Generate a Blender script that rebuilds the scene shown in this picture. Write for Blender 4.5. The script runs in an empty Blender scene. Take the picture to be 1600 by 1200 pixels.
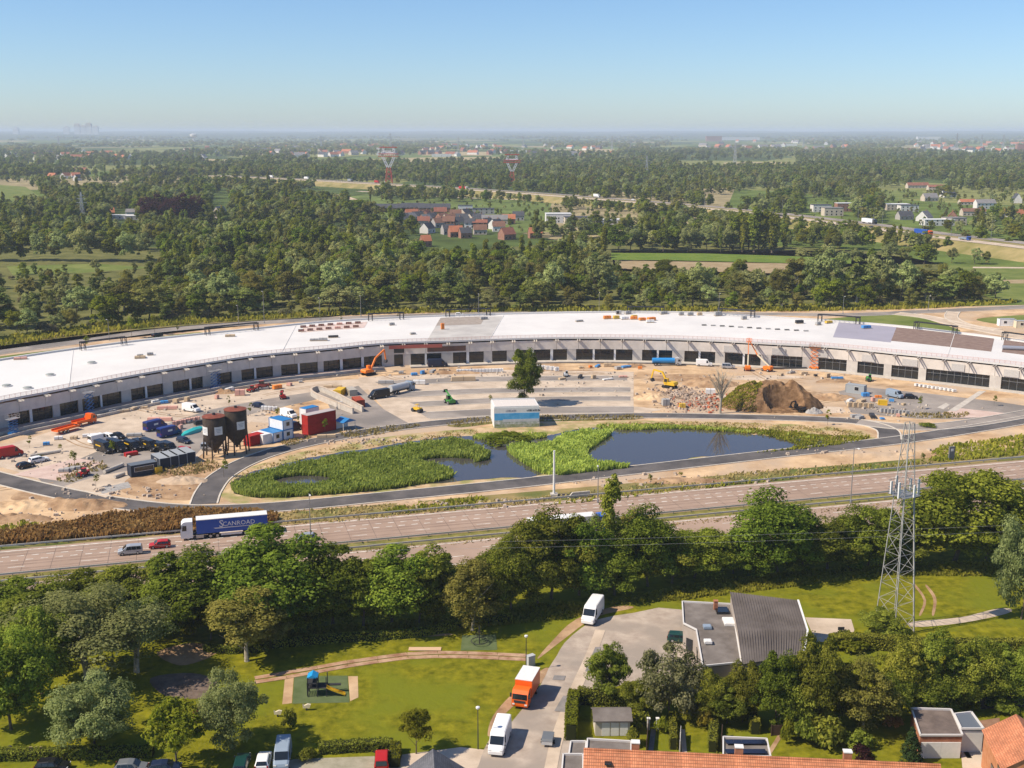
import bpy, bmesh, math, random
import numpy as np
from mathutils import Vector, Matrix
rnd = random.Random(11)
nrg = np.random.default_rng(5)
sc = bpy.context.scene
col = sc.collection
# ------------------------------------------------------------------ camera, sky, sun, exposure
CAM_H, FOC, CX, CY = 78.0, 1800.0, 800.0, 600.0      # survey: metres, focal length on a 1600 px grid
PITCH = math.atan(395.0 / FOC)
cam_d = bpy.data.cameras.new('camera'); cam = bpy.data.objects.new('camera', cam_d); col.objects.link(cam)
cam.location = (0, 0, CAM_H); cam.rotation_euler = (math.pi / 2 - PITCH, 0, 0)
cam_d.sensor_width = 36.0; cam_d.lens = 36.0 * FOC / 1600.0
cam_d.clip_start = 1.0; cam_d.clip_end = 120000.0
sc.camera = cam
SUN_EL, SUN_AZ = math.radians(47), math.radians(197)   # azimuth measured from +X, anticlockwise: sun to the left, a bit behind the camera
sun_dir = Vector((math.cos(SUN_AZ) * math.cos(SUN_EL), math.sin(SUN_AZ) * math.cos(SUN_EL), math.sin(SUN_EL)))
w = bpy.data.worlds.new('World'); sc.world = w; w.use_nodes = True
wn = w.node_tree; wn.nodes.clear()
wo = wn.nodes.new('ShaderNodeOutputWorld'); wb = wn.nodes.new('ShaderNodeBackground'); sk = wn.nodes.new('ShaderNodeTexSky')
sk.sky_type = 'NISHITA'; sk.sun_disc = False; sk.sun_elevation = SUN_EL
sk.sun_rotation = math.pi / 2 - SUN_AZ
sk.altitude = 80; sk.air_density = 0.9; sk.dust_density = 0.4; sk.ozone_density = 8.0
wb.inputs[1].default_value = 0.112
wn.links.new(sk.outputs[0], wb.inputs[0]); wn.links.new(wb.outputs[0], wo.inputs[0])
sl = bpy.data.lights.new('sun', 'SUN'); sl.energy = 5.0; sl.angle = math.radians(0.5); sl.color = (1.0, 0.88, 0.71)
so = bpy.data.objects.new('sun', sl); col.objects.link(so)
so.rotation_euler = (-sun_dir).to_track_quat('-Z', 'Y').to_euler(); so.location = (0, 0, 300)
sc.view_settings.view_transform = 'Standard'; sc.view_settings.look = 'None'
sc.view_settings.exposure = 0.36; sc.view_settings.gamma = 1.0; sc.view_settings.use_curve_mapping = False
sc.cycles.max_bounces = 6; sc.cycles.diffuse_bounces = 4; sc.cycles.glossy_bounces = 3
sc.cycles.transmission_bounces = 3; sc.cycles.transparent_max_bounces = 6; sc.cycles.volume_bounces = 1
sc.cycles.caustics_reflective = False; sc.cycles.caustics_refractive = False
# ------------------------------------------------------------------ survey helpers
_cp, _sp = math.cos(PITCH), math.sin(PITCH)
def P(u, v, z=0.0):
    """survey grid point (u, v) -> place on the ground plane of height z"""
    a, b = (u - CX) / FOC, (CY - v) / FOC
    dx, dy, dz = a, b * _sp + _cp, b * _cp - _sp
    t = (z - CAM_H) / dz
    return Vector((dx * t, dy * t, z))
def U(x, y, z=0.0):
    """inverse: world -> grid"""
    dz = z - CAM_H
    f = y * _cp - dz * _sp; up = y * _sp + dz * _cp
    return CX + FOC * x / f, CY - FOC * up / f
def HT(u, vb, vt):
    """height of something standing at (u, vb) whose top shows at row vt"""
    p = P(u, vb); b = (CY - vt) / FOC
    return CAM_H + p.y * (b * _cp - _sp) / (b * _sp + _cp)
def MPP(v):
    p = P(800, v); return math.hypot(p.y, CAM_H) * math.cos(math.atan2(CAM_H, p.y) - PITCH) / FOC
def heading(a, b, z=0.0):
    p, q = P(*a, z), P(*b, z)
    return math.atan2(q.y - p.y, q.x - p.x)
def catmull(pts, n=6, closed=False):
    pts = [Vector(p) for p in pts]; out = []
    N = len(pts); rng_ = range(N if closed else N - 1)
    for i in rng_:
        if closed: p0, p1, p2, p3 = pts[(i - 1) % N], pts[i], pts[(i + 1) % N], pts[(i + 2) % N]
        else: p0, p1, p2, p3 = pts[max(i - 1, 0)], pts[i], pts[i + 1], pts[min(i + 2, N - 1)]
        for k in range(n):
            t = k / n
            out.append(0.5 * ((2 * p1) + (p2 - p0) * t + (2 * p0 - 5 * p1 + 4 * p2 - p3) * t * t + (3 * p1 - p0 - 3 * p2 + p3) * t ** 3))
    if not closed: out.append(pts[-1])
    return out
def inside(x, y, poly):
    c = False; j = len(poly) - 1
    for i in range(len(poly)):
        xi, yi, xj, yj = poly[i][0], poly[i][1], poly[j][0], poly[j][1]
        if (yi > y) != (yj > y) and x < (xj - xi) * (y - yi) / (yj - yi) + xi: c = not c
        j = i
    return c
# ------------------------------------------------------------------ mesh builder
class MB:
    def __init__(s): s.v = []; s.f = []
    def add(s, vs, fs):
        o = len(s.v); s.v += [tuple(x) for x in vs]; s.f += [tuple(i + o for i in f) for f in fs]; return s
    def box(s, c, d, rz=0.0, taper=1.0):
        cx, cy, cz = c; x, y, z = d[0] / 2, d[1] / 2, d[2] / 2
        ca, sa = math.cos(rz), math.sin(rz); vs = []
        for zz, k in ((-z, 1.0), (z, taper)):
            for xx, yy in ((-x, -y), (x, -y), (x, y), (-x, y)):
                xx *= k; yy *= k
                vs.append((cx + xx * ca - yy * sa, cy + xx * sa + yy * ca, cz + zz))
        return s.add(vs, [(3, 2, 1, 0), (4, 5, 6, 7), (0, 1, 5, 4), (1, 2, 6, 5), (2, 3, 7, 6), (3, 0, 4, 7)])
    def bx(s, x0, x1, y0, y1, z0, z1): return s.box(((x0 + x1) / 2, (y0 + y1) / 2, (z0 + z1) / 2), (x1 - x0, y1 - y0, z1 - z0))
    def tube(s, a, b, r0, r1=None, n=8, caps=True):
        a, b = Vector(a), Vector(b); r1 = r0 if r1 is None else r1
        d = (b - a).normalized() if (b - a).length > 1e-9 else Vector((0, 0, 1))
        e = d.orthogonal().normalized(); g = d.cross(e); vs = []
        for p, r in ((a, r0), (b, r1)):
            for i in range(n):
                t = 2 * math.pi * i / n; vs.append(p + (e * math.cos(t) + g * math.sin(t)) * r)
        fs = [(i, (i + 1) % n, n + (i + 1) % n, n + i) for i in range(n)]
        if caps: fs += [tuple(range(n - 1, -1, -1)), tuple(range(n, 2 * n))]
        return s.add(vs, fs)
    def bar(s, a, b, w, h):
        """rectangular bar from a to b"""
        a, b = Vector(a), Vector(b); d = (b - a).normalized()
        up = Vector((0, 0, 1)) if abs(d.z) < 0.95 else Vector((1, 0, 0))
        e = d.cross(up).normalized(); g = e.cross(d).normalized(); vs = []
        for p in (a, b):
            for x, y in ((-w / 2, -h / 2), (w / 2, -h / 2), (w / 2, h / 2), (-w / 2, h / 2)): vs.append(p + e * x + g * y)
        return s.add(vs, [(0, 1, 2, 3), (7, 6, 5, 4), (0, 4, 5, 1), (1, 5, 6, 2), (2, 6, 7, 3), (3, 7, 4, 0)])
    def prism(s, poly, z0, z1):
        n = len(poly); vs = [(p[0], p[1], z0) for p in poly] + [(p[0], p[1], z1) for p in poly]
        fs = [tuple(range(n - 1, -1, -1)), tuple(range(n, 2 * n))] + [(i, (i + 1) % n, n + (i + 1) % n, n + i) for i in range(n)]
        return s.add(vs, fs)
    def side(s, poly, y0, y1):
        """profile in x-z pushed from y0 to y1"""
        n = len(poly); vs = [(p[0], y0, p[1]) for p in poly] + [(p[0], y1, p[1]) for p in poly]
        fs = [tuple(range(n)), tuple(range(2 * n - 1, n - 1, -1))] + [(i, n + i, n + (i + 1) % n, (i + 1) % n) for i in range(n)]
        return s.add(vs, fs)
    def loft(s, rings, caps=True, closed=True):
        n = len(rings[0]); o = []; vs = [p for r in rings for p in r]; fs = []
        for k in range(len(rings) - 1):
            for i in range(n if closed else n - 1): fs.append((k * n + i, k * n + (i + 1) % n, (k + 1) * n + (i + 1) % n, (k + 1) * n + i))
        if caps: fs += [tuple(range(n - 1, -1, -1)), tuple(range((len(rings) - 1) * n, len(rings) * n))]
        return s.add(vs, fs)
    def lathe(s, prof, n=20, c=(0, 0, 0)):
        rings = [[(c[0] + r * math.cos(2 * math.pi * i / n), c[1] + r * math.sin(2 * math.pi * i / n), c[2] + z) for i in range(n)] for r, z in prof]
        return s.loft(rings)
    def quad(s, a, b, c, d): return s.add([a, b, c, d], [(0, 1, 2, 3)])
    def mesh(s, name, mat, smooth=False):
        m = bpy.data.meshes.new(name); m.from_pydata(s.v, [], s.f); m.update()
        if mat: m.materials.append(mat)
        if smooth: m.shade_smooth()
        return m
    def build(s, name, mat, parent=None, smooth=False, fix=True):
        m = s.mesh(name, mat, smooth)
        if fix:
            b = bmesh.new(); b.from_mesh(m); bmesh.ops.recalc_face_normals(b, faces=b.faces); b.to_mesh(m); b.free()
        o = bpy.data.objects.new(name, m); col.objects.link(o)
        if parent: o.parent = parent
        return o
def tag(o, label=None, cat=None, group=None, kind=None):
    for k, v in (('label', label), ('category', cat), ('group', group), ('kind', kind)):
        if v: o[k] = v
    return o
def thing(name, label, cat, loc=(0, 0, 0), rz=0.0, group=None):
    o = bpy.data.objects.new(name, None); col.objects.link(o); o.empty_display_size = 0.5
    o.location = loc; o.rotation_euler = (0, 0, rz); return tag(o, label, cat, group)
def dup(root, loc=None, rz=None, label=None, group=None, scale=None, kids=None):
    r = root.copy(); col.objects.link(r)
    if loc is not None: r.location = loc
    if rz is not None: r.rotation_euler = (0, 0, rz)
    if scale is not None: r.scale = scale
    tag(r, label, None, group)
    for ch in (kids or list(root.children)):
        c = ch.copy(); col.objects.link(c); c.parent = r
        for g in list(ch.children):
            d = g.copy(); col.objects.link(d); d.parent = c
    return r
def repaint(root, names, mat):
    for o in [root] + [c for ch in root.children for c in [ch] + list(ch.children)]:
        if o.type == 'MESH' and o.name.split('.')[0] in names:
            o.material_slots[0].link = 'OBJECT'; o.material_slots[0].material = mat
ORD1 = 'first second third fourth fifth sixth seventh eighth ninth tenth eleventh twelfth thirteenth fourteenth fifteenth sixteenth seventeenth eighteenth nineteenth'.split()
def ordinal(n):
    if n < 20: return ORD1[n - 1]
    t = {2: 'twent', 3: 'thirt', 4: 'fort', 5: 'fift', 6: 'sixt', 7: 'sevent', 8: 'eight'}[n // 10]
    return t + 'ieth' if n % 10 == 0 else t + 'y-' + ORD1[n % 10 - 1]
# ------------------------------------------------------------------ materials
MATS = {}
def mat(name, rgb, rough=0.7, var=0.0, scale=1.0, metal=0.0, bump=0.0, rgb2=None, spec=0.06, coord='Object', detail=5.0, lo=0.35, hi=0.65, rgb3=None, scale3=None, objvar=0.0):
    if name in MATS: return MATS[name]
    m = bpy.data.materials.new(name); m.use_nodes = True; MATS[name] = m
    nt = m.node_tree; bs = nt.nodes['Principled BSDF']
    bs.inputs['Roughness'].default_value = rough; bs.inputs['Metallic'].default_value = metal; bs.inputs['Specular IOR Level'].default_value = spec
    bs.inputs['Base Color'].default_value = (*rgb, 1)
    out = None
    if rgb2 is not None or var > 0 or bump > 0:
        tc = nt.nodes.new('ShaderNodeTexCoord' if coord != 'Position' else 'ShaderNodeNewGeometry')
        vec = tc.outputs['Position' if coord == 'Position' else coord]
        nz = nt.nodes.new('ShaderNodeTexNoise'); nz.inputs['Scale'].default_value = scale; nz.inputs['Detail'].default_value = detail
        nz.inputs['Roughness'].default_value = 0.62
        nt.links.new(vec, nz.inputs['Vector'])
        rp = nt.nodes.new('ShaderNodeValToRGB')
        rp.color_ramp.elements[0].position = lo; rp.color_ramp.elements[1].position = hi
        c2 = rgb2 if rgb2 is not None else tuple(min(1, c * (1 + var)) for c in rgb)
        c1 = rgb if rgb2 is not None else tuple(c * (1 - var) for c in rgb)
        rp.color_ramp.elements[0].color = (*c1, 1); rp.color_ramp.elements[1].color = (*c2, 1)
        nt.links.new(nz.outputs['Fac'], rp.inputs['Fac']); out = rp.outputs['Color']
        if rgb3 is not None:
            n3 = nt.nodes.new('ShaderNodeTexNoise'); n3.inputs['Scale'].default_value = scale3 or scale * 0.15; n3.inputs['Detail'].default_value = 4
            nt.links.new(vec, n3.inputs['Vector'])
            r3 = nt.nodes.new('ShaderNodeValToRGB'); r3.color_ramp.elements[0].position = 0.46; r3.color_ramp.elements[1].position = 0.62
            nt.links.new(n3.outputs['Fac'], r3.inputs['Fac'])
            mx = nt.nodes.new('ShaderNodeMix'); mx.data_type = 'RGBA'
            nt.links.new(r3.outputs['Color'], mx.inputs[0]); nt.links.new(out, mx.inputs[6]); mx.inputs[7].default_value = (*rgb3, 1); out = mx.outputs[2]
        if bump > 0:
            bp = nt.nodes.new('ShaderNodeBump'); bp.inputs['Strength'].default_value = 1.0; bp.inputs['Distance'].default_value = bump
            nt.links.new(nz.outputs['Fac'], bp.inputs['Height']); nt.links.new(bp.outputs['Normal'], bs.inputs['Normal'])
    if objvar > 0:
        oi = nt.nodes.new('ShaderNodeObjectInfo'); hs = nt.nodes.new('ShaderNodeHueSaturation')
        mr = nt.nodes.new('ShaderNodeMapRange'); mr.inputs[3].default_value = 1 - objvar; mr.inputs[4].default_value = 1 + objvar
        nt.links.new(oi.outputs['Random'], mr.inputs[0]); nt.links.new(mr.outputs[0], hs.inputs['Value'])
        if out is None: hs.inputs['Color'].default_value = (*rgb, 1)
        else: nt.links.new(out, hs.inputs['Color'])
        out = hs.outputs['Color']
    if out is not None: nt.links.new(out, bs.inputs['Base Color'])
    return m
def leafmat(name, rgb, rgb2, huevar=0.02, transl=0.5):
    """foliage: colour varies leaf by leaf (face attribute) and tree by tree"""
    if name in MATS: return MATS[name]
    m = bpy.data.materials.new(name); m.use_nodes = True; MATS[name] = m
    nt = m.node_tree; nt.nodes.clear()
    o = nt.nodes.new('ShaderNodeOutputMaterial'); at = nt.nodes.new('ShaderNodeAttribute'); at.attribute_name = 'tint'
    mx = nt.nodes.new('ShaderNodeMix'); mx.data_type = 'RGBA'; mx.inputs[6].default_value = (*rgb, 1); mx.inputs[7].default_value = (*rgb2, 1)
    nt.links.new(at.outputs['Fac'], mx.inputs[0])
    oi = nt.nodes.new('ShaderNodeObjectInfo'); hs = nt.nodes.new('ShaderNodeHueSaturation')
    m1 = nt.nodes.new('ShaderNodeMapRange'); m1.inputs[3].default_value = 0.74; m1.inputs[4].default_value = 1.28
    m2 = nt.nodes.new('ShaderNodeMath'); m2.operation = 'MULTIPLY'; m2.inputs[1].default_value = 7.31
    m3 = nt.nodes.new('ShaderNodeMath'); m3.operation = 'FRACT'
    m4 = nt.nodes.new('ShaderNodeMapRange'); m4.inputs[3].default_value = 0.5 - huevar; m4.inputs[4].default_value = 0.5 + huevar
    nt.links.new(oi.outputs['Random'], m1.inputs[0]); nt.links.new(oi.outputs['Random'], m2.inputs[0]); nt.links.new(m2.outputs[0], m3.inputs[0]); nt.links.new(m3.outputs[0], m4.inputs[0])
    nt.links.new(m1.outputs[0], hs.inputs['Value']); nt.links.new(m4.outputs[0], hs.inputs['Hue']); nt.links.new(mx.outputs[2], hs.inputs['Color'])
    d = nt.nodes.new('ShaderNodeBsdfDiffuse'); t = nt.nodes.new('ShaderNodeBsdfTranslucent'); ms = nt.nodes.new('ShaderNodeMixShader'); ms.inputs[0].default_value = transl
    nt.links.new(hs.outputs[0], d.inputs[0]); nt.links.new(hs.outputs[0], t.inputs[0]); nt.links.new(d.outputs[0], ms.inputs[1]); nt.links.new(t.outputs[0], ms.inputs[2])
    nt.links.new(ms.outputs[0], o.inputs[0]); return m
def paint(name, rgb, rough=0.35): return mat('paint_' + name, rgb, rough, spec=0.4)
concrete = mat('concrete', (0.42, 0.38, 0.33), 0.85, rgb2=(0.54, 0.49, 0.43), scale=0.6, bump=0.02)
kerbm = mat('kerb_stone', (0.50, 0.45, 0.38), 0.85, rgb2=(0.62, 0.56, 0.48), scale=0.5)
steel = mat('galvanised_steel', (0.33, 0.335, 0.34), 0.45, metal=0.6, var=0.12, scale=3)
darksteel = mat('dark_steel', (0.045, 0.045, 0.05), 0.5)
rubber = mat('tyre_rubber', (0.02, 0.02, 0.02), 0.85)
rimm = mat('wheel_rim', (0.45, 0.45, 0.46), 0.4, metal=0.6)
glass = mat('dark_glass', (0.012, 0.016, 0.02), 0.08, spec=0.7)
white = mat('white_plastic', (0.70, 0.69, 0.67), 0.5, spec=.3, var=0.05, scale=2)
lampglass = mat('headlamp_glass', (0.7, 0.7, 0.68), 0.15, spec=0.6)
redlamp = mat('tail_lamp', (0.35, 0.01, 0.01), 0.2)
bark = mat('bark', (0.10, 0.075, 0.05), 0.95, rgb2=(0.19, 0.15, 0.11), scale=4, bump=0.05)
palebark = mat('pale_bark', (0.30, 0.26, 0.20), 0.95, rgb2=(0.46, 0.41, 0.33), scale=4)
whitepaint = mat('road_paint', (0.46, 0.40, 0.34), 0.8, rgb2=(0.72, 0.67, 0.60), scale=0.8)
HAZE = 0.8e-4
# ------------------------------------------------------------------ the ground and everything laid on it
def sheet(name, pts, z, m, n=4, parent=None, kind='structure', world=False):
    q = [Vector((p[0], p[1], z)) for p in pts] if world else [P(p[0], p[1], 0) for p in pts]
    q = catmull(q, n, True) if n > 1 else q
    bm = bmesh.new(); f = bm.faces.new([bm.verts.new((p.x, p.y, z)) for p in q])
    bmesh.ops.triangulate(bm, faces=[f]); bmesh.ops.recalc_face_normals(bm, faces=bm.faces)
    if bm.faces and sum(f.normal.z * f.calc_area() for f in bm.faces) < 0: bmesh.ops.reverse_faces(bm, faces=bm.faces)
    me = bpy.data.meshes.new(name); bm.to_mesh(me); bm.free(); me.materials.append(m)
    o = bpy.data.objects.new(name, me); col.objects.link(o)
    if parent: o.parent = parent
    elif kind: o['kind'] = kind
    return o
def line_pts(pts, n=8, world=False): return catmull([Vector((p[0], p[1], 0)) for p in pts] if world else [P(*p) for p in pts], n)
def offs(q, d):
    out = []
    for i, p in enumerate(q):
        a, b = q[max(i - 1, 0)], q[min(i + 1, len(q) - 1)]; t = (b - a).normalized()
        out.append(Vector((p.x - t.y * d, p.y + t.x * d, 0)))
    return out
def strip(q, d0, d1, z0, z1=None):
    """flat strip (z1 None) or raised kerb between offsets d0 and d1 of the line q"""
    A, B = offs(q, d0), offs(q, d1); m = MB()
    if z1 is None:
        m.add([(p.x, p.y, z0) for p in A] + [(p.x, p.y, z0) for p in B], [(i, i + 1, len(q) + i + 1, len(q) + i) for i in range(len(q) - 1)])
    else:
        m.loft([[(a.x, a.y, z0), (a.x, a.y, z1), (b.x, b.y, z1), (b.x, b.y, z0)] for a, b in zip(A, B)])
    return m
def road(name, pts, width, z, m, kerb=True, n=8, world=False, kw=0.35):
    q = line_pts(pts, n, world); o = strip(q, -width / 2, width / 2, z).build(name, m); o['kind'] = 'structure'
    for p in o.data.polygons:
        pass
    if kerb:
        for s in (-1, 1): strip(q, s * (width / 2), s * (width / 2 + kw), 0.0, z + 0.12).build('kerb', kerbm, o)
    return o, q

# countryside sheet: patchwork of fields out to the horizon
gm = bpy.data.materials.new('countryside'); gm.use_nodes = True; MATS['countryside'] = gm
nt = gm.node_tree; bs = nt.nodes['Principled BSDF']; bs.inputs['Roughness'].default_value = 0.95; bs.inputs['Specular IOR Level'].default_value = 0.02
geo = nt.nodes.new('ShaderNodeNewGeometry')
vo = nt.nodes.new('ShaderNodeTexVoronoi'); vo.inputs['Scale'].default_value = 0.0032; vo.inputs['Randomness'].default_value = 1.0
mp = nt.nodes.new('ShaderNodeMapping'); mp.inputs['Scale'].default_value = (1.0, 0.55, 1.0); mp.inputs['Rotation'].default_value = (0, 0, 0.35)
nt.links.new(geo.outputs['Position'], mp.inputs['Vector']); nt.links.new(mp.outputs[0], vo.inputs['Vector'])
rp = nt.nodes.new('ShaderNodeValToRGB'); rp.color_ramp.interpolation = 'CONSTANT'
els = [(0.0, (0.075, 0.105, 0.03)), (0.3, (0.11, 0.15, 0.035)), (0.5, (0.06, 0.085, 0.028)), (0.66, (0.20, 0.21, 0.07)), (0.8, (0.30, 0.25, 0.14)), (0.9, (0.13, 0.17, 0.05))]
while len(rp.color_ramp.elements) < len(els): rp.color_ramp.elements.new(0.5)
for e, (p, c) in zip(rp.color_ramp.elements, els): e.position = p; e.color = (*c, 1)
sx = nt.nodes.new('ShaderNodeSeparateColor'); nt.links.new(vo.outputs['Color'], sx.inputs[0]); nt.links.new(sx.outputs[0], rp.inputs[0])
nz = nt.nodes.new('ShaderNodeTexNoise'); nz.inputs['Scale'].default_value = 0.03; nz.inputs['Detail'].default_value = 8; nt.links.new(geo.outputs['Position'], nz.inputs['Vector'])
hs = nt.nodes.new('ShaderNodeHueSaturation'); mr = nt.nodes.new('ShaderNodeMapRange'); mr.inputs[1].default_value = 0.3; mr.inputs[2].default_value = 0.7; mr.inputs[3].default_value = 0.65; mr.inputs[4].default_value = 1.3
nt.links.new(nz.outputs['Fac'], mr.inputs[0]); nt.links.new(mr.outputs[0], hs.inputs['Value']); nt.links.new(rp.outputs[0], hs.inputs['Color']); nt.links.new(hs.outputs[0], bs.inputs['Base Color'])
g = MB(); xs = [-34000, -9000, -3000, -1200, -500, 0, 500, 1200, 3000, 9000, 34000]; ys = [-400, 40, 300, 700, 1500, 3500, 8000, 18000, 34000]
g.add([(x, y, 0) for y in ys for x in xs], [(j * 11 + i, j * 11 + i + 1, (j + 1) * 11 + i + 1, (j + 1) * 11 + i) for j in range(8) for i in range(10)])
g.build('ground', gm)['kind'] = 'structure'

soil = mat('site_soil', (0.31, 0.19, 0.105), 0.95, rgb2=(0.64, 0.455, 0.275), scale=0.11, detail=13, bump=0.3, rgb3=(0.46, 0.35, 0.25), scale3=0.045, coord='Position', lo=0.32, hi=0.62)
soil2 = mat('dug_soil', (0.25, 0.15, 0.085), 0.95, rgb2=(0.46, 0.31, 0.185), scale=0.25, detail=9, bump=0.35, coord='Position')
verge = mat('rough_verge', (0.17, 0.15, 0.05), 0.95, rgb2=(0.33, 0.24, 0.11), scale=0.16, detail=9, bump=0.3, rgb3=(0.11, 0.13, 0.035), scale3=0.07, coord='Position')
lawn = mat('lawn', (0.080, 0.088, 0.005), 0.95, rgb2=(0.240, 0.222, 0.014), scale=0.55, detail=12, bump=0.2, rgb3=(0.15, 0.165, 0.012), scale3=0.09, coord='Position', lo=0.32, hi=0.68)
asphalt = mat('fresh_asphalt', (0.075, 0.071, 0.072), 0.85, rgb2=(0.145, 0.132, 0.128), scale=0.14, detail=9, coord='Position')
oldasphalt = mat('worn_asphalt', (0.24, 0.21, 0.19), 0.9, rgb2=(0.34, 0.30, 0.265), scale=0.12, detail=10, coord='Position', rgb3=(0.20, 0.18, 0.165), scale3=0.05)
motorm = mat('motorway_concrete', (0.315, 0.225, 0.172), 0.85, rgb2=(0.385, 0.280, 0.218), scale=0.10, detail=10, coord='Position')
paving = mat('pale_paving', (0.42, 0.335, 0.255), 0.9, rgb2=(0.58, 0.475, 0.37), scale=0.2, detail=9, coord='Position')
streetm = mat('street_concrete', (0.31, 0.25, 0.205), 0.9, rgb2=(0.47, 0.395, 0.325), scale=0.35, detail=13, rgb3=(0.30, 0.255, 0.215), scale3=0.12, coord='Position')
fieldgreen = mat('meadow', (0.10, 0.14, 0.03), 0.95, rgb2=(0.19, 0.21, 0.06), scale=0.06, detail=9, coord='Position')
straw = mat('straw_field', (0.30, 0.24, 0.12), 0.95, rgb2=(0.42, 0.35, 0.20), scale=0.05, detail=9, coord='Position')

# near land: lawns this side of the motorway, building land beyond it
sheet('park_lawn', [(-140, 905), (300, 878), (800, 838), (1300, 798), (1760, 760), (1900, 1290), (-300, 1290)], 0.02, lawn, 1)
sheet('building_land', [(-220, 885), (0, 864), (800, 800), (1600, 722), (1860, 700), (1900, 500), (1620, 476), (1200, 486), (600, 488), (400, 498), (200, 508), (-60, 545), (-300, 580)], 0.02, soil, 1)
sheet('woodland_floor', [(-200, 572), (0, 528), (200, 504), (400, 493), (600, 485), (1200, 482), (1400, 479), (1560, 470), (1480, 440), (1470, 412), (1340, 414), (1250, 432), (960, 424), (955, 392), (1300, 392), (1420, 402), (1420, 395), (960, 372), (640, 400), (-200, 372)], 0.03, mat('leaf_litter', (0.085, 0.092, 0.028), 0.95, rgb2=(0.17, 0.165, 0.055), scale=0.1, detail=8, coord='Position'), 1)
for k, (u, v, a, b, m) in enumerate(((680, 586, 70, 4, 1), (470, 603, 50, 4, 1), (1060, 590, 60, 7, 1), (1190, 590, 60, 5, 0), (1310, 596, 50, 4, 1), (990, 640, 40, 6, 0), (1150, 620, 40, 6, 0), (240, 655, 60, 7, 0), (90, 690, 50, 8, 0), (60, 775, 60, 10, 1), (150, 735, 30, 8, 0), (420, 655, 40, 7, 0), (880, 580, 60, 3, 1), (1290, 640, 40, 6, 0), (270, 765, 40, 9, 1), (610, 690, 60, 4, 1))):
    sheet('soil_patch', [(u + a * math.cos(t * .785) * (.6 + .5 * rnd.random()), v + b * math.sin(t * .785) * (.6 + .5 * rnd.random())) for t in range(8)], 0.023 + 0.0012 * k, soil2 if m else paving, 4)
rutm = mat('wheel_rut', (0.24, 0.15, 0.085), 0.95, rgb2=(0.42, 0.29, 0.18), scale=0.4, coord='Position')
for k in range(26):
    u, v = rnd.choice([(1020, 590), (1180, 592), (1280, 600), (640, 590), (480, 606), (260, 650), (140, 690), (60, 760), (1120, 640), (1330, 590), (860, 578), (1240, 620)]); u += rnd.gauss(0, 40); v += rnd.gauss(0, 5); a = rnd.random() * 40 + 25; c = rnd.gauss(0, 7)
    q = line_pts([(u - a, v + c), (u - a * .2, v + c * .1 + rnd.gauss(0, 1.5)), (u + a, v - c * .6)], 6)
    for d in (-.9, .9): strip(q, d - .22, d + .22, .04 + .0012 * k).build('wheel_rut', rutm)['kind'] = 'structure'
# motorway frame: s along, o across towards the camera
A0, A1 = P(0, 863), P(1600, 721); RT = (A1 - A0).normalized(); RN = Vector((RT.y, -RT.x, 0)); RANG = math.atan2(RT.y, RT.x)
def R(s, o, z=0.0): q = A0 + RT * s + RN * o; return Vector((q.x, q.y, z))
def rs(u, v):
    d = P(u, v) - A0; return d.dot(RT), d.dot(RN)
def rstrip(s0, s1, o0, o1, z): return MB().quad(R(s0, o0, z), R(s0, o1, z), R(s1, o1, z), R(s1, o0, z))
S0, S1 = -90, 330
mv = rstrip(S0, S1, -9.0, -0.6, 0.045).build('motorway_verge', verge); mv['kind'] = 'structure'
mm = rstrip(S0, S1, 12.6, 18.2, 0.05).build('median_verge', mat('median_grass', (0.13, 0.13, 0.035), 0.95, rgb2=(0.27, 0.23, 0.07), scale=0.4, bump=0.15, coord='Position')); mm['kind'] = 'structure'
mw = rstrip(S0, S1, -1.0, 13.0, 0.09).build('motorway', motorm); mw['kind'] = 'structure'
m2 = rstrip(S0, S1, 17.6, 30.5, 0.09).build('motorway', motorm); m2['kind'] = 'structure'
vv = rstrip(S0, S1, 30.5, 35.0, 0.05).build('motorway_verge', verge); vv['kind'] = 'structure'
def dashes(o, ln, per, wd, ph=0.0):
    m = MB(); s = S0 + ph
    while s < S1: m.quad(R(s, o - wd / 2, 0.115), R(s, o + wd / 2, 0.115), R(s + ln, o + wd / 2, 0.115), R(s + ln, o - wd / 2, 0.115)); s += per
    return m
for par, o, ln, per, wd in ((mw, 0.15, 999, 999, 0.42), (mw, 3.35, 1.3, 2.6, 0.32), (mw, 5.6, 1.3, 2.6, 0.32), (mw, 9.2, 2.9, 12.6, 0.26), (mw, 12.3, 999, 999, 0.22),
                            (m2, 18.4, 999, 999, 0.35), (m2, 22.0, 2.9, 12.6, 0.26), (m2, 25.6, 2.9, 12.6, 0.26), (m2, 29.4, 999, 999, 0.35)):
    (rstrip(S0, S1, o - wd / 2, o + wd / 2, 0.115) if ln == 999 else dashes(o, ln, per, wd, rnd.random() * per)).build('road_marking', whitepaint, par)
wearm = mat('lane_wear', (0.25, 0.178, 0.138), 0.85, rgb2=(0.33, 0.238, 0.185), scale=0.25, detail=9, coord='Position')
for o in (1.1, 2.5, 6.6, 8.0, 10.2, 11.4): rstrip(S0, S1, o - .32, o + .32, 0.097).build('lane_wear', wearm, mw)
jm = MB()
for k in range(85):
    s = S0 + k * 5.0; jm.add(*[[R(s, -0.9, 0.103), R(s, 12.9, 0.103), R(s + 0.07, 12.9, 0.103), R(s + 0.07, -0.9, 0.103)], [(0, 1, 2, 3)]])
jm.build('slab_joint', mat('joint_tar', (0.13, 0.105, 0.095), 0.9), mw)

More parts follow.
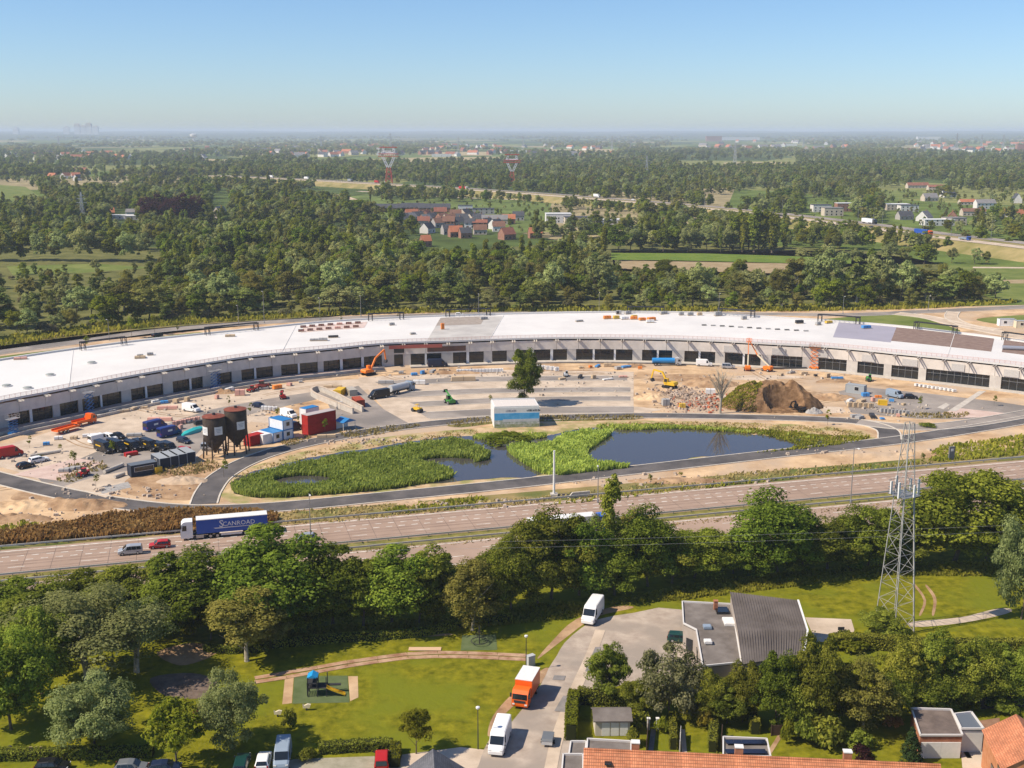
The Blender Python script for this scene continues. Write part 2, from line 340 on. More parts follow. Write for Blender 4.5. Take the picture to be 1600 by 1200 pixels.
# ring road round the pond and the service road
road('service_road', [(-120, 715), (0, 748), (100, 772), (200, 789), (290, 797), (380, 796), (480, 789), (600, 777), (800, 757), (1000, 734), (1200, 711), (1330, 697), (1420, 686), (1530, 669), (1640, 650), (1760, 630)], 6.0, 0.07, asphalt)
road('ring_road', [(318, 788), (326, 768), (345, 745), (385, 722), (440, 703), (520, 685), (620, 669), (740, 657), (860, 653), (1000, 650), (1150, 652), (1290, 656), (1350, 661), (1385, 672), (1390, 686)], 5.4, 0.085, asphalt)
road('site_road', [(1340, 660), (1420, 668), (1500, 664), (1600, 648), (1720, 625)], 6.0, 0.10, oldasphalt)
road('back_road', [(-160, 575), (0, 551), (120, 535), (250, 517), (400, 505), (600, 495), (800, 490), (1000, 489), (1200, 491), (1330, 492), (1450, 487), (1600, 480), (1800, 470)], 7.5, 0.07, oldasphalt)
road('slip_road', [(1400, 490), (1450, 496), (1500, 508), (1560, 520), (1640, 535), (1760, 545)], 7.5, 0.095, paving)
road('slip_road', [(1490, 487), (1487, 497), (1510, 508), (1560, 516)], 5.0, 0.11, paving)
sheet('roadside_grass', [(1260, 503), (1340, 494), (1400, 492), (1440, 497), (1470, 506), (1500, 518), (1420, 512), (1330, 508)], 0.05, fieldgreen)
sheet('roadside_grass', [(1525, 500), (1570, 494), (1640, 492), (1700, 505), (1600, 510)], 0.05, fieldgreen)
sheet('roadside_grass', [(-120, 562), (0, 541), (150, 522), (300, 508), (450, 498), (600, 490), (900, 485), (1250, 486), (1400, 482), (1250, 484), (900, 483), (600, 486), (420, 494), (200, 512), (0, 538), (-130, 552)], 0.05, verge)
sheet('roadside_grass', [(-120, 572), (0, 557), (150, 539), (300, 520), (300, 524), (150, 545), (0, 565), (-120, 582)], 0.05, fieldgreen)
# car parks and hardstanding on the site
def lot(pts, m, z=0.05, n=1, name='parking_pavement'): return sheet(name, pts, z, m, n)
lot([(-40, 715), (30, 690), (150, 655), (330, 617), (470, 598), (640, 590), (560, 612), (505, 620), (430, 640), (340, 690), (300, 722), (230, 745), (130, 768), (20, 735)], paving, 0.045, 2)
lot([(60, 748), (130, 715), (215, 680), (330, 640), (460, 617), (500, 612), (505, 622), (420, 640), (340, 664), (320, 690), (300, 716), (235, 730), (150, 745), (100, 765)], oldasphalt, 0.06, 2)
lot([(505, 616), (560, 603), (600, 640), (650, 668), (560, 684), (530, 668)], oldasphalt, 0.055, 1)
lot([(560, 590), (780, 578), (990, 581), (990, 655), (760, 652), (650, 668), (600, 640)], paving, 0.05)
for k, (a, b, x0, x1) in enumerate(((588, 594, 585, 980), (606, 612, 600, 985), (620, 626, 640, 985), (636, 645, 655, 990))):
    lot([(x0, a + 9), (x0 + 150, a + 2), (x1 - 60, a), (x1, a), (x1, b), (x1 - 60, b), (x0 + 160, b + 2), (x0 + 14, b + 9)], oldasphalt, 0.075, 1)
    q = line_pts([(x0 + 5, a + 9), (x0 + 150, a + 2), (x1 - 60, a), (x1, a)]); strip(q, -0.2, 0.2, 0.0, 0.18).build('kerb', kerbm)['kind'] = 'structure'
    q = line_pts([(x0 + 16, b + 10), (x0 + 160, b + 3), (x1 - 60, b + 1), (x1, b + 1)]); strip(q, -0.2, 0.2, 0.0, 0.18).build('kerb', kerbm)['kind'] = 'structure'
lot([(1310, 612), (1340, 604), (1450, 615), (1560, 628), (1640, 640), (1640, 650), (1560, 655), (1440, 655), (1330, 645)], oldasphalt, 0.05)
lot([(1470, 646), (1500, 638), (1545, 643), (1590, 648), (1560, 652), (1490, 653)], mat('pink_pavers', (0.48, 0.35, 0.30), 0.9, rgb2=(0.58, 0.45, 0.39), scale=0.3, coord='Position'), 0.065)
lot([(1482, 642), (1530, 611), (1541, 611), (1494, 643)], concrete, 0.08, name='footpath')
lot([(1464, 637), (1478, 630), (1484, 633), (1474, 640)], concrete, 0.08, name='footpath')
lot([(20, 742), (120, 716), (165, 724), (95, 752)], MATS['pink_pavers'], 0.075)
lot([(100, 760), (160, 742), (205, 757), (165, 778)], paving, 0.075)
lot([(153, 765), (200, 753), (205, 762), (160, 772)], mat('grey_gravel', (0.25, 0.24, 0.23), 0.95, rgb2=(0.4, 0.38, 0.36), scale=1.5, coord='Position'), 0.09)
sheet('planting_bed', [(205, 745), (250, 735), (330, 722), (345, 735), (320, 752), (305, 780), (240, 778), (190, 768)], 0.068, soil2)
sheet('planting_bed', [(700, 662), (770, 650), (990, 648), (990, 656), (800, 660), (720, 668)], 0.07, verge)
# pond, its banks
pond_px = [(362, 757), (376, 773), (440, 778), (560, 770), (690, 755), (850, 743), (960, 731), (1100, 715), (1250, 699), (1302, 692), (1260, 688), (1180, 680), (1100, 671), (1000, 667), (930, 668), (880, 676), (846, 682), (780, 684), (735, 682), (690, 684), (600, 697), (480, 716), (385, 742)]
bank_px = [(340, 757), (360, 785), (450, 788), (560, 780), (690, 765), (850, 749), (960, 737), (1100, 721), (1260, 703), (1345, 692), (1368, 682), (1340, 671), (1260, 664), (1100, 659), (930, 657), (860, 660), (780, 664), (735, 670), (660, 676), (590, 685), (480, 704), (370, 738)]
wm = bpy.data.materials.new('pond_water'); wm.use_nodes = True; b_ = wm.node_tree.nodes['Principled BSDF']
b_.inputs['Base Color'].default_value = (0.060, 0.054, 0.052, 1); b_.inputs['Roughness'].default_value = 0.04; b_.inputs['IOR'].default_value = 1.45; b_.inputs['Specular IOR Level'].default_value = 0.9
n_ = wm.node_tree.nodes.new('ShaderNodeTexNoise'); n_.inputs['Scale'].default_value = 1.2; n_.inputs['Detail'].default_value = 4
bp_ = wm.node_tree.nodes.new('ShaderNodeBump'); bp_.inputs['Strength'].default_value = 0.12; bp_.inputs['Distance'].default_value = 0.02
wm.node_tree.links.new(n_.outputs[0], bp_.inputs['Height']); wm.node_tree.links.new(bp_.outputs[0], b_.inputs['Normal'])
sheet('pond_bank', bank_px, 0.05, mat('bank_soil', (0.40, 0.27, 0.15), 0.95, rgb2=(0.56, 0.42, 0.26), scale=0.3, detail=9, bump=0.3, rgb3=(0.26, 0.25, 0.09), scale3=0.16, coord='Position'))
jig = []
for p in catmull([P(*p) for p in pond_px], 9, True): jig.append((p.x + rnd.gauss(0, .28), p.y + rnd.gauss(0, .45)))
sheet('pond_water', jig, 0.10, wm, 1, world=True)
pond_w = catmull([P(*p) for p in pond_px], 4, True)
# foreground street and yard
sheet('street', [(728, 1260), (748, 1196), (757, 1170), (775, 1142), (800, 1128), (845, 1070), (857, 1045), (870, 1025), (882, 1005), (908, 982), (935, 968), (990, 958), (1065, 953), (1100, 1045), (1040, 1080), (990, 1064), (925, 1090), (900, 1096), (890, 1150), (880, 1260)], 0.06, streetm, 2)
wk = line_pts([(938, 985), (925, 1020), (905, 1065), (886, 1110), (868, 1165), (850, 1260)])
strip(wk, -0.8, 0.8, 0.0, 0.10).build('pavement', paving)['kind'] = 'structure'
patchm = mat('tar_patch', (0.19, 0.18, 0.175), 0.9, rgb2=(0.26, 0.24, 0.23), scale=0.8, coord='Position')
for q in ([(866, 1056), (884, 1057), (881, 1064), (863, 1063)], [(866, 1112), (880, 1088), (890, 1089), (884, 1114)], [(914, 1050), (930, 1012), (939, 1012), (925, 1052)]): sheet('tar_patch', q, 0.12, patchm, 1)
sheet('dirt_path', [(775, 1142), (790, 1115), (845, 1068), (850, 1060), (858, 1045), (845, 1048), (800, 1085), (770, 1120), (762, 1150)], 0.045, soil2)
sheet('dirt_path', [(840, 1030), (880, 1000), (930, 965), (990, 950), (960, 948), (900, 968), (860, 1005)], 0.045, soil2)
sheet('dirt_path', [(520, 1000), (600, 994), (690, 990), (700, 993), (600, 999), (520, 1005)], 0.045, soil2)
sheet('dirt_path', [(245, 1020), (300, 1005), (345, 1012), (420, 1015), (345, 1020), (322, 1030), (280, 1040)], 0.045, soil2)
sheet('bare_earth', [(235, 1060), (300, 1052), (340, 1066), (320, 1090), (260, 1088)], 0.045, mat('dark_earth', (0.10, 0.075, 0.06), 0.95, rgb2=(0.2, 0.15, 0.12), scale=0.5, coord='Position'))
sheet('yard_path', [(1258, 965), (1330, 968), (1335, 985), (1325, 1005), (1275, 1003)], 0.05, paving, 1)
sheet('yard_path', [(1425, 972), (1500, 965), (1555, 952), (1580, 952), (1570, 960), (1500, 974), (1430, 980)], 0.05, paving)
sheet('tyre_track', [(1432, 915), (1447, 938), (1440, 960), (1436, 960), (1443, 938), (1428, 915)], 0.04, soil2)
sheet('tyre_track', [(1450, 916), (1463, 935), (1460, 960), (1456, 960), (1458, 936), (1446, 916)], 0.04, soil2)
sheet('driveway', [(420, 1260), (430, 1190), (470, 1186), (640, 1180), (640, 1260)], 0.045, mat('drive_gravel', (0.26, 0.24, 0.17), 0.95, rgb2=(0.36, 0.33, 0.25), scale=0.6, coord='Position'), 1)
sheet('driveway', [(625, 1180), (720, 1168), (757, 1172), (748, 1260), (630, 1260)], 0.055, paving, 1)
# mid-distance land: river meadows, fields, second motorway
sheet('meadow', [(955, 395), (1100, 396), (1230, 400), (1330, 404), (1330, 412), (1230, 411), (1060, 407), (955, 406)], 0.05, mat('dyke_grass', (0.10, 0.16, 0.025), 0.95, rgb2=(0.15, 0.20, 0.035), scale=0.1, coord='Position'), 1)
sheet('reed_bed', [(960, 407), (1090, 409), (1240, 412), (1240, 428), (1090, 424), (970, 420)], 0.04, mat('dry_reed', (0.27, 0.20, 0.11), 0.95, rgb2=(0.36, 0.28, 0.17), scale=0.12, coord='Position'), 1)
sheet('meadow', [(1480, 415), (1640, 414), (1660, 475), (1560, 470), (1500, 440)], 0.05, fieldgreen, 1)
sheet('reed_bed', [(1530, 438), (1660, 436), (1660, 443), (1540, 443)], 0.07, MATS['dry_reed'], 1)
sheet('footpath', [(1520, 417), (1660, 418), (1660, 420), (1520, 419)], 0.08, paving, 1)
sheet('field', [(-60, 284), (40, 292), (70, 312), (30, 324), (-60, 326)], 0.05, fieldgreen, 1)
sheet('field', [(95, 288), (180, 290), (195, 296), (100, 300)], 0.05, straw, 1)
sheet('meadow', [(10, 416), (150, 412), (240, 418), (110, 428), (20, 430)], 0.05, fieldgreen, 1)
sheet('field', [(470, 302), (535, 304), (560, 312), (500, 312), (468, 308)], 0.05, mat('sand_field', (0.48, 0.36, 0.25), 0.95, rgb2=(0.55, 0.44, 0.32), scale=0.05, coord='Position'), 1)
sheet('field', [(570, 249), (660, 246), (780, 245), (780, 251), (660, 253), (570, 254)], 0.05, straw, 1)
sheet('field', [(1130, 254), (1230, 253), (1240, 262), (1140, 263)], 0.05, straw, 1)
sheet('field', [(318, 248), (378, 250), (372, 256), (325, 255)], 0.05, straw, 1)
sheet('field', [(655, 238), (760, 237), (770, 243), (660, 243)], 0.05, straw, 1)
sheet('field', [(800, 234), (960, 233), (960, 239), (820, 238)], 0.05, straw, 1)
sheet('field', [(1215, 227), (1320, 228), (1310, 234), (1215, 233)], 0.05, fieldgreen, 1)
sheet('field', [(1370, 298), (1440, 297), (1450, 310), (1380, 312)], 0.05, fieldgreen, 1)
MWP = [(330, 277), (400, 280), (480, 283.5), (560, 288), (650, 293), (760, 300), (850, 306), (950, 314), (1050, 322), (1150, 331), (1250, 342), (1350, 354), (1450, 368), (1560, 381), (1700, 398)]
MWQ = [(560, 299), (640, 304), (720, 309), (800, 312), (900, 318), (950, 322)]
MZ = 6.0     # the far motorway runs on an embankment
def mline(pts): return catmull([P(u, v, MZ) for u, v in pts], 6)
def emb(q, w, ws, name):
    A, B, C, D = offs(q, -w - ws), offs(q, -w), offs(q, w), offs(q, w + ws); o = MB().loft([[(a.x, a.y, 0), (b.x, b.y, MZ), (c.x, c.y, MZ), (d.x, d.y, 0)] for a, b, c, d in zip(A, B, C, D)]).build(name, mat('embankment_grass', (0.17, 0.16, 0.05), 0.95, rgb2=(0.33, 0.26, 0.12), scale=0.06, coord='Position')); o['kind'] = 'structure'
mq = mline([(u, v - 2.6) for u, v in MWP]); emb(mq, 20, 14, 'embankment')
for d0, d1, m in ((-18, -5, paving), (5, 18, oldasphalt)): strip(mq, d0, d1, MZ + .12).build('far_motorway', m)['kind'] = 'structure'
for d in (-17.4, -5.6, 5.6, 17.4): strip(mq, d - .2, d + .2, MZ + .2).build('road_marking', whitepaint)['kind'] = 'structure'
road('far_slip_road', MWQ, 10, 0.3, paving, False)
# low hills along the horizon
hm = mat('far_woodland', (0.045, 0.065, 0.025), 0.95, rgb2=(0.09, 0.11, 0.045), scale=0.004, coord='Position')
h = MB(); rows = []
for r, base in ((12500, 0), (14500, 18), (17000, 38), (20500, 52), (24500, 72), (28500, 92), (31000, 30)):
    row = []
    for k in range(121):
        a = math.radians(90 + 42 - 84 * k / 120)
        n1 = math.sin(k * 0.37 + r) * 0.5 + math.sin(k * 0.91 + r * 0.7) * 0.3 + math.sin(k * 2.3 + r) * 0.2
        row.append((r * math.cos(a), r * math.sin(a), -1.0 if base == 0 else max(1.0, base * (0.86 + 0.16 * n1))))
    rows.append(row)
h.loft(rows, False, False).build('hills', hm, smooth=True)['kind'] = 'structure'
# ------------------------------------------------------------------ trees: one mesh set per kind, each tree its own object
LM = dict(
    dark=leafmat('leaf_dark', (0.080, 0.115, 0.014), (0.310, 0.365, 0.048)),
    mid=leafmat('leaf_mid', (0.110, 0.140, 0.018), (0.380, 0.400, 0.060)),
    forest=leafmat('leaf_forest', (0.125, 0.150, 0.034), (0.375, 0.380, 0.105), 0.035),
    silver=leafmat('leaf_silver', (0.220, 0.255, 0.085), (0.440, 0.470, 0.185)),
    olive=leafmat('leaf_olive', (0.165, 0.160, 0.030), (0.360, 0.330, 0.080), 0.01),
    bright=leafmat('leaf_bright', (0.125, 0.155, 0.012), (0.290, 0.300, 0.032)),
    purple=leafmat('leaf_purple', (0.035, 0.014, 0.016), (0.075, 0.032, 0.030)),
    needle=leafmat('leaf_needle', (0.030, 0.052, 0.016), (0.060, 0.090, 0.030), 0.01, 0.15),
    rust=leafmat('leaf_rust', (0.24, 0.115, 0.04), (0.36, 0.19, 0.075)),
    yellow=leafmat('leaf_yellow', (0.22, 0.19, 0.02), (0.34, 0.29, 0.05)),
    blossom=leafmat('leaf_blossom', (0.115, 0.115, 0.04), (0.34, 0.31, 0.17)),
    reed=leafmat('leaf_reed', (0.25, 0.32, 0.05), (0.50, 0.57, 0.13), 0.01, 0.45),
    rustgrass=leafmat('leaf_rustgrass', (0.27, 0.14, 0.045), (0.46, 0.30, 0.11), 0.01, 0.4),
    grass=leafmat('leaf_grass', (0.17, 0.19, 0.020), (0.36, 0.34, 0.05), 0.01, 0.45),
    drygrass=leafmat('leaf_drygrass', (0.30, 0.24, 0.08), (0.52, 0.42, 0.19), 0.01, 0.4))
def leafmesh(name, C, N, S, T, m, asp=0.75):
    """C centres, N facing, S sizes, T tints -> one mesh of leaf sprays"""
    n = len(C); N = N / np.maximum(np.linalg.norm(N, axis=1, keepdims=True), 1e-6)
    r = nrg.normal(size=(n, 3)); A = np.cross(N, r); A /= np.maximum(np.linalg.norm(A, axis=1, keepdims=True), 1e-6); B = np.cross(N, A)
    a = A * (S * 0.5)[:, None]; b = B * (S * 0.5 * asp)[:, None]; bend = N * (S * 0.18)[:, None]
    V = np.stack([C - a * 1.1 - bend, C + b - a * 0.1, C + a * 1.1 - bend, C - b + a * 0.1], 1).reshape(-1, 3)
    me = bpy.data.meshes.new(name); me.vertices.add(4 * n); me.loops.add(4 * n); me.polygons.add(n)
    me.vertices.foreach_set('co', V.astype(np.float32).ravel()); me.loops.foreach_set('vertex_index', np.arange(4 * n, dtype=np.int32))
    me.polygons.foreach_set('loop_start', np.arange(0, 4 * n, 4, dtype=np.int32)); me.polygons.foreach_set('loop_total', np.full(n, 4, dtype=np.int32))
    at = me.attributes.new('tint', 'FLOAT', 'FACE'); at.data.foreach_set('value', np.clip(T, 0, 1).astype(np.float32))
    me.update(calc_edges=True); me.materials.append(m); return me
def rdir(n):
    v = nrg.normal(size=(n, 3)); return v / np.linalg.norm(v, axis=1, keepdims=True)
def crown_mesh(name, m, H, R, base, lobes, lr, leaves, leaf, shape='round', gap=0.0):
    cz = H * (base + 1) / 2; rz = H * (1 - base) / 2
    C, N, S, T = [], [], [], []
    for k in range(lobes):
        d = rdir(1)[0]; t = (k + 0.5) / lobes
        if shape == 'round':
            d[2] = d[2] * 0.9 + 0.15; d /= np.linalg.norm(d); q = 0.35 + 0.52 * nrg.random(); c = np.array([d[0] * R * q, d[1] * R * q, cz + d[2] * rz * (q + 0.05)]); r = R * lr * (0.5 + 0.95 * nrg.random())
        elif shape == 'column':
            z = H * (base + (0.95 - base) * t); w = R * (0.25 + 0.75 * math.sin(math.pi * min(1, 0.15 + 0.85 * (1 - t)) ** 0.8)); a = nrg.random() * 6.28
            c = np.array([math.cos(a) * w * 0.45, math.sin(a) * w * 0.45, z]); r = w * 0.62
        elif shape == 'cone':
            z = H * (base + (0.97 - base) * t); w = R * (1 - t) ** 0.85 + 0.06 * R; a = nrg.random() * 6.28 + k * 2.4
            c = np.array([math.cos(a) * w * 0.55, math.sin(a) * w * 0.55, z]); r = w * 0.5 + 0.04 * R
        elif shape == 'dome':
            a = nrg.random() * 6.28; q = nrg.random() ** 0.5; c = np.array([math.cos(a) * R * q * 0.8, math.sin(a) * R * q * 0.8, H * (base + 0.75 * (1 - base) * math.sqrt(1 - q * q * 0.8) * (0.6 + 0.4 * nrg.random()))]); r = R * lr * (0.7 + 0.6 * nrg.random())
        n = int(leaves / lobes * (0.7 + 0.6 * nrg.random()))
        D = rdir(n); D[:, 2] = np.abs(D[:, 2]) * 1.25 - 0.45 * nrg.random(n); D /= np.linalg.norm(D, axis=1, keepdims=True)
        sq = 0.85 if shape != 'column' else 1.5
        rr = r * (0.55 + 0.5 * nrg.random(n) ** 0.6); lump = 1 + 0.18 * np.sin(D[:, 0] * 7 + k) * np.sin(D[:, 1] * 6 + k * 2) + 0.12 * np.sin(D[:, 2] * 9)
        p = c + D * (rr * lump)[:, None] * np.array([1, 1, sq])
        if shape == 'dome' or shape == 'droop': pass
        keep = p[:, 2] > H * base * 0.75
        if gap: keep &= nrg.random(n) > gap * (np.sin(D[:, 0] * 5 + k) > 0.2)
        n = int(keep.sum()); C.append(p[keep]); N.append((D * 1.15 + nrg.normal(size=(len(D), 3)) * 0.45 + np.array([0, 0, 0.35]))[keep])
        S.append(leaf * (0.6 + 0.8 * nrg.random(n))); T.append(np.clip(0.45 + 0.24 * nrg.normal() * np.ones(n) + nrg.normal(size=n) * 0.34, 0, 1))
    return leafmesh(name, np.concatenate(C), np.concatenate(N), np.concatenate(S), np.concatenate(T), m)
def trunk_mesh(name, m, H, base, R, r, limbs=5, multi=1):
    b = MB()
    for j in range(multi):
        ox, oy = ((rnd.random() - .5) * r * 4, (rnd.random() - .5) * r * 4) if multi > 1 else (0, 0)
        top = Vector((ox + (rnd.random() - .5) * R * (.3 if multi == 1 else .9), oy + (rnd.random() - .5) * R * .3, H * (base + .45 * (1 - base)))); mid = Vector((ox + (rnd.random() - .5) * r, oy, H * base * .6))
        b.tube((ox, oy, -.25), mid, r * 1.25, r * .9, 7, False); b.tube(mid, top, r * .9, r * .35, 7)
        for i in range(limbs):
            t = .25 + .7 * i / limbs; s = mid.lerp(top, t); a = i * 2.4 + rnd.random()
            b.tube(s, s + Vector((math.cos(a) * R * .55, math.sin(a) * R * .55, H * (1 - base) * .3)), r * .38, r * .1, 5)
    return b.mesh(name, m)
TK = {}
def kind(key, lm, H, R, base, lobes, lr, leaves, leaf, shape='round', bk=None, r=None, variants=2, gap=0.0, multi=1):
    TK[key] = [(crown_mesh('crown', LM[lm], H, R, base, lobes, lr, leaves, leaf, shape, gap), trunk_mesh('trunk', bk or bark, H, base, R, r or H * .018, 5, multi), H, R) for _ in range(variants)]
kind('maple', 'dark', 14, 6.2, .03, 64, .26, 28000, .33, variants=3)
kind('leafy', 'mid', 13, 5.6, .03, 58, .26, 25000, .31, variants=3)
kind('birch', 'olive', 13, 4.6, .06, 50, .25, 19000, .25, gap=.45, bk=palebark, variants=2)
kind('willow', 'silver', 11, 6.2, .0, 70, .23, 25000, .27, variants=2)
kind('ash', 'silver', 15, 6.0, .16, 48, .25, 20000, .26, gap=.35, bk=palebark, variants=1, multi=2)
kind('poplar', 'mid', 18, 2.1, .05, 26, .3, 4200, .48, 'column')
kind('lime', 'bright', 8, 3.4, .10, 30, .30, 6000, .32, 'round')
kind('sapling', 'bright', 5, 1.3, .28, 8, .40, 420, .30, gap=.4, r=.05)
kind('wood', 'forest', 14, 4.3, .05, 30, .30, 5200, .52, variants=4)
kind('tallwood', 'forest', 17, 3.6, .06, 30, .34, 4800, .52, gap=.3, bk=palebark, variants=2)
kind('light', 'bright', 12, 4.6, .04, 26, .32, 4200, .52, variants=2)
kind('pale', 'silver', 13, 4.6, .08, 28, .30, 3800, .58, variants=2)
kind('wooddark', 'dark', 14, 5.2, .04, 28, .32, 4200, .68, variants=3)
kind('scrub', 'blossom', 5, 3.6, .0, 14, .40, 1900, .50, 'dome', variants=2)
kind('bush', 'mid', 3, 2.2, .0, 12, .42, 1500, .34, 'dome', variants=2)
kind('brightbush', 'bright', 3, 2.2, .0, 12, .42, 1500, .34, 'dome')
kind('beech', 'purple', 20, 11, .06, 46, .28, 9000, .8)
kind('conifer', 'needle', 9, 2.4, .02, 40, .3, 3600, .34, 'cone', variants=1)
kind('rustbush', 'rust', 3, 1.8, .0, 9, .4, 700, .32, 'dome', variants=1)
kind('purplebush', 'purple', 3, 2, .0, 10, .4, 1000, .32, 'dome', variants=1)
kind('yellowbush', 'yellow', 4, 2.2, .0, 10, .4, 900, .4, 'dome', variants=1)
kind('blossomtree', 'blossom', 10, 5.2, .02, 48, .26, 12000, .32, variants=1)
def tree(key, loc, h, w, label, cat='tree', group=None, name=None, trunk=True):
    """h height and w width in metres"""
    cm, tm, H, Rr = rnd.choice(TK[key]); o = thing(name or 'tree', label, cat, loc, rnd.random() * 6.28, group)
    o.scale = (w / (2 * Rr), w / (2 * Rr), h / H)
    c = bpy.data.objects.new('crown' if trunk else 'foliage', cm); col.objects.link(c); c.parent = o
    if trunk: t = bpy.data.objects.new('trunk', tm); col.objects.link(t); t.parent = o
    return o
def ptree(key, u, vt, vb, wpx, label, **k):
    h = HT(u, vb, vt); return tree(key, P(u, vb), h * .97, wpx * MPP(vb) * 1.05, label, **k)
NEAR = [  # kind, u, top row, foot row, width, label
 ('maple', 28, 903, 985, 118, 'dark broad tree at the left edge beside the motorway'),
 ('maple', 122, 893, 980, 112, 'second dark tree from the left edge along the motorway'),
 ('leafy', 196, 882, 975, 108, 'green tree beside the motorway below the silver and red cars'),
 ('maple', 300, 858, 990, 138, 'large glossy tree just left of the olive birch by the motorway'),
 ('maple', 418, 822, 985, 158, 'tallest dark maple in front of the blue trailer lorry'),
 ('maple', 520, 842, 975, 122, 'dark maple just right of the street lamp by the motorway'),
 ('maple', 612, 853, 975, 122, 'dense dark tree in the belt above the garden hedge'),
 ('leafy', 680, 852, 965, 96, 'green tree filling the belt between dense maple and olive birch'),
 ('birch', 738, 868, 985, 98, 'olive drooping birch above the green carousel mat'),
 ('leafy', 798, 833, 955, 92, 'green tree right of the drooping birch by the motorway'),
 ('leafy', 862, 790, 935, 112, 'light leafy tree in front of the motorway lorry, left of the thin poplar'),
 ('maple', 905, 800, 930, 100, 'leafy tree in front of the half hidden lorry'),
 ('poplar', 953, 740, 920, 30, 'thin columnar poplar rising above the motorway tree belt'),
 ('birch', 985, 782, 915, 46, 'sparse small tree just right of the thin poplar'),
 ('maple', 1012, 792, 925, 96, 'dark tree right of the thin poplar above the parked camper'),
 ('maple', 1085, 823, 912, 104, 'dark broad tree above the gravel yard by the motorway'),
 ('leafy', 1145, 838, 905, 84, 'low leafy tree between the yard and the far carriageway'),
 ('maple', 1214, 768, 905, 128, 'tall pointed tree above the workshop roof'),
 ('leafy', 1292, 806, 900, 104, 'green tree between tall pointed tree and lattice mast'),
 ('maple', 1356, 782, 893, 92, 'dark tree directly left of the lattice mast'),
 ('leafy', 1432, 790, 890, 84, 'tree behind the lattice mast at the meadow edge'),
 ('maple', 1492, 724, 885, 168, 'largest broad tree right of the lattice mast'),
 ('leafy', 1572, 752, 880, 96, 'broad tree at the right edge by the motorway'),
 ('willow', 1596, 800, 968, 96, 'silver willow at the right edge of the meadow'),
 ('ash', 136, 920, 1062, 168, 'grey green tree with bare pale stems in the left park'),
 ('ash', 215, 940, 1050, 96, 'pale stemmed tree left of the dark earth patch'),
 ('maple', 18, 985, 1140, 104, 'dark tree on the left edge of the park lawn'),
 ('leafy', 66, 940, 1085, 92, 'green tree between left edge and pale stemmed tree'),
 ('willow', 148, 1050, 1168, 138, 'big round silver willow on the left of the park'),
 ('willow', 366, 1044, 1170, 104, 'round silver willow left of the playground'),
 ('lime', 277, 1095, 1198, 82, 'bright yellow green young tree at the bottom between two willows'),
 ('birch', 386, 910, 1033, 118, 'wide olive birch above the brown track plates'),
 ('leafy', 330, 930, 1000, 70, 'dark tree in the shade behind the wide olive birch'),
 ('maple', 470, 880, 985, 90, 'shaded tree between the tallest maple and the birch'),
 ('lime', 650, 1102, 1178, 52, 'small round maple standing alone on the playground lawn'),
 ('leafy', 952, 1003, 1095, 66, 'slim green tree at the corner of the yard'),
 ('blossomtree', 1046, 1005, 1122, 98, 'wide cream tinged tree beside the green car'),
 ('leafy', 1106, 1040, 1125, 62, 'green tree below the flat workshop roof'),
 ('leafy', 1160, 1028, 1128, 58, 'slender green tree below the workshop gutter'),
 ('maple', 1212, 1008, 1140, 82, 'dark garden tree below the corrugated workshop roof'),
 ('leafy', 1272, 985, 1140, 84, 'tall green tree at the right corner of the workshop'),
 ('birch', 1347, 1022, 1145, 98, 'yellowish feathery tree below the lattice mast'),
 ('leafy', 1408, 992, 1110, 82, 'green tree right of the yellowish feathery tree'),
 ('leafy', 1462, 982, 1105, 84, 'green tree below the end of the pink path'),
 ('leafy', 1520, 992, 1102, 80, 'leafy tree above the garage courtyard'),
 ('leafy', 1576, 1005, 1100, 84, 'leafy tree above the brick house at the right edge'),
 ('leafy', 1372, 950, 992, 54, 'dense little tree at the foot of the lattice mast'),
 ('conifer', 1422, 1133, 1192, 36, 'small conifer in front of the white garage doors'),
 ('leafy', 75, 912, 1005, 100, 'shaded tree behind the pale stemmed tree at left'), ('maple', 245, 905, 985, 90, 'dark tree left of the large glossy tree'), ('leafy', 360, 890, 985, 96, 'tree filling the gap left of the tallest maple'), ('maple', 568, 868, 980, 100, 'shaded tree between two dark maples above the hedge'), ('leafy', 655, 880, 975, 90, 'lower tree in the belt left of the olive birch'), ('maple', 770, 862, 965, 80, 'dark tree directly right of the olive birch'), ('leafy', 840, 850, 945, 90, 'shaded tree in the belt above the camper van'), ('maple', 960, 838, 930, 90, 'dark tree around the poplar foot'), ('leafy', 1050, 838, 920, 90, 'low dark tree above the yard corner'), ('maple', 1170, 835, 908, 80, 'dark filling tree left of the tall pointed tree'), ('leafy', 1255, 835, 902, 84, 'low tree right of the tall pointed tree'), ('maple', 1325, 828, 896, 76, 'dark low tree left of the lattice mast'), ('maple', 1400, 826, 892, 76, 'dark low tree seen through the lattice mast'), ('leafy', 1540, 800, 885, 90, 'lower tree between the largest tree and the willow'), ('leafy', 1135, 1062, 1130, 70, 'dark leafy tree in the middle of the garden row'), ('leafy', 1240, 1040, 1140, 76, 'green tree between workshop corner and dark garden tree'), ('leafy', 1310, 1030, 1128, 70, 'leafy tree left of the yellowish feathery tree'), ('leafy', 1385, 1050, 1130, 70, 'shaded tree right of the yellowish feathery tree'), ('leafy', 1440, 1035, 1112, 80, 'shaded tree above the garage'), ('leafy', 1500, 1030, 1106, 76, 'shaded tree above the white extension'), ('leafy', 1552, 1035, 1104, 70, 'shaded tree above the board fence'), ('leafy', 1000, 1062, 1118, 60, 'small tree behind the garden shed'),
 ('leafy', 820, 539, 634, 50, 'single leafy tree standing behind the picture hoarding'),
]
for k, u, vt, vb, wpx, lab in NEAR: ptree(k, u, vt, vb - (9 if u > 980 and 870 < vb < 935 else 0), wpx * (1.25 if u < 450 and vb < 1150 else 1.15 if 700 < vb < 1050 and k in ('maple', 'leafy') else 1.05), lab)
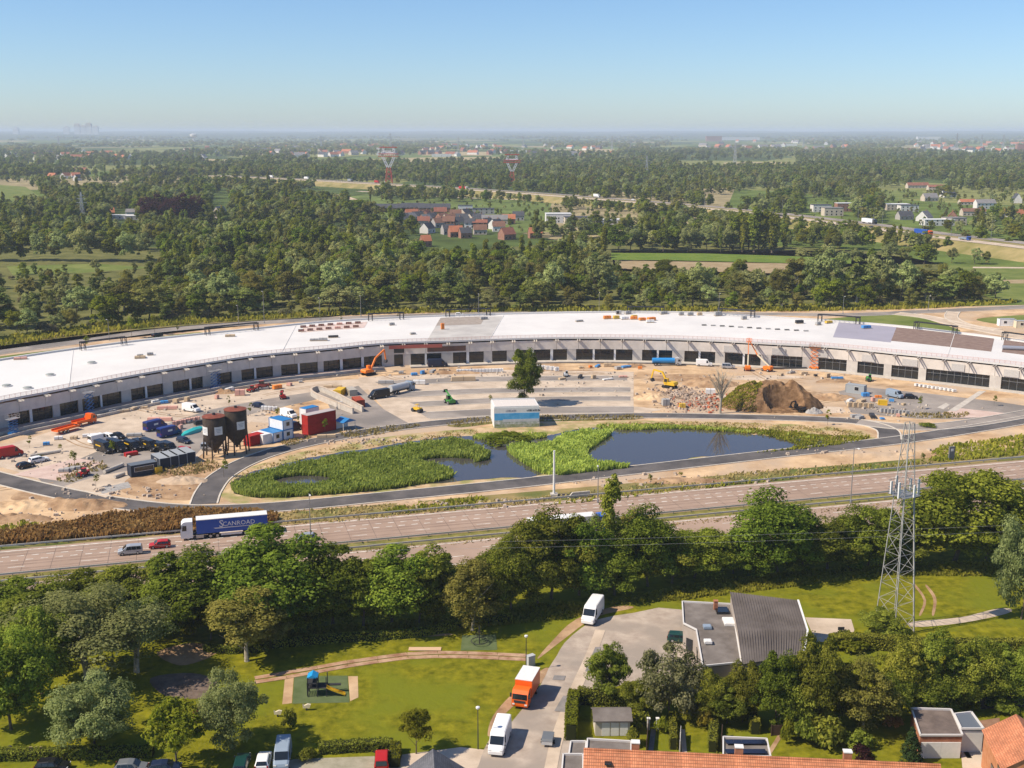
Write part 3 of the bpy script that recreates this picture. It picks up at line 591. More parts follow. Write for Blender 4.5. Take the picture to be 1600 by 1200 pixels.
SAP = [(117, 700, 730, 'beside the concrete pipes'), (46, 680, 700, 'left of the white estate car'), (93, 692, 706, 'left of the row of black vans'), (150, 738, 762, 'below the red forklift'), (176, 685, 712, 'in front of the black vans'), (350, 714, 746, 'beside the road under the silos'),
       (358, 618, 636, 'left behind the taller silo'), (391, 628, 650, 'right behind the taller silo'), (433, 635, 655, 'behind the white cabins'), (508, 652, 678, 'in front of the red containers'), (465, 650, 670, 'left of the red containers'), (1293, 638, 664, 'by the ring road below the soil mound'),
       (1438, 617, 640, 'beside the dark car on the right car park'), (1553, 615, 634, 'right of the concrete footpath'), (1064, 736, 745, 'on the road edge below the pond'), (1016, 738, 757, 'on the dry bank right of the poplar'), (1442, 705, 725, 'on the dry bank behind the lattice mast'), (768, 615, 632, 'left above the picture hoarding'),
       (134, 522, 548, 'first from the left behind the white roof'), (206, 490, 528, 'behind the roof beside a tall lamp'), (242, 487, 523, 'behind the roof right of the tall lamp'), (278, 505, 520, 'third along behind the white roof'), (534, 492, 504, 'behind the middle of the white roof'), (502, 488, 502, 'left of centre behind the white roof'), (622, 487, 498, 'behind the grey roof section')]
for u, vt, vb, where in SAP:
    h = HT(u, vb, vt); tree('sapling', P(u, vb), h, max(1.4, h * .45), 'thin young tree ' + where, name='young_tree', group='young trees planted on the site')
BUSH = [('rustbush', 316, 1098, 1135, 34, 'rust brown dead bush between the bright tree and the willow'), ('bush', 452, 1101, 1140, 22, 'dark upright bush beside the play mat'), ('bush', 262, 1092, 1122, 26, 'small dark bush left of the rust brown bush'),
        ('bush', 480, 1168, 1186, 30, 'rounded bush beside the parked grey van'), ('brightbush', 795, 678, 690, 70, 'bright green bank bushes under the picture hoarding'), ('brightbush', 1035, 1118, 1146, 22, 'bright bush beside the clipped garden hedge'),
        ('yellowbush', 1075, 1095, 1130, 34, 'yellow green shrub in the middle garden'), ('yellowbush', 1100, 1100, 1140, 26, 'yellow green shrub by the round garden bed'), ('bush', 1000, 1108, 1135, 30, 'green shrub left of the white garden gate'), ('bush', 990, 1135, 1165, 24, 'shrub right of the garden shed'),
        ('purplebush', 1343, 1165, 1188, 40, 'dark purple shrub beside the tiled roof'), ('bush', 1285, 1110, 1160, 60, 'grey green shrubs in the right garden'), ('bush', 1340, 1140, 1168, 44, 'leafy shrub behind the purple shrub'), ('bush', 1255, 1120, 1165, 36, 'shrub by the brown garden post'),
        ('rustbush', 1395, 1110, 1140, 30, 'reddish shrub left of the flat garage roof'), ('bush', 1480, 1090, 1112, 50, 'low shrub above the flat garage roof'), ('brightbush', 1510, 1085, 1110, 40, 'bright shrub above the garage courtyard'), ('bush', 1560, 1090, 1112, 50, 'shrub row above the brick house'),
        ('bush', 1385, 970, 1000, 60, 'tangled shrubs right below the lattice mast'), ('brightbush', 1330, 985, 1010, 60, 'loose green shrubs left below the lattice mast'), ('bush', 1340, 1090, 1112, 60, 'shade shrub under the feathery tree'), ('bush', 1075, 1060, 1090, 60, 'shrub under the cream tinged tree'),
        ('leafy', 1125, 1060, 1118, 50, 'dark shrub between garden trees below workshop'), ('leafy', 1240, 1060, 1120, 44, 'dark shrub between the garden trees'), ('brightbush', 1228, 1120, 1160, 24, 'pale green climber on the garden fence'), ('bush', 60, 708, 712, 14, 'low green shrub beside the red van'),
        ('bush', 1450, 660, 667, 24, 'round green bush at the right car park bend'), ('scrub', 930, 790, 850, 20, 'small scrub beside the poplar foot')]
for k, u, vt, vb, wpx, lab in BUSH: ptree(k, u, vt, vb, wpx, lab, cat='bush', name='shrub', trunk=False)
# ---- the wood behind the building: the largest trees one by one
LOOK = dict(wood='olive green tree', pale='pale grey green tree', leafy='fresh green tree', wooddark='dark green tree', birch='yellowish birch', scrub='low blossoming bush', tallwood='tall slender tree', light='bright green tree', poplar='slim poplar')
STUFFROW = []
def wood_row(n, u0, u1, vf, h0, h1, keys, label, group, wf=.80, one=True):
    for i in range(n):
        u = u0 + (u1 - u0) * (i + .5 + .7 * (rnd.random() - .5)) / n; v = vf(u) + (rnd.random() - .5) * 4
        k = rnd.choices([a for a, _ in keys], [b for _, b in keys])[0]; h = h0 + (h1 - h0) * rnd.random()
        lb = LOOK[k] + ', ' + ordinal(i + 1) + ' from the left ' + label
        if k == 'scrub': h *= .4
        if not one: p_ = P(u, v); STUFFROW.append((k, p_.x, p_.y, h / TK[k][0][2])); continue
        if k == 'poplar': tree(k, P(u, v), h * 1.25, h * .25, lb, group=group)
        else: tree(k, P(u, v), h, h * wf * (.8 + .5 * rnd.random()) * (1.6 if k == 'scrub' else 1), lb, group=group)
def edge(u): return float(np.interp(u, [-80, 0, 200, 400, 600, 900, 1200, 1400, 1560, 1640], [540, 529, 505, 494, 486, 483, 483, 480, 471, 466]))
mixk = (('wood', 4), ('tallwood', 3), ('pale', 4), ('light', 2), ('wooddark', 2), ('birch', 2), ('scrub', 3))
wood_row(70, -60, 1565, lambda u: edge(u), 6, 15, mixk, 'in the front row of the wood', 'trees at the front edge of the wood')
wood_row(52, -60, 1550, lambda u: edge(u) - 17, 8, 17, mixk, 'in the second row of the wood', 'trees in the second row of the wood')
wood_row(44, -40, 960, lambda u: edge(u) - 36, 8, 16, mixk, 'in the third row of the wood', None, one=False)
wood_row(20, 1000, 1530, lambda u: 440, 3.5, 6, (('wood', 2), ('pale', 3), ('light', 2)), 'in front of the brown reed bed', 'trees in front of the reed bed')
wood_row(26, 230, 960, lambda u: 431, 9, 16, mixk, 'in the fourth row of the wood', None, one=False)
wood_row(24, -30, 560, lambda u: 408, 15, 22, (('wooddark', 4), ('pale', 2), ('wood', 2)), 'beyond the small left meadow', None, one=False)
wood_row(20, -60, 330, lambda u: 474, 7, 13, mixk, 'in the left corner of the wood', 'trees in the left corner of the wood')
wood_row(18, -60, 280, lambda u: 452, 5, 9, mixk, 'in front of the small left meadow', None, one=False)
wood_row(24, 960, 1560, lambda u: 459, 5, 9.5, mixk, 'in the right part of the wood', 'trees in the right part of the wood')
wood_row(16, 940, 1215, lambda u: 392, 13, 20, (('pale', 4), ('poplar', 3), ('wooddark', 2)), 'along the green dyke', 'trees along the green dyke')
wood_row(12, 1235, 1560, lambda u: 412, 9, 14, (('pale', 4), ('wood', 2), ('wooddark', 1)), 'below the far motorway', 'trees below the far motorway')
for i, (u, vt, vb, w) in enumerate(((1243, 392, 466, 44), (1272, 396, 470, 40), (1302, 384, 470, 52), (1338, 398, 472, 46), (1372, 392, 470, 48), (1408, 400, 470, 44), (1446, 410, 468, 40), (1482, 414, 466, 40), (1095, 408, 470, 40), (1150, 420, 472, 34), (930, 396, 468, 48), (860, 402, 470, 44), (700, 408, 474, 40), (520, 404, 478, 46), (350, 412, 486, 48))): ptree('pale' if i % 3 else 'tallwood', u, vt, vb, w, 'tall pale tree of the wood, %s' % ('%s of eight at right' % ORD1[i] if i < 8 else ('left behind the reed bed', 'right behind the reed bed', 'behind the middle shops', 'behind the lone tree', 'behind the grey roof section', 'behind the pink bundles', 'behind the left roof')[i - 8]))
for u, vt, vb, w in ((248, 303, 352, 60), (290, 302, 352, 62)): ptree('beech', u, vt, vb, w, 'dark purple copper beech, %s of the pair' % ('left' if u < 270 else 'right'))
for i, (u, vt, vb) in enumerate(((1145, 335, 392), (1160, 330, 392), (1178, 322, 394), (1192, 326, 394), (1206, 330, 395))): ptree('poplar', u, vt, vb, 22, 'tall dark columnar poplar, %s of five at the dyke end' % ORD1[i], group='columnar poplars at the dyke end')
for u, vt, vb, w in ((1035, 403, 438, 34), (1155, 403, 438, 32)): ptree('maple', u, vt, vb, w, 'round dark tree alone in the %s reed bed' % ('left' if u < 1100 else 'right'))
# ------------------------------------------------------------------ the far woods: too many to count, scattered over the plain
OPEN = [[(U_[0], U_[1]) for U_ in q] for q in (
 [(950, 392), (1340, 400), (1340, 416), (1250, 432), (960, 424)], [(1470, 408), (1660, 408), (1660, 478), (1560, 472), (1500, 445)],
 [(-60, 280), (45, 288), (80, 318), (30, 328), (-60, 330)], [(90, 284), (205, 288), (205, 300), (95, 302)], [(0, 408), (250, 408), (250, 422), (0, 432)],
 [(455, 298), (560, 300), (600, 316), (470, 316)], [(560, 244), (790, 243), (790, 255), (560, 256)], [(1125, 250), (1245, 250), (1245, 264), (1130, 264)],
 [(310, 245), (385, 247), (380, 258), (320, 257)], [(650, 236), (770, 235), (775, 244), (655, 244)], [(795, 232), (965, 231), (965, 240), (810, 239)], [(1210, 225), (1325, 226), (1315, 235), (1210, 234)],
 [(1360, 294), (1450, 293), (1460, 313), (1370, 315)], [(625, 316), (875, 318), (875, 350), (780, 384), (735, 396), (690, 384), (610, 344), (540, 332), (540, 318)], [(860, 328), (1000, 332), (1000, 352), (880, 362)], [(1250, 312), (1335, 314), (1335, 350), (1255, 345)],
 [(1375, 312), (1480, 312), (1530, 350), (1500, 366), (1380, 352)], [(1420, 284), (1480, 284), (1480, 300), (1420, 300)], [(1480, 300), (1640, 300), (1640, 345), (1490, 345)], [(170, 330), (215, 330), (215, 362), (170, 362)], [(630, 375), (860, 375), (1000, 372), (1000, 392), (860, 398), (650, 398)], [(330, 306), (360, 306), (360, 345), (330, 345)])]
OPENW = [[tuple(P(*p))[:2] for p in q] for q in OPEN]
MWL = line_pts(MWP, 6); MWL2 = line_pts(MWQ, 6); BRL = line_pts([(-160, 575), (0, 551), (120, 535), (250, 517), (400, 505), (600, 495), (800, 490), (1200, 491), (1450, 487), (1800, 470)], 4)
MWX, MWY = [p.x for p in mq], [p.y for p in mq]
def near_line(x, y, L, d): return any((x - p.x) ** 2 + (y - p.y) ** 2 < d * d for p in L)
def vnoise(x, y, s, seed=0):
    x, y = x / s + seed * 17.3, y / s + seed * 9.1
    return (math.sin(x * 1.7 + math.sin(y * 1.3 + seed) * 1.6) + math.sin(y * 2.1 + math.sin(x * 1.1) * 1.7) + math.sin((x + y) * 1.3 + 2 * math.sin((x - y) * .7))) / 3
pts = {k: [] for k in ('wood', 'pale', 'wooddark', 'light', 'poplar', 'tallwood', 'birch', 'scrub', 'clump')}
for k, x, y, s_ in STUFFROW: pts[k].append((x, y, s_, rnd.random() * 6.28))
def infill(q, n, keys, h0, h1):
    w_ = [tuple(P(*p))[:2] for p in q]; x0, x1, y0, y1 = min(p[0] for p in w_), max(p[0] for p in w_), min(p[1] for p in w_), max(p[1] for p in w_)
    for _ in range(n):
        x, y = x0 + (x1 - x0) * rnd.random(), y0 + (y1 - y0) * rnd.random()
        if inside(x, y, w_) and not near_line(x, y, mq, 22): pts[rnd.choice(keys)].append((x, y, h0 + (h1 - h0) * rnd.random(), rnd.random() * 6.28))
def scatter(n, v0, v1, thr, keys, h0, h1, ymin=None):
    d0, d1 = P(800, v0).y, P(800, v1).y
    for _ in range(n):
        t = rnd.random(); y = 1 / (1 / d0 + (1 / d1 - 1 / d0) * t); x = (rnd.random() * 2 - 1) * y * .50
        u, v = U(x, y)
        if v > 400 and v > edge(min(max(u, -80), 1640)) - 25: continue
        if v > 393 and (u > 945 or u < 260): continue
        if vnoise(x, y, 60 + y * .05, 3) + .35 * vnoise(x, y, 18 + y * .012, 5) < thr: continue
        if any(inside(x, y, q) for q in OPENW): continue
        if y < 2400 and (near_line(x, y, MWL, 24) or near_line(x, y, MWL2, 16)): continue
        hs_ = h0 + (h1 - h0) * rnd.random()
        if 600 < y < 2000:
            dy = float(np.interp(x, MWX, MWY)) - y
            if -30 < dy < 30: continue
            if 0 < dy < 125: hs_ = min(hs_, (4.5 + .068 * dy) / 14)
        pts[rnd.choices([a for a, _ in keys], [b for _, b in keys])[0]].append((x, y, hs_, rnd.random() * 6.28))
infill([(540, 318), (875, 320), (860, 360), (740, 380), (620, 345)], 260, ('light', 'wooddark', 'pale'), .18, .5); infill([(1380, 300), (1640, 300), (1640, 360), (1400, 352)], 420, ('light', 'wooddark', 'wood', 'pale'), .2, .55); infill([(1255, 312), (1335, 314), (1335, 345), (1255, 340)], 50, ('light', 'wooddark'), .2, .4); infill([(860, 328), (1000, 332), (1000, 372), (880, 375)], 120, ('light', 'wooddark', 'pale'), .2, .5); infill([(960, 420), (1560, 440), (1560, 472), (960, 478)], 260, ('scrub', 'light', 'pale', 'wood'), .3, .6); infill([(-60, 430), (280, 424), (330, 490), (-60, 520)], 200, ('scrub', 'light', 'pale', 'wood'), .3, .65)
infill([(230, 424), (950, 424), (950, 474), (620, 478), (400, 486), (240, 494)], 620, ('wood', 'pale', 'light', 'wooddark', 'tallwood', 'birch'), .4, .9); infill([(960, 436), (1550, 445), (1560, 466), (960, 474)], 260, ('wood', 'pale', 'light', 'wooddark'), .35, .7)
scatter(3800, 445, 330, -.80, (('wood', 4), ('pale', 4), ('wooddark', 3), ('light', 2), ('poplar', 1)), .5, 1.2)
scatter(8500, 345, 266, -.70, (('wood', 4), ('pale', 3), ('wooddark', 4), ('light', 2), ('poplar', .7)), .5, 1.35)
scatter(7500, 282, 236, -.48, (('wooddark', 5), ('wood', 3), ('pale', 2)), .9, 1.5)
scatter(5500, 240, 216, -.25, (('clump', 1),), .9, 1.7)
scatter(3600, 218, 209, -.10, (('clump', 1),), 1.3, 2.8)
TK['clump'] = [(crown_mesh('crown', LM['wooddark' if 'wooddark' in LM else 'forest'], 12, 9, .0, 22, .34, 900, 1.9, 'dome'), None, 12, 9) for _ in range(2)]
def gn_wood(key, label, name):
    a = np.array(pts[key]);
    me = bpy.data.meshes.new(name); me.vertices.add(len(a)); co = np.zeros((len(a), 3), np.float32); co[:, :2] = a[:, :2]; me.vertices.foreach_set('co', co.ravel())
    for nm, colm in (('size', 2), ('turn', 3)):
        at = me.attributes.new(nm, 'FLOAT', 'POINT'); at.data.foreach_set('value', a[:, colm].astype(np.float32))
    o = bpy.data.objects.new(name, me); col.objects.link(o); tag(o, label, 'woodland', None, 'stuff')
    ng = bpy.data.node_groups.new(name, 'GeometryNodeTree'); ng.interface.new_socket('Geometry', in_out='INPUT', socket_type='NodeSocketGeometry'); ng.interface.new_socket('Geometry', in_out='OUTPUT', socket_type='NodeSocketGeometry')
    gi, go = ng.nodes.new('NodeGroupInput'), ng.nodes.new('NodeGroupOutput')
    ip = ng.nodes.new('GeometryNodeInstanceOnPoints'); jg = ng.nodes.new('GeometryNodeGeometryToInstance')
    for cm, tm, H, Rr in TK[key]:
        src = bpy.data.objects.new('foliage_source', cm); oi = ng.nodes.new('GeometryNodeObjectInfo'); oi.inputs['Object'].default_value = src; oi.inputs['As Instance'].default_value = False
        ng.links.new(oi.outputs['Geometry'], jg.inputs[0])
    ip.inputs['Pick Instance'].default_value = True
    sz = ng.nodes.new('GeometryNodeInputNamedAttribute'); sz.data_type = 'FLOAT'; sz.inputs[0].default_value = 'size'
    tn = ng.nodes.new('GeometryNodeInputNamedAttribute'); tn.data_type = 'FLOAT'; tn.inputs[0].default_value = 'turn'
    cx = ng.nodes.new('ShaderNodeCombineXYZ'); ng.links.new(tn.outputs[0], cx.inputs[2])
    ng.links.new(gi.outputs[0], ip.inputs['Points']); ng.links.new(jg.outputs[0], ip.inputs['Instance']); ng.links.new(cx.outputs[0], ip.inputs['Rotation']); ng.links.new(sz.outputs[0], ip.inputs['Scale'])
    ng.links.new(ip.outputs[0], go.inputs[0]); md = o.modifiers.new('scatter', 'NODES'); md.node_group = ng
    return o
gn_wood('wood', 'olive green woodland spread over the plain beyond the site', 'woodland')
gn_wood('pale', 'pale grey green woodland mixed into the plain', 'woodland')
gn_wood('wooddark', 'dark green woodland covering the plain', 'woodland')
gn_wood('light', 'bright green woodland patches on the plain', 'woodland')
gn_wood('poplar', 'slim poplars scattered over the plain', 'woodland')
gn_wood('tallwood', 'tall slender trees deep in the wood', 'woodland'); gn_wood('birch', 'yellowish birches deep in the wood', 'woodland'); gn_wood('scrub', 'low blossoming scrub in the wood clearings', 'scrubland')
gn_wood('clump', 'blue green far woods below the horizon', 'far_woodland')
print('WOODS', {k: len(v) for k, v in pts.items()})
# ------------------------------------------------------------------ the long curved retail building
BH = 7.9
front_px = [(-90, 698), (0, 673), (85, 655), (205, 629), (300, 611), (400, 594), (515, 582), (600, 573), (700, 569), (800, 565), (895, 563), (1000, 564), (1100, 567), (1200, 573), (1300, 579), (1400, 590), (1500, 601), (1600, 613), (1700, 627)]
FQ = catmull([P(*p) for p in front_px], 16)
FS = [0.0]
for a, b in zip(FQ, FQ[1:]): FS.append(FS[-1] + (b - a).length)
FU = [U(p.x, p.y)[0] for p in FQ]
def s_of_u(u): return float(np.interp(u, FU, FS))
_fx, _fy = [p.x for p in FQ], [p.y for p in FQ]
def F(s, off=0.0, z=0.0):
    """point on the facade line at arc length s, off metres out towards the camera"""
    x, y = np.interp(s, FS, _fx), np.interp(s, FS, _fy); x2, y2 = np.interp(s + .5, FS, _fx), np.interp(s + .5, FS, _fy); x1, y1 = np.interp(s - .5, FS, _fx), np.interp(s - .5, FS, _fy)
    t = Vector((x2 - x1, y2 - y1, 0)).normalized(); n = Vector((t.y, -t.x, 0)); return Vector((x, y, z)) + n * off
def fbox(s0, s1, o0, o1, z0, z1, seg=3.0):
    m = MB(); k = max(1, int(abs(s1 - s0) / seg)); rings = []
    for i in range(k + 1):
        s = s0 + (s1 - s0) * i / k; rings.append([F(s, o0, z0), F(s, o1, z0), F(s, o1, z1), F(s, o0, z1)])
    return m.loft(rings)
bld = thing('retail_building', 'very long curved white roofed retail building under construction', 'building', tuple(F(FS[-1] / 2)))
BL = Vector(bld.location)
def bpart(name, m, mt, parent=None, smooth=False):
    m.v = [(x - BL.x, y - BL.y, z) for x, y, z in m.v]; return m.build(name, mt, parent or bld, smooth)
facade = mat('facade_concrete', (0.56, 0.51, 0.46), 0.85, rgb2=(0.68, 0.62, 0.56), scale=0.35, bump=0.01, objvar=0.06)
pier = mat('pier_concrete', (0.46, 0.42, 0.38), 0.85, rgb2=(0.55, 0.51, 0.46), scale=0.4, objvar=0.06)
membrane = mat('roof_membrane', (0.60, 0.58, 0.56), 0.6, rgb2=(0.68, 0.66, 0.635), scale=0.06, coord='Position', detail=8)
shopglass = mat('shop_glass', (0.010, 0.014, 0.017), 0.12, spec=0.6)
OPEN_U = [(-60, -20), (15, 48), (52, 84), (95, 124), (130, 158), (161, 191), (206, 228), (231, 256), (271, 297), (300, 318), (340, 363), (378, 398), (401, 427), (440, 466), (469, 497), (506, 532), (536, 565), (569, 597), (616, 630), (642, 664), (667, 690), (708, 729), (733, 756), (769, 792),
          (806, 830), (834, 860), (864, 886), (900, 926), (929, 959), (962, 988), (1003, 1026), (1029, 1050), (1069, 1091), (1094, 1117), (1132, 1160), (1163, 1188), (1204, 1253), (1278, 1322), (1339, 1380), (1392, 1434), (1446, 1545), (1563, 1612), (1630, 1670)]
ops = [(s_of_u(a), s_of_u(b), a) for a, b in OPEN_U]
SB0, SB1 = FS[0] + 1, FS[-1] - 1
OZ = 4.0
cur = SB0; gap_no = 0
for s0, s1, u in ops:
    if s0 - cur > 1.2: bpart('pier', fbox(cur, s0, -0.35, 0.0, 0, OZ), pier)
    elif s0 > cur: bpart('mullion_column', fbox(cur, s0, -0.25, -0.02, 0, OZ), white)
    w_ = bpart('shop_window', fbox(s0, s1, -0.62, -0.55, 0.05, OZ + (1.6 if u == 616 else -.05)), shopglass)
    mm_ = MB(); nm = max(1, round((s1 - s0) / 2.2))
    for k in range(1, nm): p = F(s0 + (s1 - s0) * k / nm, -0.50); mm_.box((p.x, p.y, 2.0), (.09, .09, 3.9))
    for z in (.1, 2.7): mm_.add(*(lambda q: (q.v, q.f))(fbox(s0, s1, -.55, -.47, z, z + .09)))
    bpart('window_frame', mm_, darksteel if u < 1190 else steel, w_)
    cur = s1
if SB1 > cur: bpart('pier', fbox(cur, SB1, -0.35, 0.0, 0, OZ), pier)
# upper wall in precast panels with open joints; roof beams stick out above them
RAF = []; s = SB0; k = 0
while s < SB1 - 1:
    e = min(s + 7.6, SB1); uu = float(np.interp((s + e) / 2, FS, FU))
    bpart('wall_panel', fbox(s + .05, e - .05, -0.32, 0.03, OZ, BH - .75), facade)
    RAF.append(s); s = e
RAF.append(SB1)
for s in RAF:
    a, b = F(s, .03, BH - .45), F(s, 2.6, BH - .45)
    rb = MB()
    for ds in (-.38, .38): rb.loft([[F(s + ds + e, .0, BH - 1.1) for e in (-.09, .09)] + [F(s + ds + e, .0, BH - .3) for e in (.09, -.09)], [F(s + ds + e, 2.5, BH - .62) for e in (-.09, .09)] + [F(s + ds + e, 2.5, BH - .3) for e in (.09, -.09)]])
    bpart('roof_beam', rb, pier)
# sign panels set over the finished shop fronts on the right
for a, b in ((1130, 1152), (1205, 1226), (1272, 1292), (1345, 1366), (1408, 1432), (1485, 1505), (1566, 1590)):
    bpart('louvre_panel', fbox(s_of_u(a), s_of_u(b), .06, .28, OZ + .3, BH - 1.4), mat('louvre_grey', (0.48, 0.46, 0.44), 0.6, var=.08, scale=2))
for a, b in ((616, 632), (668, 728)): bpart('upper_window', fbox(s_of_u(a), s_of_u(b), .05, .10, OZ + .5, BH - 1.6), mat('brown_glass', (0.10, 0.045, 0.035), 0.2, spec=.5) if a > 650 else shopglass)
bpart('safety_net', fbox(s_of_u(606), s_of_u(690), 2.55, 2.6, BH - 1.5, BH - .3), mat('red_net', (0.42, 0.12, 0.09), 0.8))
# roof: deck, fascia, parapets
back_px = [(-90, 577), (0, 563), (100, 548), (200, 535), (300, 524), (400, 514), (500, 504), (600, 498), (700, 494), (800, 491), (900, 489), (1000, 488), (1100, 490), (1200, 496), (1300, 502), (1400, 510), (1500, 521), (1600, 534), (1700, 548)]
BQ = catmull([P(u, v, BH) for u, v in back_px], 16)
N_ = 120; fr = [F(SB0 + (SB1 - SB0) * i / N_, .22) for i in range(N_ + 1)]
bs_ = [0.0]
for a, b in zip(BQ, BQ[1:]): bs_.append(bs_[-1] + (b - a).length)
bk = []
for i in range(N_ + 1):
    t = bs_[-1] * i / N_; bk.append(Vector((np.interp(t, bs_, [p.x for p in BQ]), np.interp(t, bs_, [p.y for p in BQ]), 0)))
def deck(i0, i1, t0, t1, z0, z1, m, name='roof'):
    rings = []
    for i in range(i0, i1 + 1):
        a, b = fr[i].lerp(bk[i], t0), fr[i].lerp(bk[i], t1); rings.append([(a.x, a.y, z0), (b.x, b.y, z0), (b.x, b.y, z1), (a.x, a.y, z1)])
    return bpart(name, MB().loft(rings), m)
roof = deck(0, N_, 0.0, 1.0, BH - .25, BH, membrane)
deck(0, N_, 0.0, 0.012, BH, BH + .35, mat('parapet_metal', (0.60, 0.58, 0.56), 0.5), 'parapet')
deck(0, N_, 0.985, 1.0, BH, BH + .6, MATS['parapet_metal'], 'parapet')
bpart('back_wall', MB().loft([[(p.x, p.y, 0), (p.x, p.y, BH - .25), (p.x + .3, p.y - .3, BH - .25), (p.x + .3, p.y - .3, 0)] for p in bk]), facade)
def ui(u): return int(round(np.interp(s_of_u(u), [SB0, SB1], [0, N_])))
deck(ui(-60), ui(105), .03, .97, BH + .01, BH + .05, mat('roof_membrane_new', (0.66, 0.65, 0.63), 0.55, var=.03, scale=.05, coord='Position'), 'roof_section')
greyroof = mat('bare_deck', (0.40, 0.38, 0.36), 0.85, rgb2=(0.50, 0.48, 0.45), scale=0.15, coord='Position')
deck(ui(672), ui(760), .04, .92, BH + .01, BH + .06, greyroof, 'roof_section')
deck(ui(672), ui(738), .60, .93, BH + .07, BH + .10, mat('roof_gravel', (0.27, 0.23, 0.20), 0.95, rgb2=(0.36, 0.31, 0.27), scale=.8, coord='Position'), 'roof_section')
deck(ui(1290), ui(1388), .36, .97, BH + .01, BH + .06, mat('grey_foil', (0.33, 0.31, 0.36), 0.5, var=.06, scale=.1, coord='Position'), 'roof_section')
deck(ui(1388), ui(1545), .42, .96, BH + .01, BH + .06, mat('brown_substrate', (0.19, 0.13, 0.11), 0.95, rgb2=(0.26, 0.19, 0.16), scale=.5, coord='Position'), 'roof_section')
deck(ui(1560), ui(1680), .45, .96, BH + .01, BH + .06, MATS['brown_substrate'], 'roof_section')
deck(ui(450), ui(560), .66, .90, BH + .01, BH + .05, mat('pink_foil', (0.58, 0.46, 0.41), 0.6, var=.08, scale=.2, coord='Position'), 'roof_section')
for u in (105, 447, 760, 1470):
    i = ui(u); deck(i, i + 1, .02, .98, BH + .052, BH + .085, MATS['parapet_metal'], 'roof_seam') if False else None
    a, b = fr[i].lerp(bk[i], .03), fr[i].lerp(bk[i], .97); bpart('roof_seam', MB().bar((a.x, a.y, BH + .09), (b.x, b.y, BH + .06), .18, .06), membrane)
# temporary edge protection along the front of the roof
gr = MB(); gp = MB()
for i in range(0, N_ * 2 + 1):
    s = SB0 + (SB1 - SB0) * i / (N_ * 2); p = F(s, .12, BH)
    gp.box((p.x, p.y, BH + .75), (.07, .07, 1.2))
for z in (.65, 1.0, 1.3):
    for i in range(N_): a, b = fr[i], fr[i + 1]; gr.bar((a.x, a.y + .1, BH + z), (b.x, b.y + .1, BH + z), .05, .07 if z < 1.2 else .09)
rail = thing('guard_rail', 'salmon coloured temporary guard rail along the front roof edge', 'guard rail', (0, 0, 0))
pinkrail = mat('rail_salmon', (0.55, 0.32, 0.27), 0.6)
gp.build('post', pinkrail, rail); gr.build('rail', pinkrail, rail)
# raised walkway and trench along the left half of the shop fronts
wq = [F(SB0 + i * 3.0, 0) for i in range(int((s_of_u(600) - SB0) / 3.0))]
m_ = MB().loft([[F(s_, .02, 0), F(s_, .02, .55), F(s_, 4.6, .55), F(s_, 4.6, 0)] for s_ in np.arange(SB0, s_of_u(600), 3.0)]); tag(m_.build('walkway', mat('walk_pavers', (0.30, 0.22, 0.20), 0.9, rgb2=(0.38, 0.30, 0.27), scale=.6, coord='Position')), kind='structure')
m_ = MB().loft([[F(s_, 4.6, 0), F(s_, 4.6, .95), F(s_, 4.95, .95), F(s_, 4.95, 0)] for s_ in np.arange(SB0, s_of_u(600), 3.0)]); tag(m_.build('retaining_kerb', concrete), kind='structure')
m_ = MB().loft([[F(s_, 4.95, .0), F(s_, 4.95, .07), F(s_, 8.2, .07), F(s_, 8.2, .0)] for s_ in np.arange(SB0, s_of_u(605), 3.0)]); tag(m_.build('drain_trench', mat('dark_ground', (0.075, 0.065, 0.06), 0.95, rgb2=(0.17, 0.14, 0.12), scale=.5, coord='Position')), kind='structure')  # trench drawn as a flat strip, darker than the ground beside it
m_ = MB().loft([[F(s_, 8.2, 0), F(s_, 8.2, .8), F(s_, 8.6, .8), F(s_, 8.6, 0)] for s_ in np.arange(SB0, s_of_u(470), 3.0)]); tag(m_.build('retaining_kerb', concrete), kind='structure')
m_ = MB().loft([[F(s_, .02, 0), F(s_, .02, .2), F(s_, 3.4, .2), F(s_, 3.4, 0)] for s_ in np.arange(s_of_u(640), SB1, 3.0)]); tag(m_.build('walkway', concrete), kind='structure')
m_ = MB().loft([[F(s_, 3.4, 0), F(s_, 3.4, .07), F(s_, 5.2, .07), F(s_, 5.2, 0)] for s_ in np.arange(s_of_u(640), s_of_u(1130), 3.0)]); tag(m_.build('drain_trench', MATS['dark_ground']), kind='structure')
# ---- plant frames standing along the back of the roof, skylights, stores of material
def roof_pt(u, t): i = min(max(ui(u), 0), N_); p = fr[i].lerp(bk[i], t); return Vector((p.x, p.y, BH))
def plant_frame(u, t, wd, label):
    p = roof_pt(u, t); i = min(ui(u), N_ - 1); rz = math.atan2(bk[i + 1].y - bk[i].y, bk[i + 1].x - bk[i].x); o = thing('plant_frame', label, 'plant frame', p, rz, 'steel plant frames on the roof')
    for x in (-wd / 2, wd / 2):
        leg_ = MB()
        for dx in (-.7, .7):
            for y in (-.7, .7): leg_.box((x + dx, y, 1.3), (.16, .16, 2.6))
            leg_.bar((x + dx, -.7, .3), (x + dx, .7, 2.4), .12, .12)
        for y in (-.7, .7): leg_.bar((x - .8, y, 2.5), (x + .8, y, 2.5), .16, .2)
        leg_.build('trestle', darksteel, o)
    b = MB()
    for y in (-.7, .7): b.bar((-wd / 2 - .8, y, 2.75), (wd / 2 + .8, y, 2.75), .22, .26)
    for k in range(9): x = -wd / 2 + wd * k / 8; b.bar((x, -.8, 2.85), (x, .8, 2.85), .1, .1)
    b.build('cross_beam', darksteel, o)
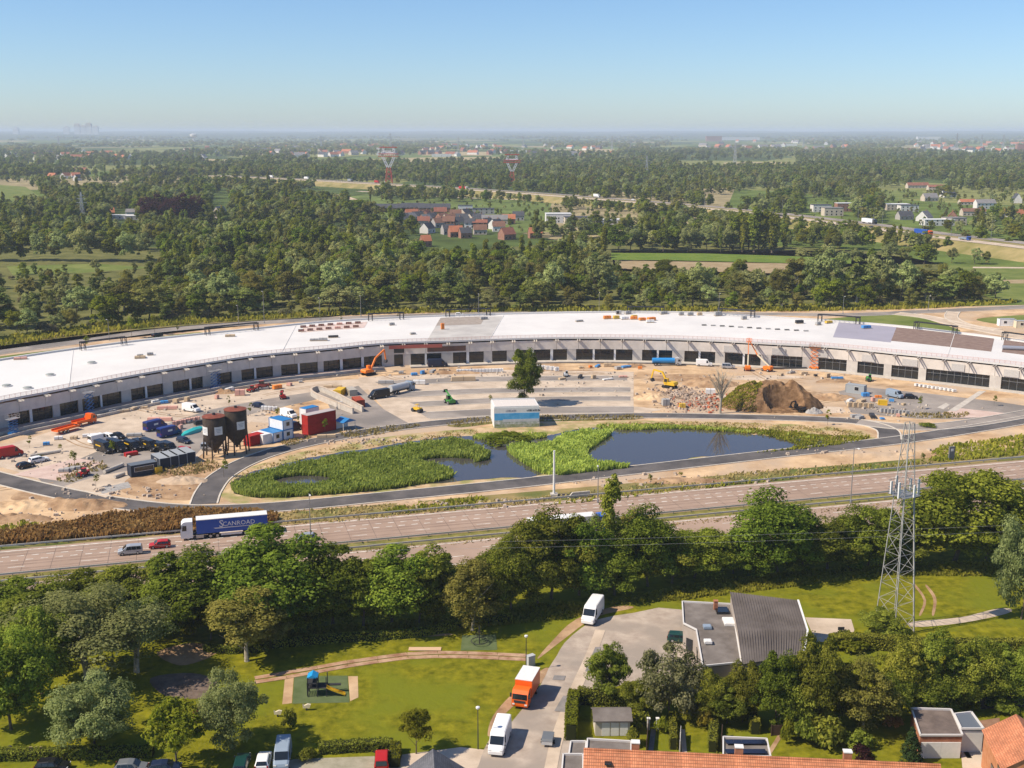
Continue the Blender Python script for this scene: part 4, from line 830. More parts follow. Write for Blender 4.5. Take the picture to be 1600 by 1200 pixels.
for u, t, wd, wh in ((150, .93, 14, 'over the left end of the roof'), (345, .95, 18, 'on the roof above the blue scissor lift'), (580, .93, 12, 'left of the grey roof section'), (712, .97, 16, 'behind the grey roof section'), (985, .95, 13, 'near the middle behind the stored pallets'), (1135, .95, 13, 'right of the stored pallets'), (1300, .95, 14, 'at the grey foil section'), (1440, .96, 14, 'behind the brown roof section'), (1585, .96, 14, 'at the right edge of the roof')):
    plant_frame(u, t, wd, 'dark steel plant frame ' + wh)
lm_ = mat('dome_plastic', (0.30, 0.32, 0.30), 0.3)
for k, (u, t) in enumerate(((15, .30), (72, .38), (135, .52), (48, .16))):
    o = thing('skylight', 'round grey roof light on the left roof end, %s' % ('nearest the left edge', 'second from the left', 'furthest right', 'closest to the front edge')[k], 'skylight', roof_pt(u, t) + Vector((0, 0, .05)), 0, 'round roof lights')
    MB().lathe([(1.5, 0), (1.5, .25), (1.35, .3)], 16).build('kerb_ring', MATS['parapet_metal'], o); MB().lathe([(1.3, .3), (1.1, .5), (.6, .62), (.05, .66)], 16).build('dome', lm_, o, True)
palm = dict(orange=paint('pallet_orange', (0.75, 0.22, 0.03), .6), yellow=paint('pallet_yellow', (0.62, 0.40, 0.05), .6), grey=mat('pallet_grey', (0.35, 0.34, 0.33), .7), white=white, tan=mat('pallet_tan', (0.5, 0.38, 0.25), .8), dark=darksteel, pink=mat('pallet_pink', (0.62, 0.35, 0.28), .7), blue=paint('tarp_blue', (0.06, 0.25, 0.55), .6))
def bundle(loc, dims, c, label, rz=0.0, group=None):
    """goods strapped on a pallet"""
    o = thing('material_pallet', label, 'pallet', loc, rz, group); L, W, H = dims
    b = MB()
    for y in (-W * .42, 0, W * .42): b.box((0, y, .07), (L, .12, .14))
    b.box((0, 0, .16), (L, W, .04)); b.build('pallet_base', palm['tan'], o)
    MB().box((0, 0, .18 + H / 2), (L * .97, W * .95, H), taper=.97).build('load', palm[c], o)
    MB().box((0, 0, .18 + H / 2), (.07, W * .97, H + .03)).build('strap', darksteel, o); return o
ROOFGOODS = [(935, .72, 'orange', (3, 1.4, 1)), (946, .72, 'yellow', (2.4, 1.4, 1)), (957, .70, 'white', (3, 1.2, .8)), (972, .70, 'orange', (2.6, 1.4, .9)), (976, .74, 'yellow', (2.2, 1.4, 1)), (992, .66, 'orange', (2.6, 1.6, .8)), (1002, .66, 'orange', (3.4, 1.6, 1)), (1000, .58, 'white', (3, 1.4, .8)), (942, .92, 'grey', (2, 1.5, 1.2)), (952, .92, 'dark', (2, 1.5, 1)), (962, .92, 'grey', (2.4, 1.5, 1)), (1020, .93, 'grey', (3, 1.4, .9)),
             (1040, .9, 'grey', (2, 1.2, 1)), (1062, .9, 'grey', (2.4, 1.2, 1)), (1078, .92, 'tan', (2, 1.2, .9)), (1105, .93, 'grey', (3, 1.4, 1.4)), (1150, .85, 'grey', (2, 1.2, 1)), (896, .62, 'grey', (3, 1.2, .4)), (1230, .82, 'dark', (3, 1.4, 1)), (1262, .8, 'grey', (2, 1.2, .9)), (1275, .9, 'yellow', (3, 1.2, .7)), (1345, .8, 'blue', (3.4, 1.6, .9)), (210, .45, 'tan', (3.4, 1.6, .5)), (218, .47, 'grey', (2, 1.4, .8)), (230, .50, 'grey', (2, 1.4, .6)), (348, .80, 'tan', (3.5, 1.2, .5)), (490, .32, 'grey', (3, 1.4, .5)), (502, .30, 'grey', (3, 1.4, .7)), (516, .38, 'dark', (3.6, 1.2, .5)), (600, .7, 'grey', (2, 1.2, .7)), (25, .93, 'pink', (4, 1.4, .5)), (678, .45, 'orange', (1.2, 1.2, 2)), (638, .3, 'grey', (2, 1.2, .4)), (735, .8, 'grey', (3, 1.4, .8))]
cnt_ = {}
for k, (u, t, c, d) in enumerate(sorted(ROOFGOODS)):
    cnt_[c] = cnt_.get(c, 0) + 1
    bundle(roof_pt(u, t) + Vector((0, 0, .1)), d, c, '%s pallet of material on the roof, %s of its colour from the left' % (c, ordinal(cnt_[c])), rnd.random() * .5, 'pallets of %s material stored on the roof' % c)
for k in range(26):
    u = 452 + (k % 13) * 7.6; bundle(roof_pt(u, .70 + .15 * (k // 13)) + Vector((0, 0, .1)), (2.2, .9, .55), 'pink', 'pink insulation bundle on the roof, %s from the left in the %s row' % (ordinal(k % 13 + 1), ('front', 'back')[k // 13]), .2, 'pink insulation bundles laid out on the roof')
for k in range(20):
    p = roof_pt(1085 + k * 8.6, .52) + Vector((0, 0, .09)); tag(MB().box((0, 0, .22), (1.9, .5, .3), taper=.9).box((0, 0, .05), (1.7, .4, .1)).build('ballast_block', MATS['pallet_grey']), 'grey ballast block, %s from the left in the line on the right roof' % ordinal(k + 1), 'block', 'grey ballast blocks lined up on the roof').location = p
# foil duct lying on the right end of the roof
d_ = MB(); a, b = roof_pt(1560, .55), roof_pt(1625, .70)
tag(MB().tube((a.x, a.y, BH + .75), (b.x, b.y, BH + .75), .7, .7, 12).build('ventilation_duct', mat('duct_foil', (0.42, 0.43, 0.47), .35, metal=.5)), 'long silver ventilation duct lying on the right roof end', 'duct')
# ------------------------------------------------------------------ vehicles: x forward, y left, z up, origin on the ground
def wheel(parent, x, y, r, w=.22, name='wheel'):
    o = MB().tube((x, y - w / 2, r), (x, y + w / 2, r), r, r, 12).build(name, rubber, parent)
    s = 1 if y > 0 else -1
    MB().tube((x, y + s * (w / 2 - .02), r), (x, y + s * (w / 2 + .02), r), r * .6, r * .55, 10).build('rim', rimm, o); return o
def body_rings(secs, w, belt, roofw):
    R_ = []
    for x, zb, zt, k in secs:
        hw = w / 2 * k
        if zt > belt + .25: top, zs = hw * roofw, belt
        else: top, zs = hw * .9, max(zb + .1, zt - .12)
        half = [(hw * .9, zb), (hw, zb + .12), (hw, zs), (top, zt - .07), (top * .85, zt)]
        R_.append([(x, y, z) for y, z in half] + [(x, -y, z) for y, z in reversed(half)])
    return R_
def glass_panel(m, x0, z0, x1, z1, w0, w1, nx, nz):
    m.quad((x0 + nx, -w0, z0 + nz), (x0 + nx, w0, z0 + nz), (x1 + nx, w1, z1 + nz), (x1 + nx, -w1, z1 + nz))
SPEC = dict(
 hatch=dict(w=1.75, belt=.92, roofw=.80, secs=[(2.0, .35, .62, .86), (1.9, .22, .78, .95), (1.0, .20, .95, 1), (.35, .20, 1.42, 1), (-.3, .2, 1.50, 1), (-1.5, .2, 1.42, 1), (-1.95, .25, .98, .96), (-2.02, .35, .85, .9)], ws=(.98, .97, .40, 1.38), rw=(-1.56, 1.36, -1.93, 1.0), sw=[(.55, -.25), (-.32, -1.05), (-1.12, -1.55)], wr=.31, wx=(1.22, -1.3)),
 estate=dict(w=1.80, belt=.92, roofw=.80, secs=[(2.25, .35, .62, .86), (2.15, .22, .78, .95), (1.05, .20, .95, 1), (.35, .20, 1.42, 1), (-.4, .2, 1.48, 1), (-2.0, .2, 1.40, 1), (-2.25, .25, .98, .96), (-2.3, .35, .85, .9)], ws=(1.03, .97, .40, 1.38), rw=(-2.03, 1.34, -2.24, 1.0), sw=[(.55, -.3), (-.38, -1.2), (-1.28, -1.95)], wr=.32, wx=(1.4, -1.45)),
 mpv=dict(w=1.82, belt=1.02, roofw=.84, secs=[(2.2, .38, .7, .88), (2.1, .24, .92, .96), (1.35, .22, 1.12, 1), (.6, .22, 1.72, 1), (0, .22, 1.80, 1), (-2.0, .22, 1.76, 1), (-2.2, .25, 1.1, .98), (-2.22, .38, .9, .94)], ws=(1.33, 1.14, .65, 1.68), rw=(-2.04, 1.68, -2.2, 1.12), sw=[(.75, -.2), (-.28, -1.1), (-1.18, -1.95)], wr=.33, wx=(1.4, -1.35)),
 van=dict(w=1.98, belt=1.15, roofw=.90, secs=[(2.75, .4, .75, .88), (2.62, .28, 1.08, .95), (2.0, .26, 1.28, 1), (1.25, .26, 2.10, 1), (.9, .26, 2.25, 1), (-2.55, .26, 2.28, 1), (-2.7, .3, 2.2, .97), (-2.72, .4, 1.9, .95)], ws=(1.98, 1.31, 1.29, 2.04), rw=(-2.74, 2.0, -2.745, 1.25), sw=[(1.45, .75)], wr=.36, wx=(1.75, -1.7)),
 bigvan=dict(w=2.05, belt=1.2, roofw=.92, secs=[(3.35, .42, .8, .88), (3.2, .3, 1.12, .95), (2.6, .28, 1.36, 1), (1.85, .28, 2.30, 1), (1.4, .28, 2.62, 1), (-3.2, .28, 2.68, 1), (-3.35, .32, 2.6, .97), (-3.37, .42, 2.3, .95)], ws=(2.58, 1.40, 1.90, 2.22), rw=(-3.39, 2.3, -3.395, 1.35), sw=[(2.05, 1.25)], wr=.38, wx=(2.25, -1.95)))
PROTO = {}; PKIDS = {}
def make_vehicle(kind_):
    S = SPEC[kind_]; o = thing('car', 'proto', 'car'); w = S['w']
    MB().loft(body_rings(S['secs'], w, S['belt'], S['roofw'])).build('body', white, o)
    x0, z0, x1, z1 = S['ws']; m = MB(); glass_panel(m, x0, z0, x1, z1, w * .42, w * S['roofw'] * .46, .035, .03); m.build('windscreen', glass, o, fix=False)
    x0, z0, x1, z1 = S['rw']; m = MB(); glass_panel(m, x1, z1, x0, z0, w * .40, w * S['roofw'] * .42, -.03, .02); m.build('rear_window', glass, o, fix=False)
    zt = max(s[2] for s in S['secs'])
    for (a, b) in S['sw']:
        for s in (-1, 1):
            ya, yb = w / 2 + .012, w / 2 * S['roofw'] + .03; zl, zh = S['belt'] + .03, min(zt - .16, S['ws'][3] - .02)
            f = (zh - S['belt']) / (zt - .07 - S['belt']); yb = ya + (w / 2 * S['roofw'] - w / 2) * f + .01
            MB().quad((a, s * ya, zl), (b, s * ya, zl), (b, s * yb, zh), (a - (.30 if a == S['sw'][0][0] else 0), s * yb, zh)).build('side_window', glass, o, fix=False)
    fx = S['secs'][1][0]; fz = S['secs'][1][2]
    for s in (-1, 1):
        MB().box((fx + .06, s * w * .36, fz - .16), (.12, w * .17, .15)).build('headlight', lampglass, o)
        MB().box((S['secs'][-1][0] + .01, s * w * .43, S['belt'] - .08), (.06, .16, .30)).build('tail_light', redlamp, o)
        for x in S['wx']: wheel(o, x, s * (w / 2 - .10), S['wr'])
        MB().box((S['ws'][0] - .15, s * (w / 2 + .09), S['belt'] + .12), (.12, .18, .16)).build('wing_mirror', darksteel, o)
    MB().box((fx + .075, 0, S['secs'][1][1] + .14), (.08, w * .8, .2)).build('bumper', darksteel, o)
    return o
def park(kind_, a, b, color, label, cat='car', group=None, name=None, z=0.09, scale=1.0, at=None, rz=None):
    """a: where its middle stands, b: a grid point it faces"""
    first = kind_ not in PROTO
    if first: PROTO[kind_] = make_vehicle(kind_); o = PROTO[kind_]; PKIDS[kind_] = list(o.children)
    else: o = dup(PROTO[kind_], kids=PKIDS[kind_])
    p = at if at is not None else P(*a); o.location = (p.x, p.y, z); o.rotation_euler = (0, 0, heading(a, b) if rz is None else rz); o.scale = (scale,) * 3
    o.name = name or ('van' if 'van' in kind_ else 'car'); tag(o, label, cat, group)
    if group is None and 'group' in o: del o['group']
    repaint(o, ('body',), color); return o
PC = dict(silver=mat('paint_silver', (0.42, 0.44, 0.47), .3, metal=.4), red=paint('red', (0.42, 0.015, 0.012)), white=paint('white', (0.78, 0.78, 0.77)), black=paint('black', (0.012, 0.012, 0.014), .25), blue=paint('blue', (0.012, 0.025, 0.16)), darkblue=paint('darkblue', (0.012, 0.02, 0.05)), grey=paint('grey', (0.14, 0.15, 0.16)), green=paint('green', (0.008, 0.045, 0.04)), steelblue=paint('steelblue', (0.25, 0.31, 0.38)), lightgrey=paint('lightgrey', (0.45, 0.46, 0.47)),
          orange=paint('orange', (0.80, 0.13, 0.012), .4), machine=paint('machine_orange', (0.78, 0.20, 0.02), .45), lorryblue=paint('lorry_blue', (0.016, 0.075, 0.36), .4), yellow=paint('yellow', (0.68, 0.42, 0.02), .45), green2=paint('machine_green', (0.05, 0.24, 0.04), .45), cream=paint('cream', (0.66, 0.58, 0.42), .5), liftblue=paint('lift_blue', (0.01, 0.10, 0.30), .45), teal=paint('teal', (0.03, 0.42, 0.42), .5), rust=mat('rusty_steel', (0.22, 0.075, 0.03), .85, rgb2=(0.38, 0.16, 0.07), scale=1.2), brown=mat('brown_steel', (0.055, 0.042, 0.034), .6, rgb2=(0.085, 0.065, 0.052), scale=1), purple=paint('purple', (0.2, 0.05, 0.3)))
def cab(o, x1, ln, w, z0, z1, color, sleeper=True):
    """lorry cab whose nose is at x1"""
    x0 = x1 - ln; prof = [(x0, z0), (x1 - .05, z0), (x1, z0 + .25), (x1, z0 + (z1 - z0) * .45), (x1 - .18, z1 - .55), (x1 - .55, z1 - .08), (x1 - .9, z1), (x0, z1 - .02)]
    c = MB().side(prof, -w / 2, w / 2).build('cab', color, o); zl, zh = z0 + (z1 - z0) * .46, z0 + (z1 - z0) * .78
    f = lambda z: x1 - .18 * (z - (z0 + (z1 - z0) * .45)) / (z1 - .55 - (z0 + (z1 - z0) * .45)) + .02
    MB().quad((f(zl), -w * .46, zl), (f(zl), w * .46, zl), (f(zh), w * .44, zh), (f(zh), -w * .44, zh)).build('windscreen', glass, c, fix=False)
    for s in (-1, 1):
        MB().quad((x1 - .3, s * (w / 2 + .012), zl), (x1 - 1.15, s * (w / 2 + .012), zl), (x1 - 1.15, s * (w / 2 + .012), zh), (x1 - .42, s * (w / 2 + .012), zh)).build('side_window', glass, c, fix=False)
        MB().box((x1 + .02, s * w * .38, z0 + .35), (.08, .34, .2)).build('headlight', lampglass, c)
        MB().box((x1 - .12, s * (w / 2 + .16), zh - .2), (.12, .22, .6)).build('wing_mirror', darksteel, c)
    MB().box((x1 + .03, 0, z0 + .75), (.05, w * .7, .35)).build('grille', darksteel, c); return c
def artic(label, loc, rz, cabc, boxc, topc=white, L=13.6, H=4.0, group=None, text=None, name='articulated_lorry'):
    o = thing(name, label, 'lorry', loc, rz, group); xf = 8.2
    cab(o, xf, 2.3, 2.5, .45, 3.75, cabc)
    MB().bx(1.2, xf - 2.2, -.45, .45, .65, 1.0).build('chassis', darksteel, o)
    for s in (-1, 1): MB().bx(3.9, 5.3, s * 1.15 - .2, s * 1.15 + .2, .35, .95).build('fuel_tank', rimm, o)
    xr = xf - 3.0; t = MB().bx(xr - L, xr, -1.27, 1.27, 1.15, H - .10).build('trailer_body', boxc, o)
    MB().bx(xr - L - .01, xr + .01, -1.29, 1.29, H - .12, H).build('trailer_roof', topc, t)
    MB().bx(xr - L, xr, -.5, .5, .95, 1.14).build('trailer_frame', darksteel, o)
    for s in (-1, 1): MB().bx(xr - 8.6, xr - 4.6, s * 1.22 - .02, s * 1.22 + .02, .48, .85).build('side_guard', white, o)
    for x in (xf - 1.4, 2.6, 1.3): 
        for s in (-1, 1): wheel(o, x, s * 1.05, .5, .34)
    for x in (xr - 9.3, xr - 10.6, xr - 11.9):
        for s in (-1, 1): wheel(o, x, s * 1.05, .5, .34)
    MB().bx(xr - L - .03, xr - L, -1.2, -.9, 1.0, 1.2).build('tail_light', redlamp, o); MB().bx(xr - L - .03, xr - L, .9, 1.2, 1.0, 1.2).build('tail_light', redlamp, o)
    return o, t, xr
def rigid(label, loc, rz, cabc, boxc, L=5.6, H=3.4, group=None, flat=False, name='box_lorry', topc=None):
    o = thing(name, label, 'lorry', loc, rz, group); xf = L / 2 + 1.2
    cab(o, xf, 1.8, 2.3, .45, 2.75, cabc); MB().bx(xf - 2 - L, xf - 1.5, -.4, .4, .6, .9).build('chassis', darksteel, o)
    if flat:
        b = MB().bx(xf - 2 - L, xf - 2, -1.25, 1.25, .95, 1.08)
        for s in (-1, 1): b.bx(xf - 2 - L, xf - 2, s * 1.22 - .03, s * 1.22 + .03, 1.08, 1.6)
        b.bx(xf - 2.06, xf - 2, -1.25, 1.25, 1.08, 2.1); b.build('load_bed', boxc, o)
    else:
        b = MB().bx(xf - 2 - L, xf - 2, -1.22, 1.22, .98, H - .06).build('box_body', boxc, o); MB().bx(xf - 2.01 - L, xf - 1.99, -1.24, 1.24, H - .07, H).build('box_roof', topc or white, b)
        MB().bx(xf - 2.03 - L, xf - 2 - L, -1.1, 1.1, 1.1, H - .25).build('rear_door', PC['lightgrey'], b)
    for x in (xf - 1.1, xf - 2 - L * .72):
        for s in (-1, 1): wheel(o, x, s * .98, .46, .3)
    return o
def tracks(o, L, w, gap):
    for s in (-1, 1):
        pr = [(-L / 2, .35), (-L / 2 + .25, .05), (L / 2 - .25, .05), (L / 2, .35), (L / 2 - .25, .75), (-L / 2 + .25, .75)]
        t = MB().side(pr, s * gap - w / 2, s * gap + w / 2).build('track', rubber, o)
        for x in (-L * .3, 0, L * .3): MB().tube((x, s * (gap + w / 2 - .02), .38), (x, s * (gap + w / 2 + .03), .38), .22, .22, 8).build('track_roller', darksteel, t)
def limb(o, name, pts, w, h0, h1, m, par=None):
    b = MB()
    for i, (a, c) in enumerate(zip(pts, pts[1:])): b.bar((a[0], 0, a[1]), (c[0], 0, c[1]), w, h0 + (h1 - h0) * i / max(1, len(pts) - 1))
    return b.build(name, m, par or o)
def excavator(label, loc, rz, m, turn=0.0, boom=((.9, 1.5), (2.6, 4.3), (5.2, 4.9)), stick=((5.2, 4.9), (6.3, 2.2)), bucket=(6.3, 2.2), scale=1.0):
    o = thing('excavator', label, 'excavator', loc, rz); o.scale = (scale,) * 3; tracks(o, 4.2, .6, 1.1)
    MB().bx(-.8, .8, -.8, .8, .6, 1.0).build('slew_ring', darksteel, o)
    MB().side([(-2.3, 1.0), (1.3, 1.0), (1.3, 1.5), (.2, 2.0), (-2.1, 2.0), (-2.4, 1.6)], -1.25, 1.25).build('engine_cover', m, o)
    c = MB().side([(.1, 1.4), (1.5, 1.4), (1.5, 2.3), (1.2, 3.0), (.1, 3.0)], .25, 1.25).build('operator_cab', m, o)
    MB().quad((1.51, .32, 1.7), (1.51, 1.18, 1.7), (1.24, 1.18, 2.92), (1.24, .32, 2.92)).build('window', glass, c, fix=False)
    MB().quad((.2, 1.262, 1.9), (1.4, 1.262, 1.9), (1.15, 1.262, 2.9), (.2, 1.262, 2.9)).build('window', glass, c, fix=False)
    limb(o, 'boom', boom, .38, .55, .45, m); limb(o, 'stick', stick, .3, .42, .3, m)
    limb(o, 'hydraulic_ram', ((.9, 1.1), boom[1]), .16, .16, .16, rimm)
    x, z = bucket; MB().side([(x - .1, z + .1), (x + .35, z - .1), (x + .25, z - .8), (x - .35, z - 1.05), (x - .75, z - .85), (x - .45, z - .45)], -.6, .6).build('bucket', darksteel, o); return o
def scissor(label, loc, rz, m, H, L=2.6, platm=None, group=None):
    o = thing('scissor_lift', label, 'scissor lift', loc, rz, group)
    MB().bx(-L / 2, L / 2, -.8, .8, .3, .85).build('chassis', m, o)
    for x in (-L * .35, L * .35):
        for s in (-1, 1): wheel(o, x, s * .8, .32, .24)
    n = 5; st = (H - 1.2) / n; b = MB()
    for k in range(n):
        z = .9 + k * st
        for y in (-.6, .6): b.bar((-L * .42, y, z), (L * .42, y, z + st), .1, .14); b.bar((L * .42, y, z), (-L * .42, y, z + st), .1, .14)
    b.build('scissor_arms', m, o); p = MB().bx(-L * .62, L * .62, -.9, .9, H - .25, H - .1).build('platform', platm or rimm, o); r = MB()
    for z in (.5, 1.05):
        for s in (-1, 1): r.bar((-L * .6, s * .86, H + z), (L * .6, s * .86, H + z), .05, .05); r.bar((s * L * .6, -.86, H + z), (s * L * .6, .86, H + z), .05, .05)
    for x in (-L * .6, -L * .2, L * .2, L * .6):
        for s in (-1, 1): r.box((x, s * .86, H + .45), (.06, .06, 1.2))
    r.build('railing', platm or rimm, p); return o
def boom_lift(label, loc, rz, reach, H, m):
    o = thing('boom_lift', label, 'boom lift', loc, rz); MB().bx(-1.5, 1.5, -1.0, 1.0, .4, .95).build('chassis', m, o)
    for x in (-1.1, 1.1):
        for s in (-1, 1): wheel(o, x, s * 1.0, .46, .35)
    MB().side([(-1.9, 1.0), (1.0, 1.0), (1.0, 1.6), (-1.2, 1.9), (-1.9, 1.7)], -.9, .9).build('turntable', m, o)
    limb(o, 'lower_boom', ((-1.0, 1.7), (reach * .55, H * .55)), .34, .42, .42, PC['cream']); limb(o, 'upper_boom', ((reach * .50, H * .5), (reach, H)), .24, .3, .3, m)
    b = MB().bx(reach - .2, reach + .9, -.8, .8, H - .1, H); 
    for z in (.5, 1.05):
        for y in (-.78, .78): b.bar((reach - .2, y, H + z), (reach + .9, y, H + z), .06, .06)
        for x in (reach - .18, reach + .88): b.bar((x, -.78, H + z), (x, .78, H + z), .06, .06)
    for x in (reach - .18, reach + .88):
        for y in (-.78, .78): b.box((x, y, H + .5), (.06, .06, 1.1))
    b.build('basket', m, o); return o
def loader(label, loc, rz, m, arm=((-1.5, 1.9), (3.4, 3.2)), name='telehandler', scale=1.0):
    o = thing(name, label, name.replace('_', ' '), loc, rz); o.scale = (scale,) * 3
    MB().side([(-2.0, .6), (1.9, .6), (1.9, 1.2), (.6, 1.35), (-2.0, 1.5)], -.95, .95).build('body', m, o)
    c = MB().side([(-.7, 1.3), (.7, 1.3), (.6, 2.4), (-.6, 2.5)], -.1, .95).build('operator_cab', glass, o); MB().bx(-.7, .7, -.12, .97, 2.5, 2.58).build('cab_roof', m, c)
    for x in (-1.3, 1.3):
        for s in (-1, 1): wheel(o, x, s * .98, .58, .4)
    limb(o, 'lifting_arm', arm, .3, .36, .3, m); x, z = arm[-1]; MB().side([(x - .1, z + .3), (x + .1, z + .3), (x + .12, z - .5), (x + 1.1, z - .55), (x + 1.1, z - .62), (x - .1, z - .62)], -.6, .6).build('fork_carriage', darksteel, o); return o
def container(name, label, cat, a, b, L, W, H, m, roofm=None, win=(), z=.06, group=None, ribs=True, door=True, base=0.0, frame=None):
    p = P(*a); o = thing(name, label, cat, (p.x, p.y, base + z), heading(a, b), group)
    MB().bx(-L / 2, L / 2, -W / 2, W / 2, .08, H - .08).build('shell', m, o); MB().bx(-L / 2 - .03, L / 2 + .03, -W / 2 - .03, W / 2 + .03, H - .1, H).build('roof', roofm or m, o)
    f = MB()
    for x in (-L / 2, L / 2):
        for y in (-W / 2, W / 2): f.box((x, y, H / 2), (.16, .16, H - .02))
    for y in (-W / 2, W / 2): f.bx(-L / 2, L / 2, y - .08, y + .08, 0, .16)
    for x in (-L / 2, L / 2): f.bx(x - .08, x + .08, -W / 2, W / 2, .001, .159)
    f.build('corner_frame', frame or m, o)
    if ribs:
        r = MB(); n = int(L / .3)
        for k in range(n):
            x = -L / 2 + .2 + (L - .4) * k / (n - 1)
            for s in (-1, 1): r.box((x, s * (W / 2 + .015), H / 2), (.13, .05, H - .5))
        r.build('corrugation', m, o)
    for (x, ww, zz, hh, s) in win:
        q = MB().bx(x - ww / 2, x + ww / 2, s * (W / 2 + .03) - .03, s * (W / 2 + .03) + .03, zz, zz + hh).build('window', glass, o); MB().bx(x - ww / 2 - .08, x + ww / 2 + .08, s * (W / 2 + .015) - .03, s * (W / 2 + .015) + .03, zz - .08, zz + hh + .08).build('window_frame', white, q)
    if door: MB().bx(L / 2 + .005, L / 2 + .06, -W * .42, W * .42, .2, H - .25).build('door', m, o)
    return o
# ------------------------------------------------------------------ what stands on the building site
def pos(u, v, z=.07): q = P(u, v); return Vector((q.x, q.y, z))
# --- parked vans and cars
BV = 'row of black vans behind the site cabins'
for u, v, n in ((163, 706, 'first'), (183, 704, 'second'), (207, 703, 'third'), (220, 701, 'fourth'), (234, 703, 'fifth'), (250, 705, 'sixth'), (264, 705, 'seventh')):
    o = park('bigvan' if u in (163, 183, 234) else 'van', (u, v), (u + 20, v + 7), PC['black'], 'black van with yellow lettering, %s from the left in the parked row' % n, 'van', BV)
    MB().bx(-2.2, .2, -1.05, -1.035, 1.45, 1.75).build('lettering', PC['yellow'], o)
park('van', (155, 691), (185, 684), PC['white'], 'white van parked left of the white estate car', 'van')
park('mpv', (172, 688), (200, 694), PC['white'], 'white people carrier beside the dark hatchback', 'car')
park('hatch', (186, 685), (200, 689), PC['black'], 'dark hatchback parked right of the white people carrier')
for a, w_ in (((243, 671), 'further from'), ((265, 681), 'nearer to')): MB().bx(-1.2, .2, -1.055, -1.03, 1.4, 1.9).build('lettering', white, park('bigvan', a, (a[0] + 27, a[1] - 7), PC['blue'], 'dark blue panel van, %s the cabins' % w_, 'van'))
park('estate', (288, 692), (310, 698), PC['darkblue'], 'dark blue estate car left of the silos')
park('van', (299, 643), (325, 647), PC['white'], 'white van near the building left of the silos', 'van')
park('bigvan', (14, 714), (45, 708), PC['red'], 'bright red van at the left edge of the site', 'van')
park('estate', (61, 722), (85, 717), PC['white'], 'white estate car parked on the pink paving')
park('hatch', (40, 731), (62, 726), PC['black'], 'black car half hidden left of the white estate car')
park('mpv', (328, 703), (350, 703), PC['silver'], 'silver car standing under the silos')
park('hatch', (405, 637), (430, 641), PC['darkblue'], 'dark car behind the taller silo')
park('van', (451, 652), (475, 658), PC['white'], 'white van beside the red containers', 'van'); park('van', (458, 672), (480, 668), PC['darkblue'], 'dark van in front of the white cabins', 'van')
park('bigvan', (592, 622), (560, 627), PC['black'], 'long black van on the middle car park', 'van')
park('van', (1100, 572), (1130, 573), PC['white'], 'white van with red nose near the building', 'van'); park('mpv', (1138, 576), (1165, 577), PC['silver'], 'silver people carrier near the boom lifts')
park('van', (1398, 621), (1420, 626), PC['steelblue'], 'light blue van on the right car park', 'van'); park('hatch', (1423, 623), (1445, 624), PC['black'], 'black car beside the light blue van')
park('hatch', (718, 494), (740, 494), PC['white'], 'white car on the back road behind the roof'); park('estate', (246, 526), (270, 522), PC['black'], 'black car on the back road at left')
park('bigvan', (684, 573), (712, 572), PC['darkblue'], 'dark van parked against the building middle', 'van')
# --- lorries and machines
rigid('orange lorry with a low orange trailer near the building', pos(131, 664), heading((110, 670), (150, 660)), PC['orange'], PC['orange'], 4.4, flat=True, name='tipper_lorry')
o = thing('flat_trailer', 'long low orange trailer behind the orange lorry', 'trailer', pos(103, 675), heading((85, 680), (125, 669)))
MB().bx(-3.6, 3.6, -1.2, 1.2, .8, .98).build('deck', PC['orange'], o); MB().bx(3.6, 5.0, -.08, .08, .7, .85).build('drawbar', PC['orange'], o)
for s in (-1, 1): MB().bx(-3.6, 3.6, s * 1.2 - .04, s * 1.2 + .04, .98, 1.4).build('side_board', PC['orange'], o); [wheel(o, x, s * 1.05, .42, .3) for x in (-1.4, -.2)]
o = thing('tanker_lorry', 'silver and dark tanker lorry on the middle car park', 'lorry', pos(628, 613), heading((605, 619), (650, 608)))
cab(o, 4.6, 2.0, 2.4, .5, 2.9, PC['steelblue']); MB().bx(-5, 3, -.4, .4, .6, .95).build('chassis', darksteel, o); MB().tube((-5, 0, 1.95), (2.3, 0, 1.95), 1.05, 1.05, 16).build('tank', PC['lightgrey'], o)
for x in (3.5, -2.6, -3.9): [wheel(o, x, s * 1.0, .48, .3) for s in (-1, 1)]
o = thing('tanker_lorry', 'blue tanker lorry in front of the right shop windows', 'lorry', pos(1040, 571), 0.0)
cab(o, -4.2 + 9.4, 1.9, 2.3, .5, 2.7, PC['lightgrey']); MB().bx(-4.6, 3.6, -.4, .4, .6, .9).build('chassis', darksteel, o); MB().tube((-4.6, 0, 1.7), (3.0, 0, 1.7), .9, .9, 14).build('tank', paint('tank_blue', (0.03, 0.25, 0.60)), o)
for x in (4, -2.4, -3.6): [wheel(o, x, s * 1.0, .48, .3) for s in (-1, 1)]
excavator('orange crawler excavator digging beside the building entrance', pos(576, 586), heading((576, 586), (606, 580)), PC['machine'], boom=((.9, 1.5), (3.2, 5.2), (7.0, 7.4)), stick=((7.0, 7.4), (7.6, 4.0)), bucket=(7.6, 4.0))
excavator('weathered yellow excavator on the rubble heap', pos(1046, 606), heading((1046, 606), (1020, 602)), PC['yellow'], boom=((.9, 1.5), (2.6, 4.6), (5.8, 5.0)), stick=((5.8, 5.0), (6.6, 2.2)))
excavator('small black and red excavator at the foot of the soil mound', pos(1248, 643), heading((1248, 643), (1235, 640)), PC['black'], scale=.75, boom=((.9, 1.5), (1.8, 3.6), (3.4, 3.0)), stick=((3.4, 3.0), (4.0, 1.4)), bucket=(4.0, 1.4))
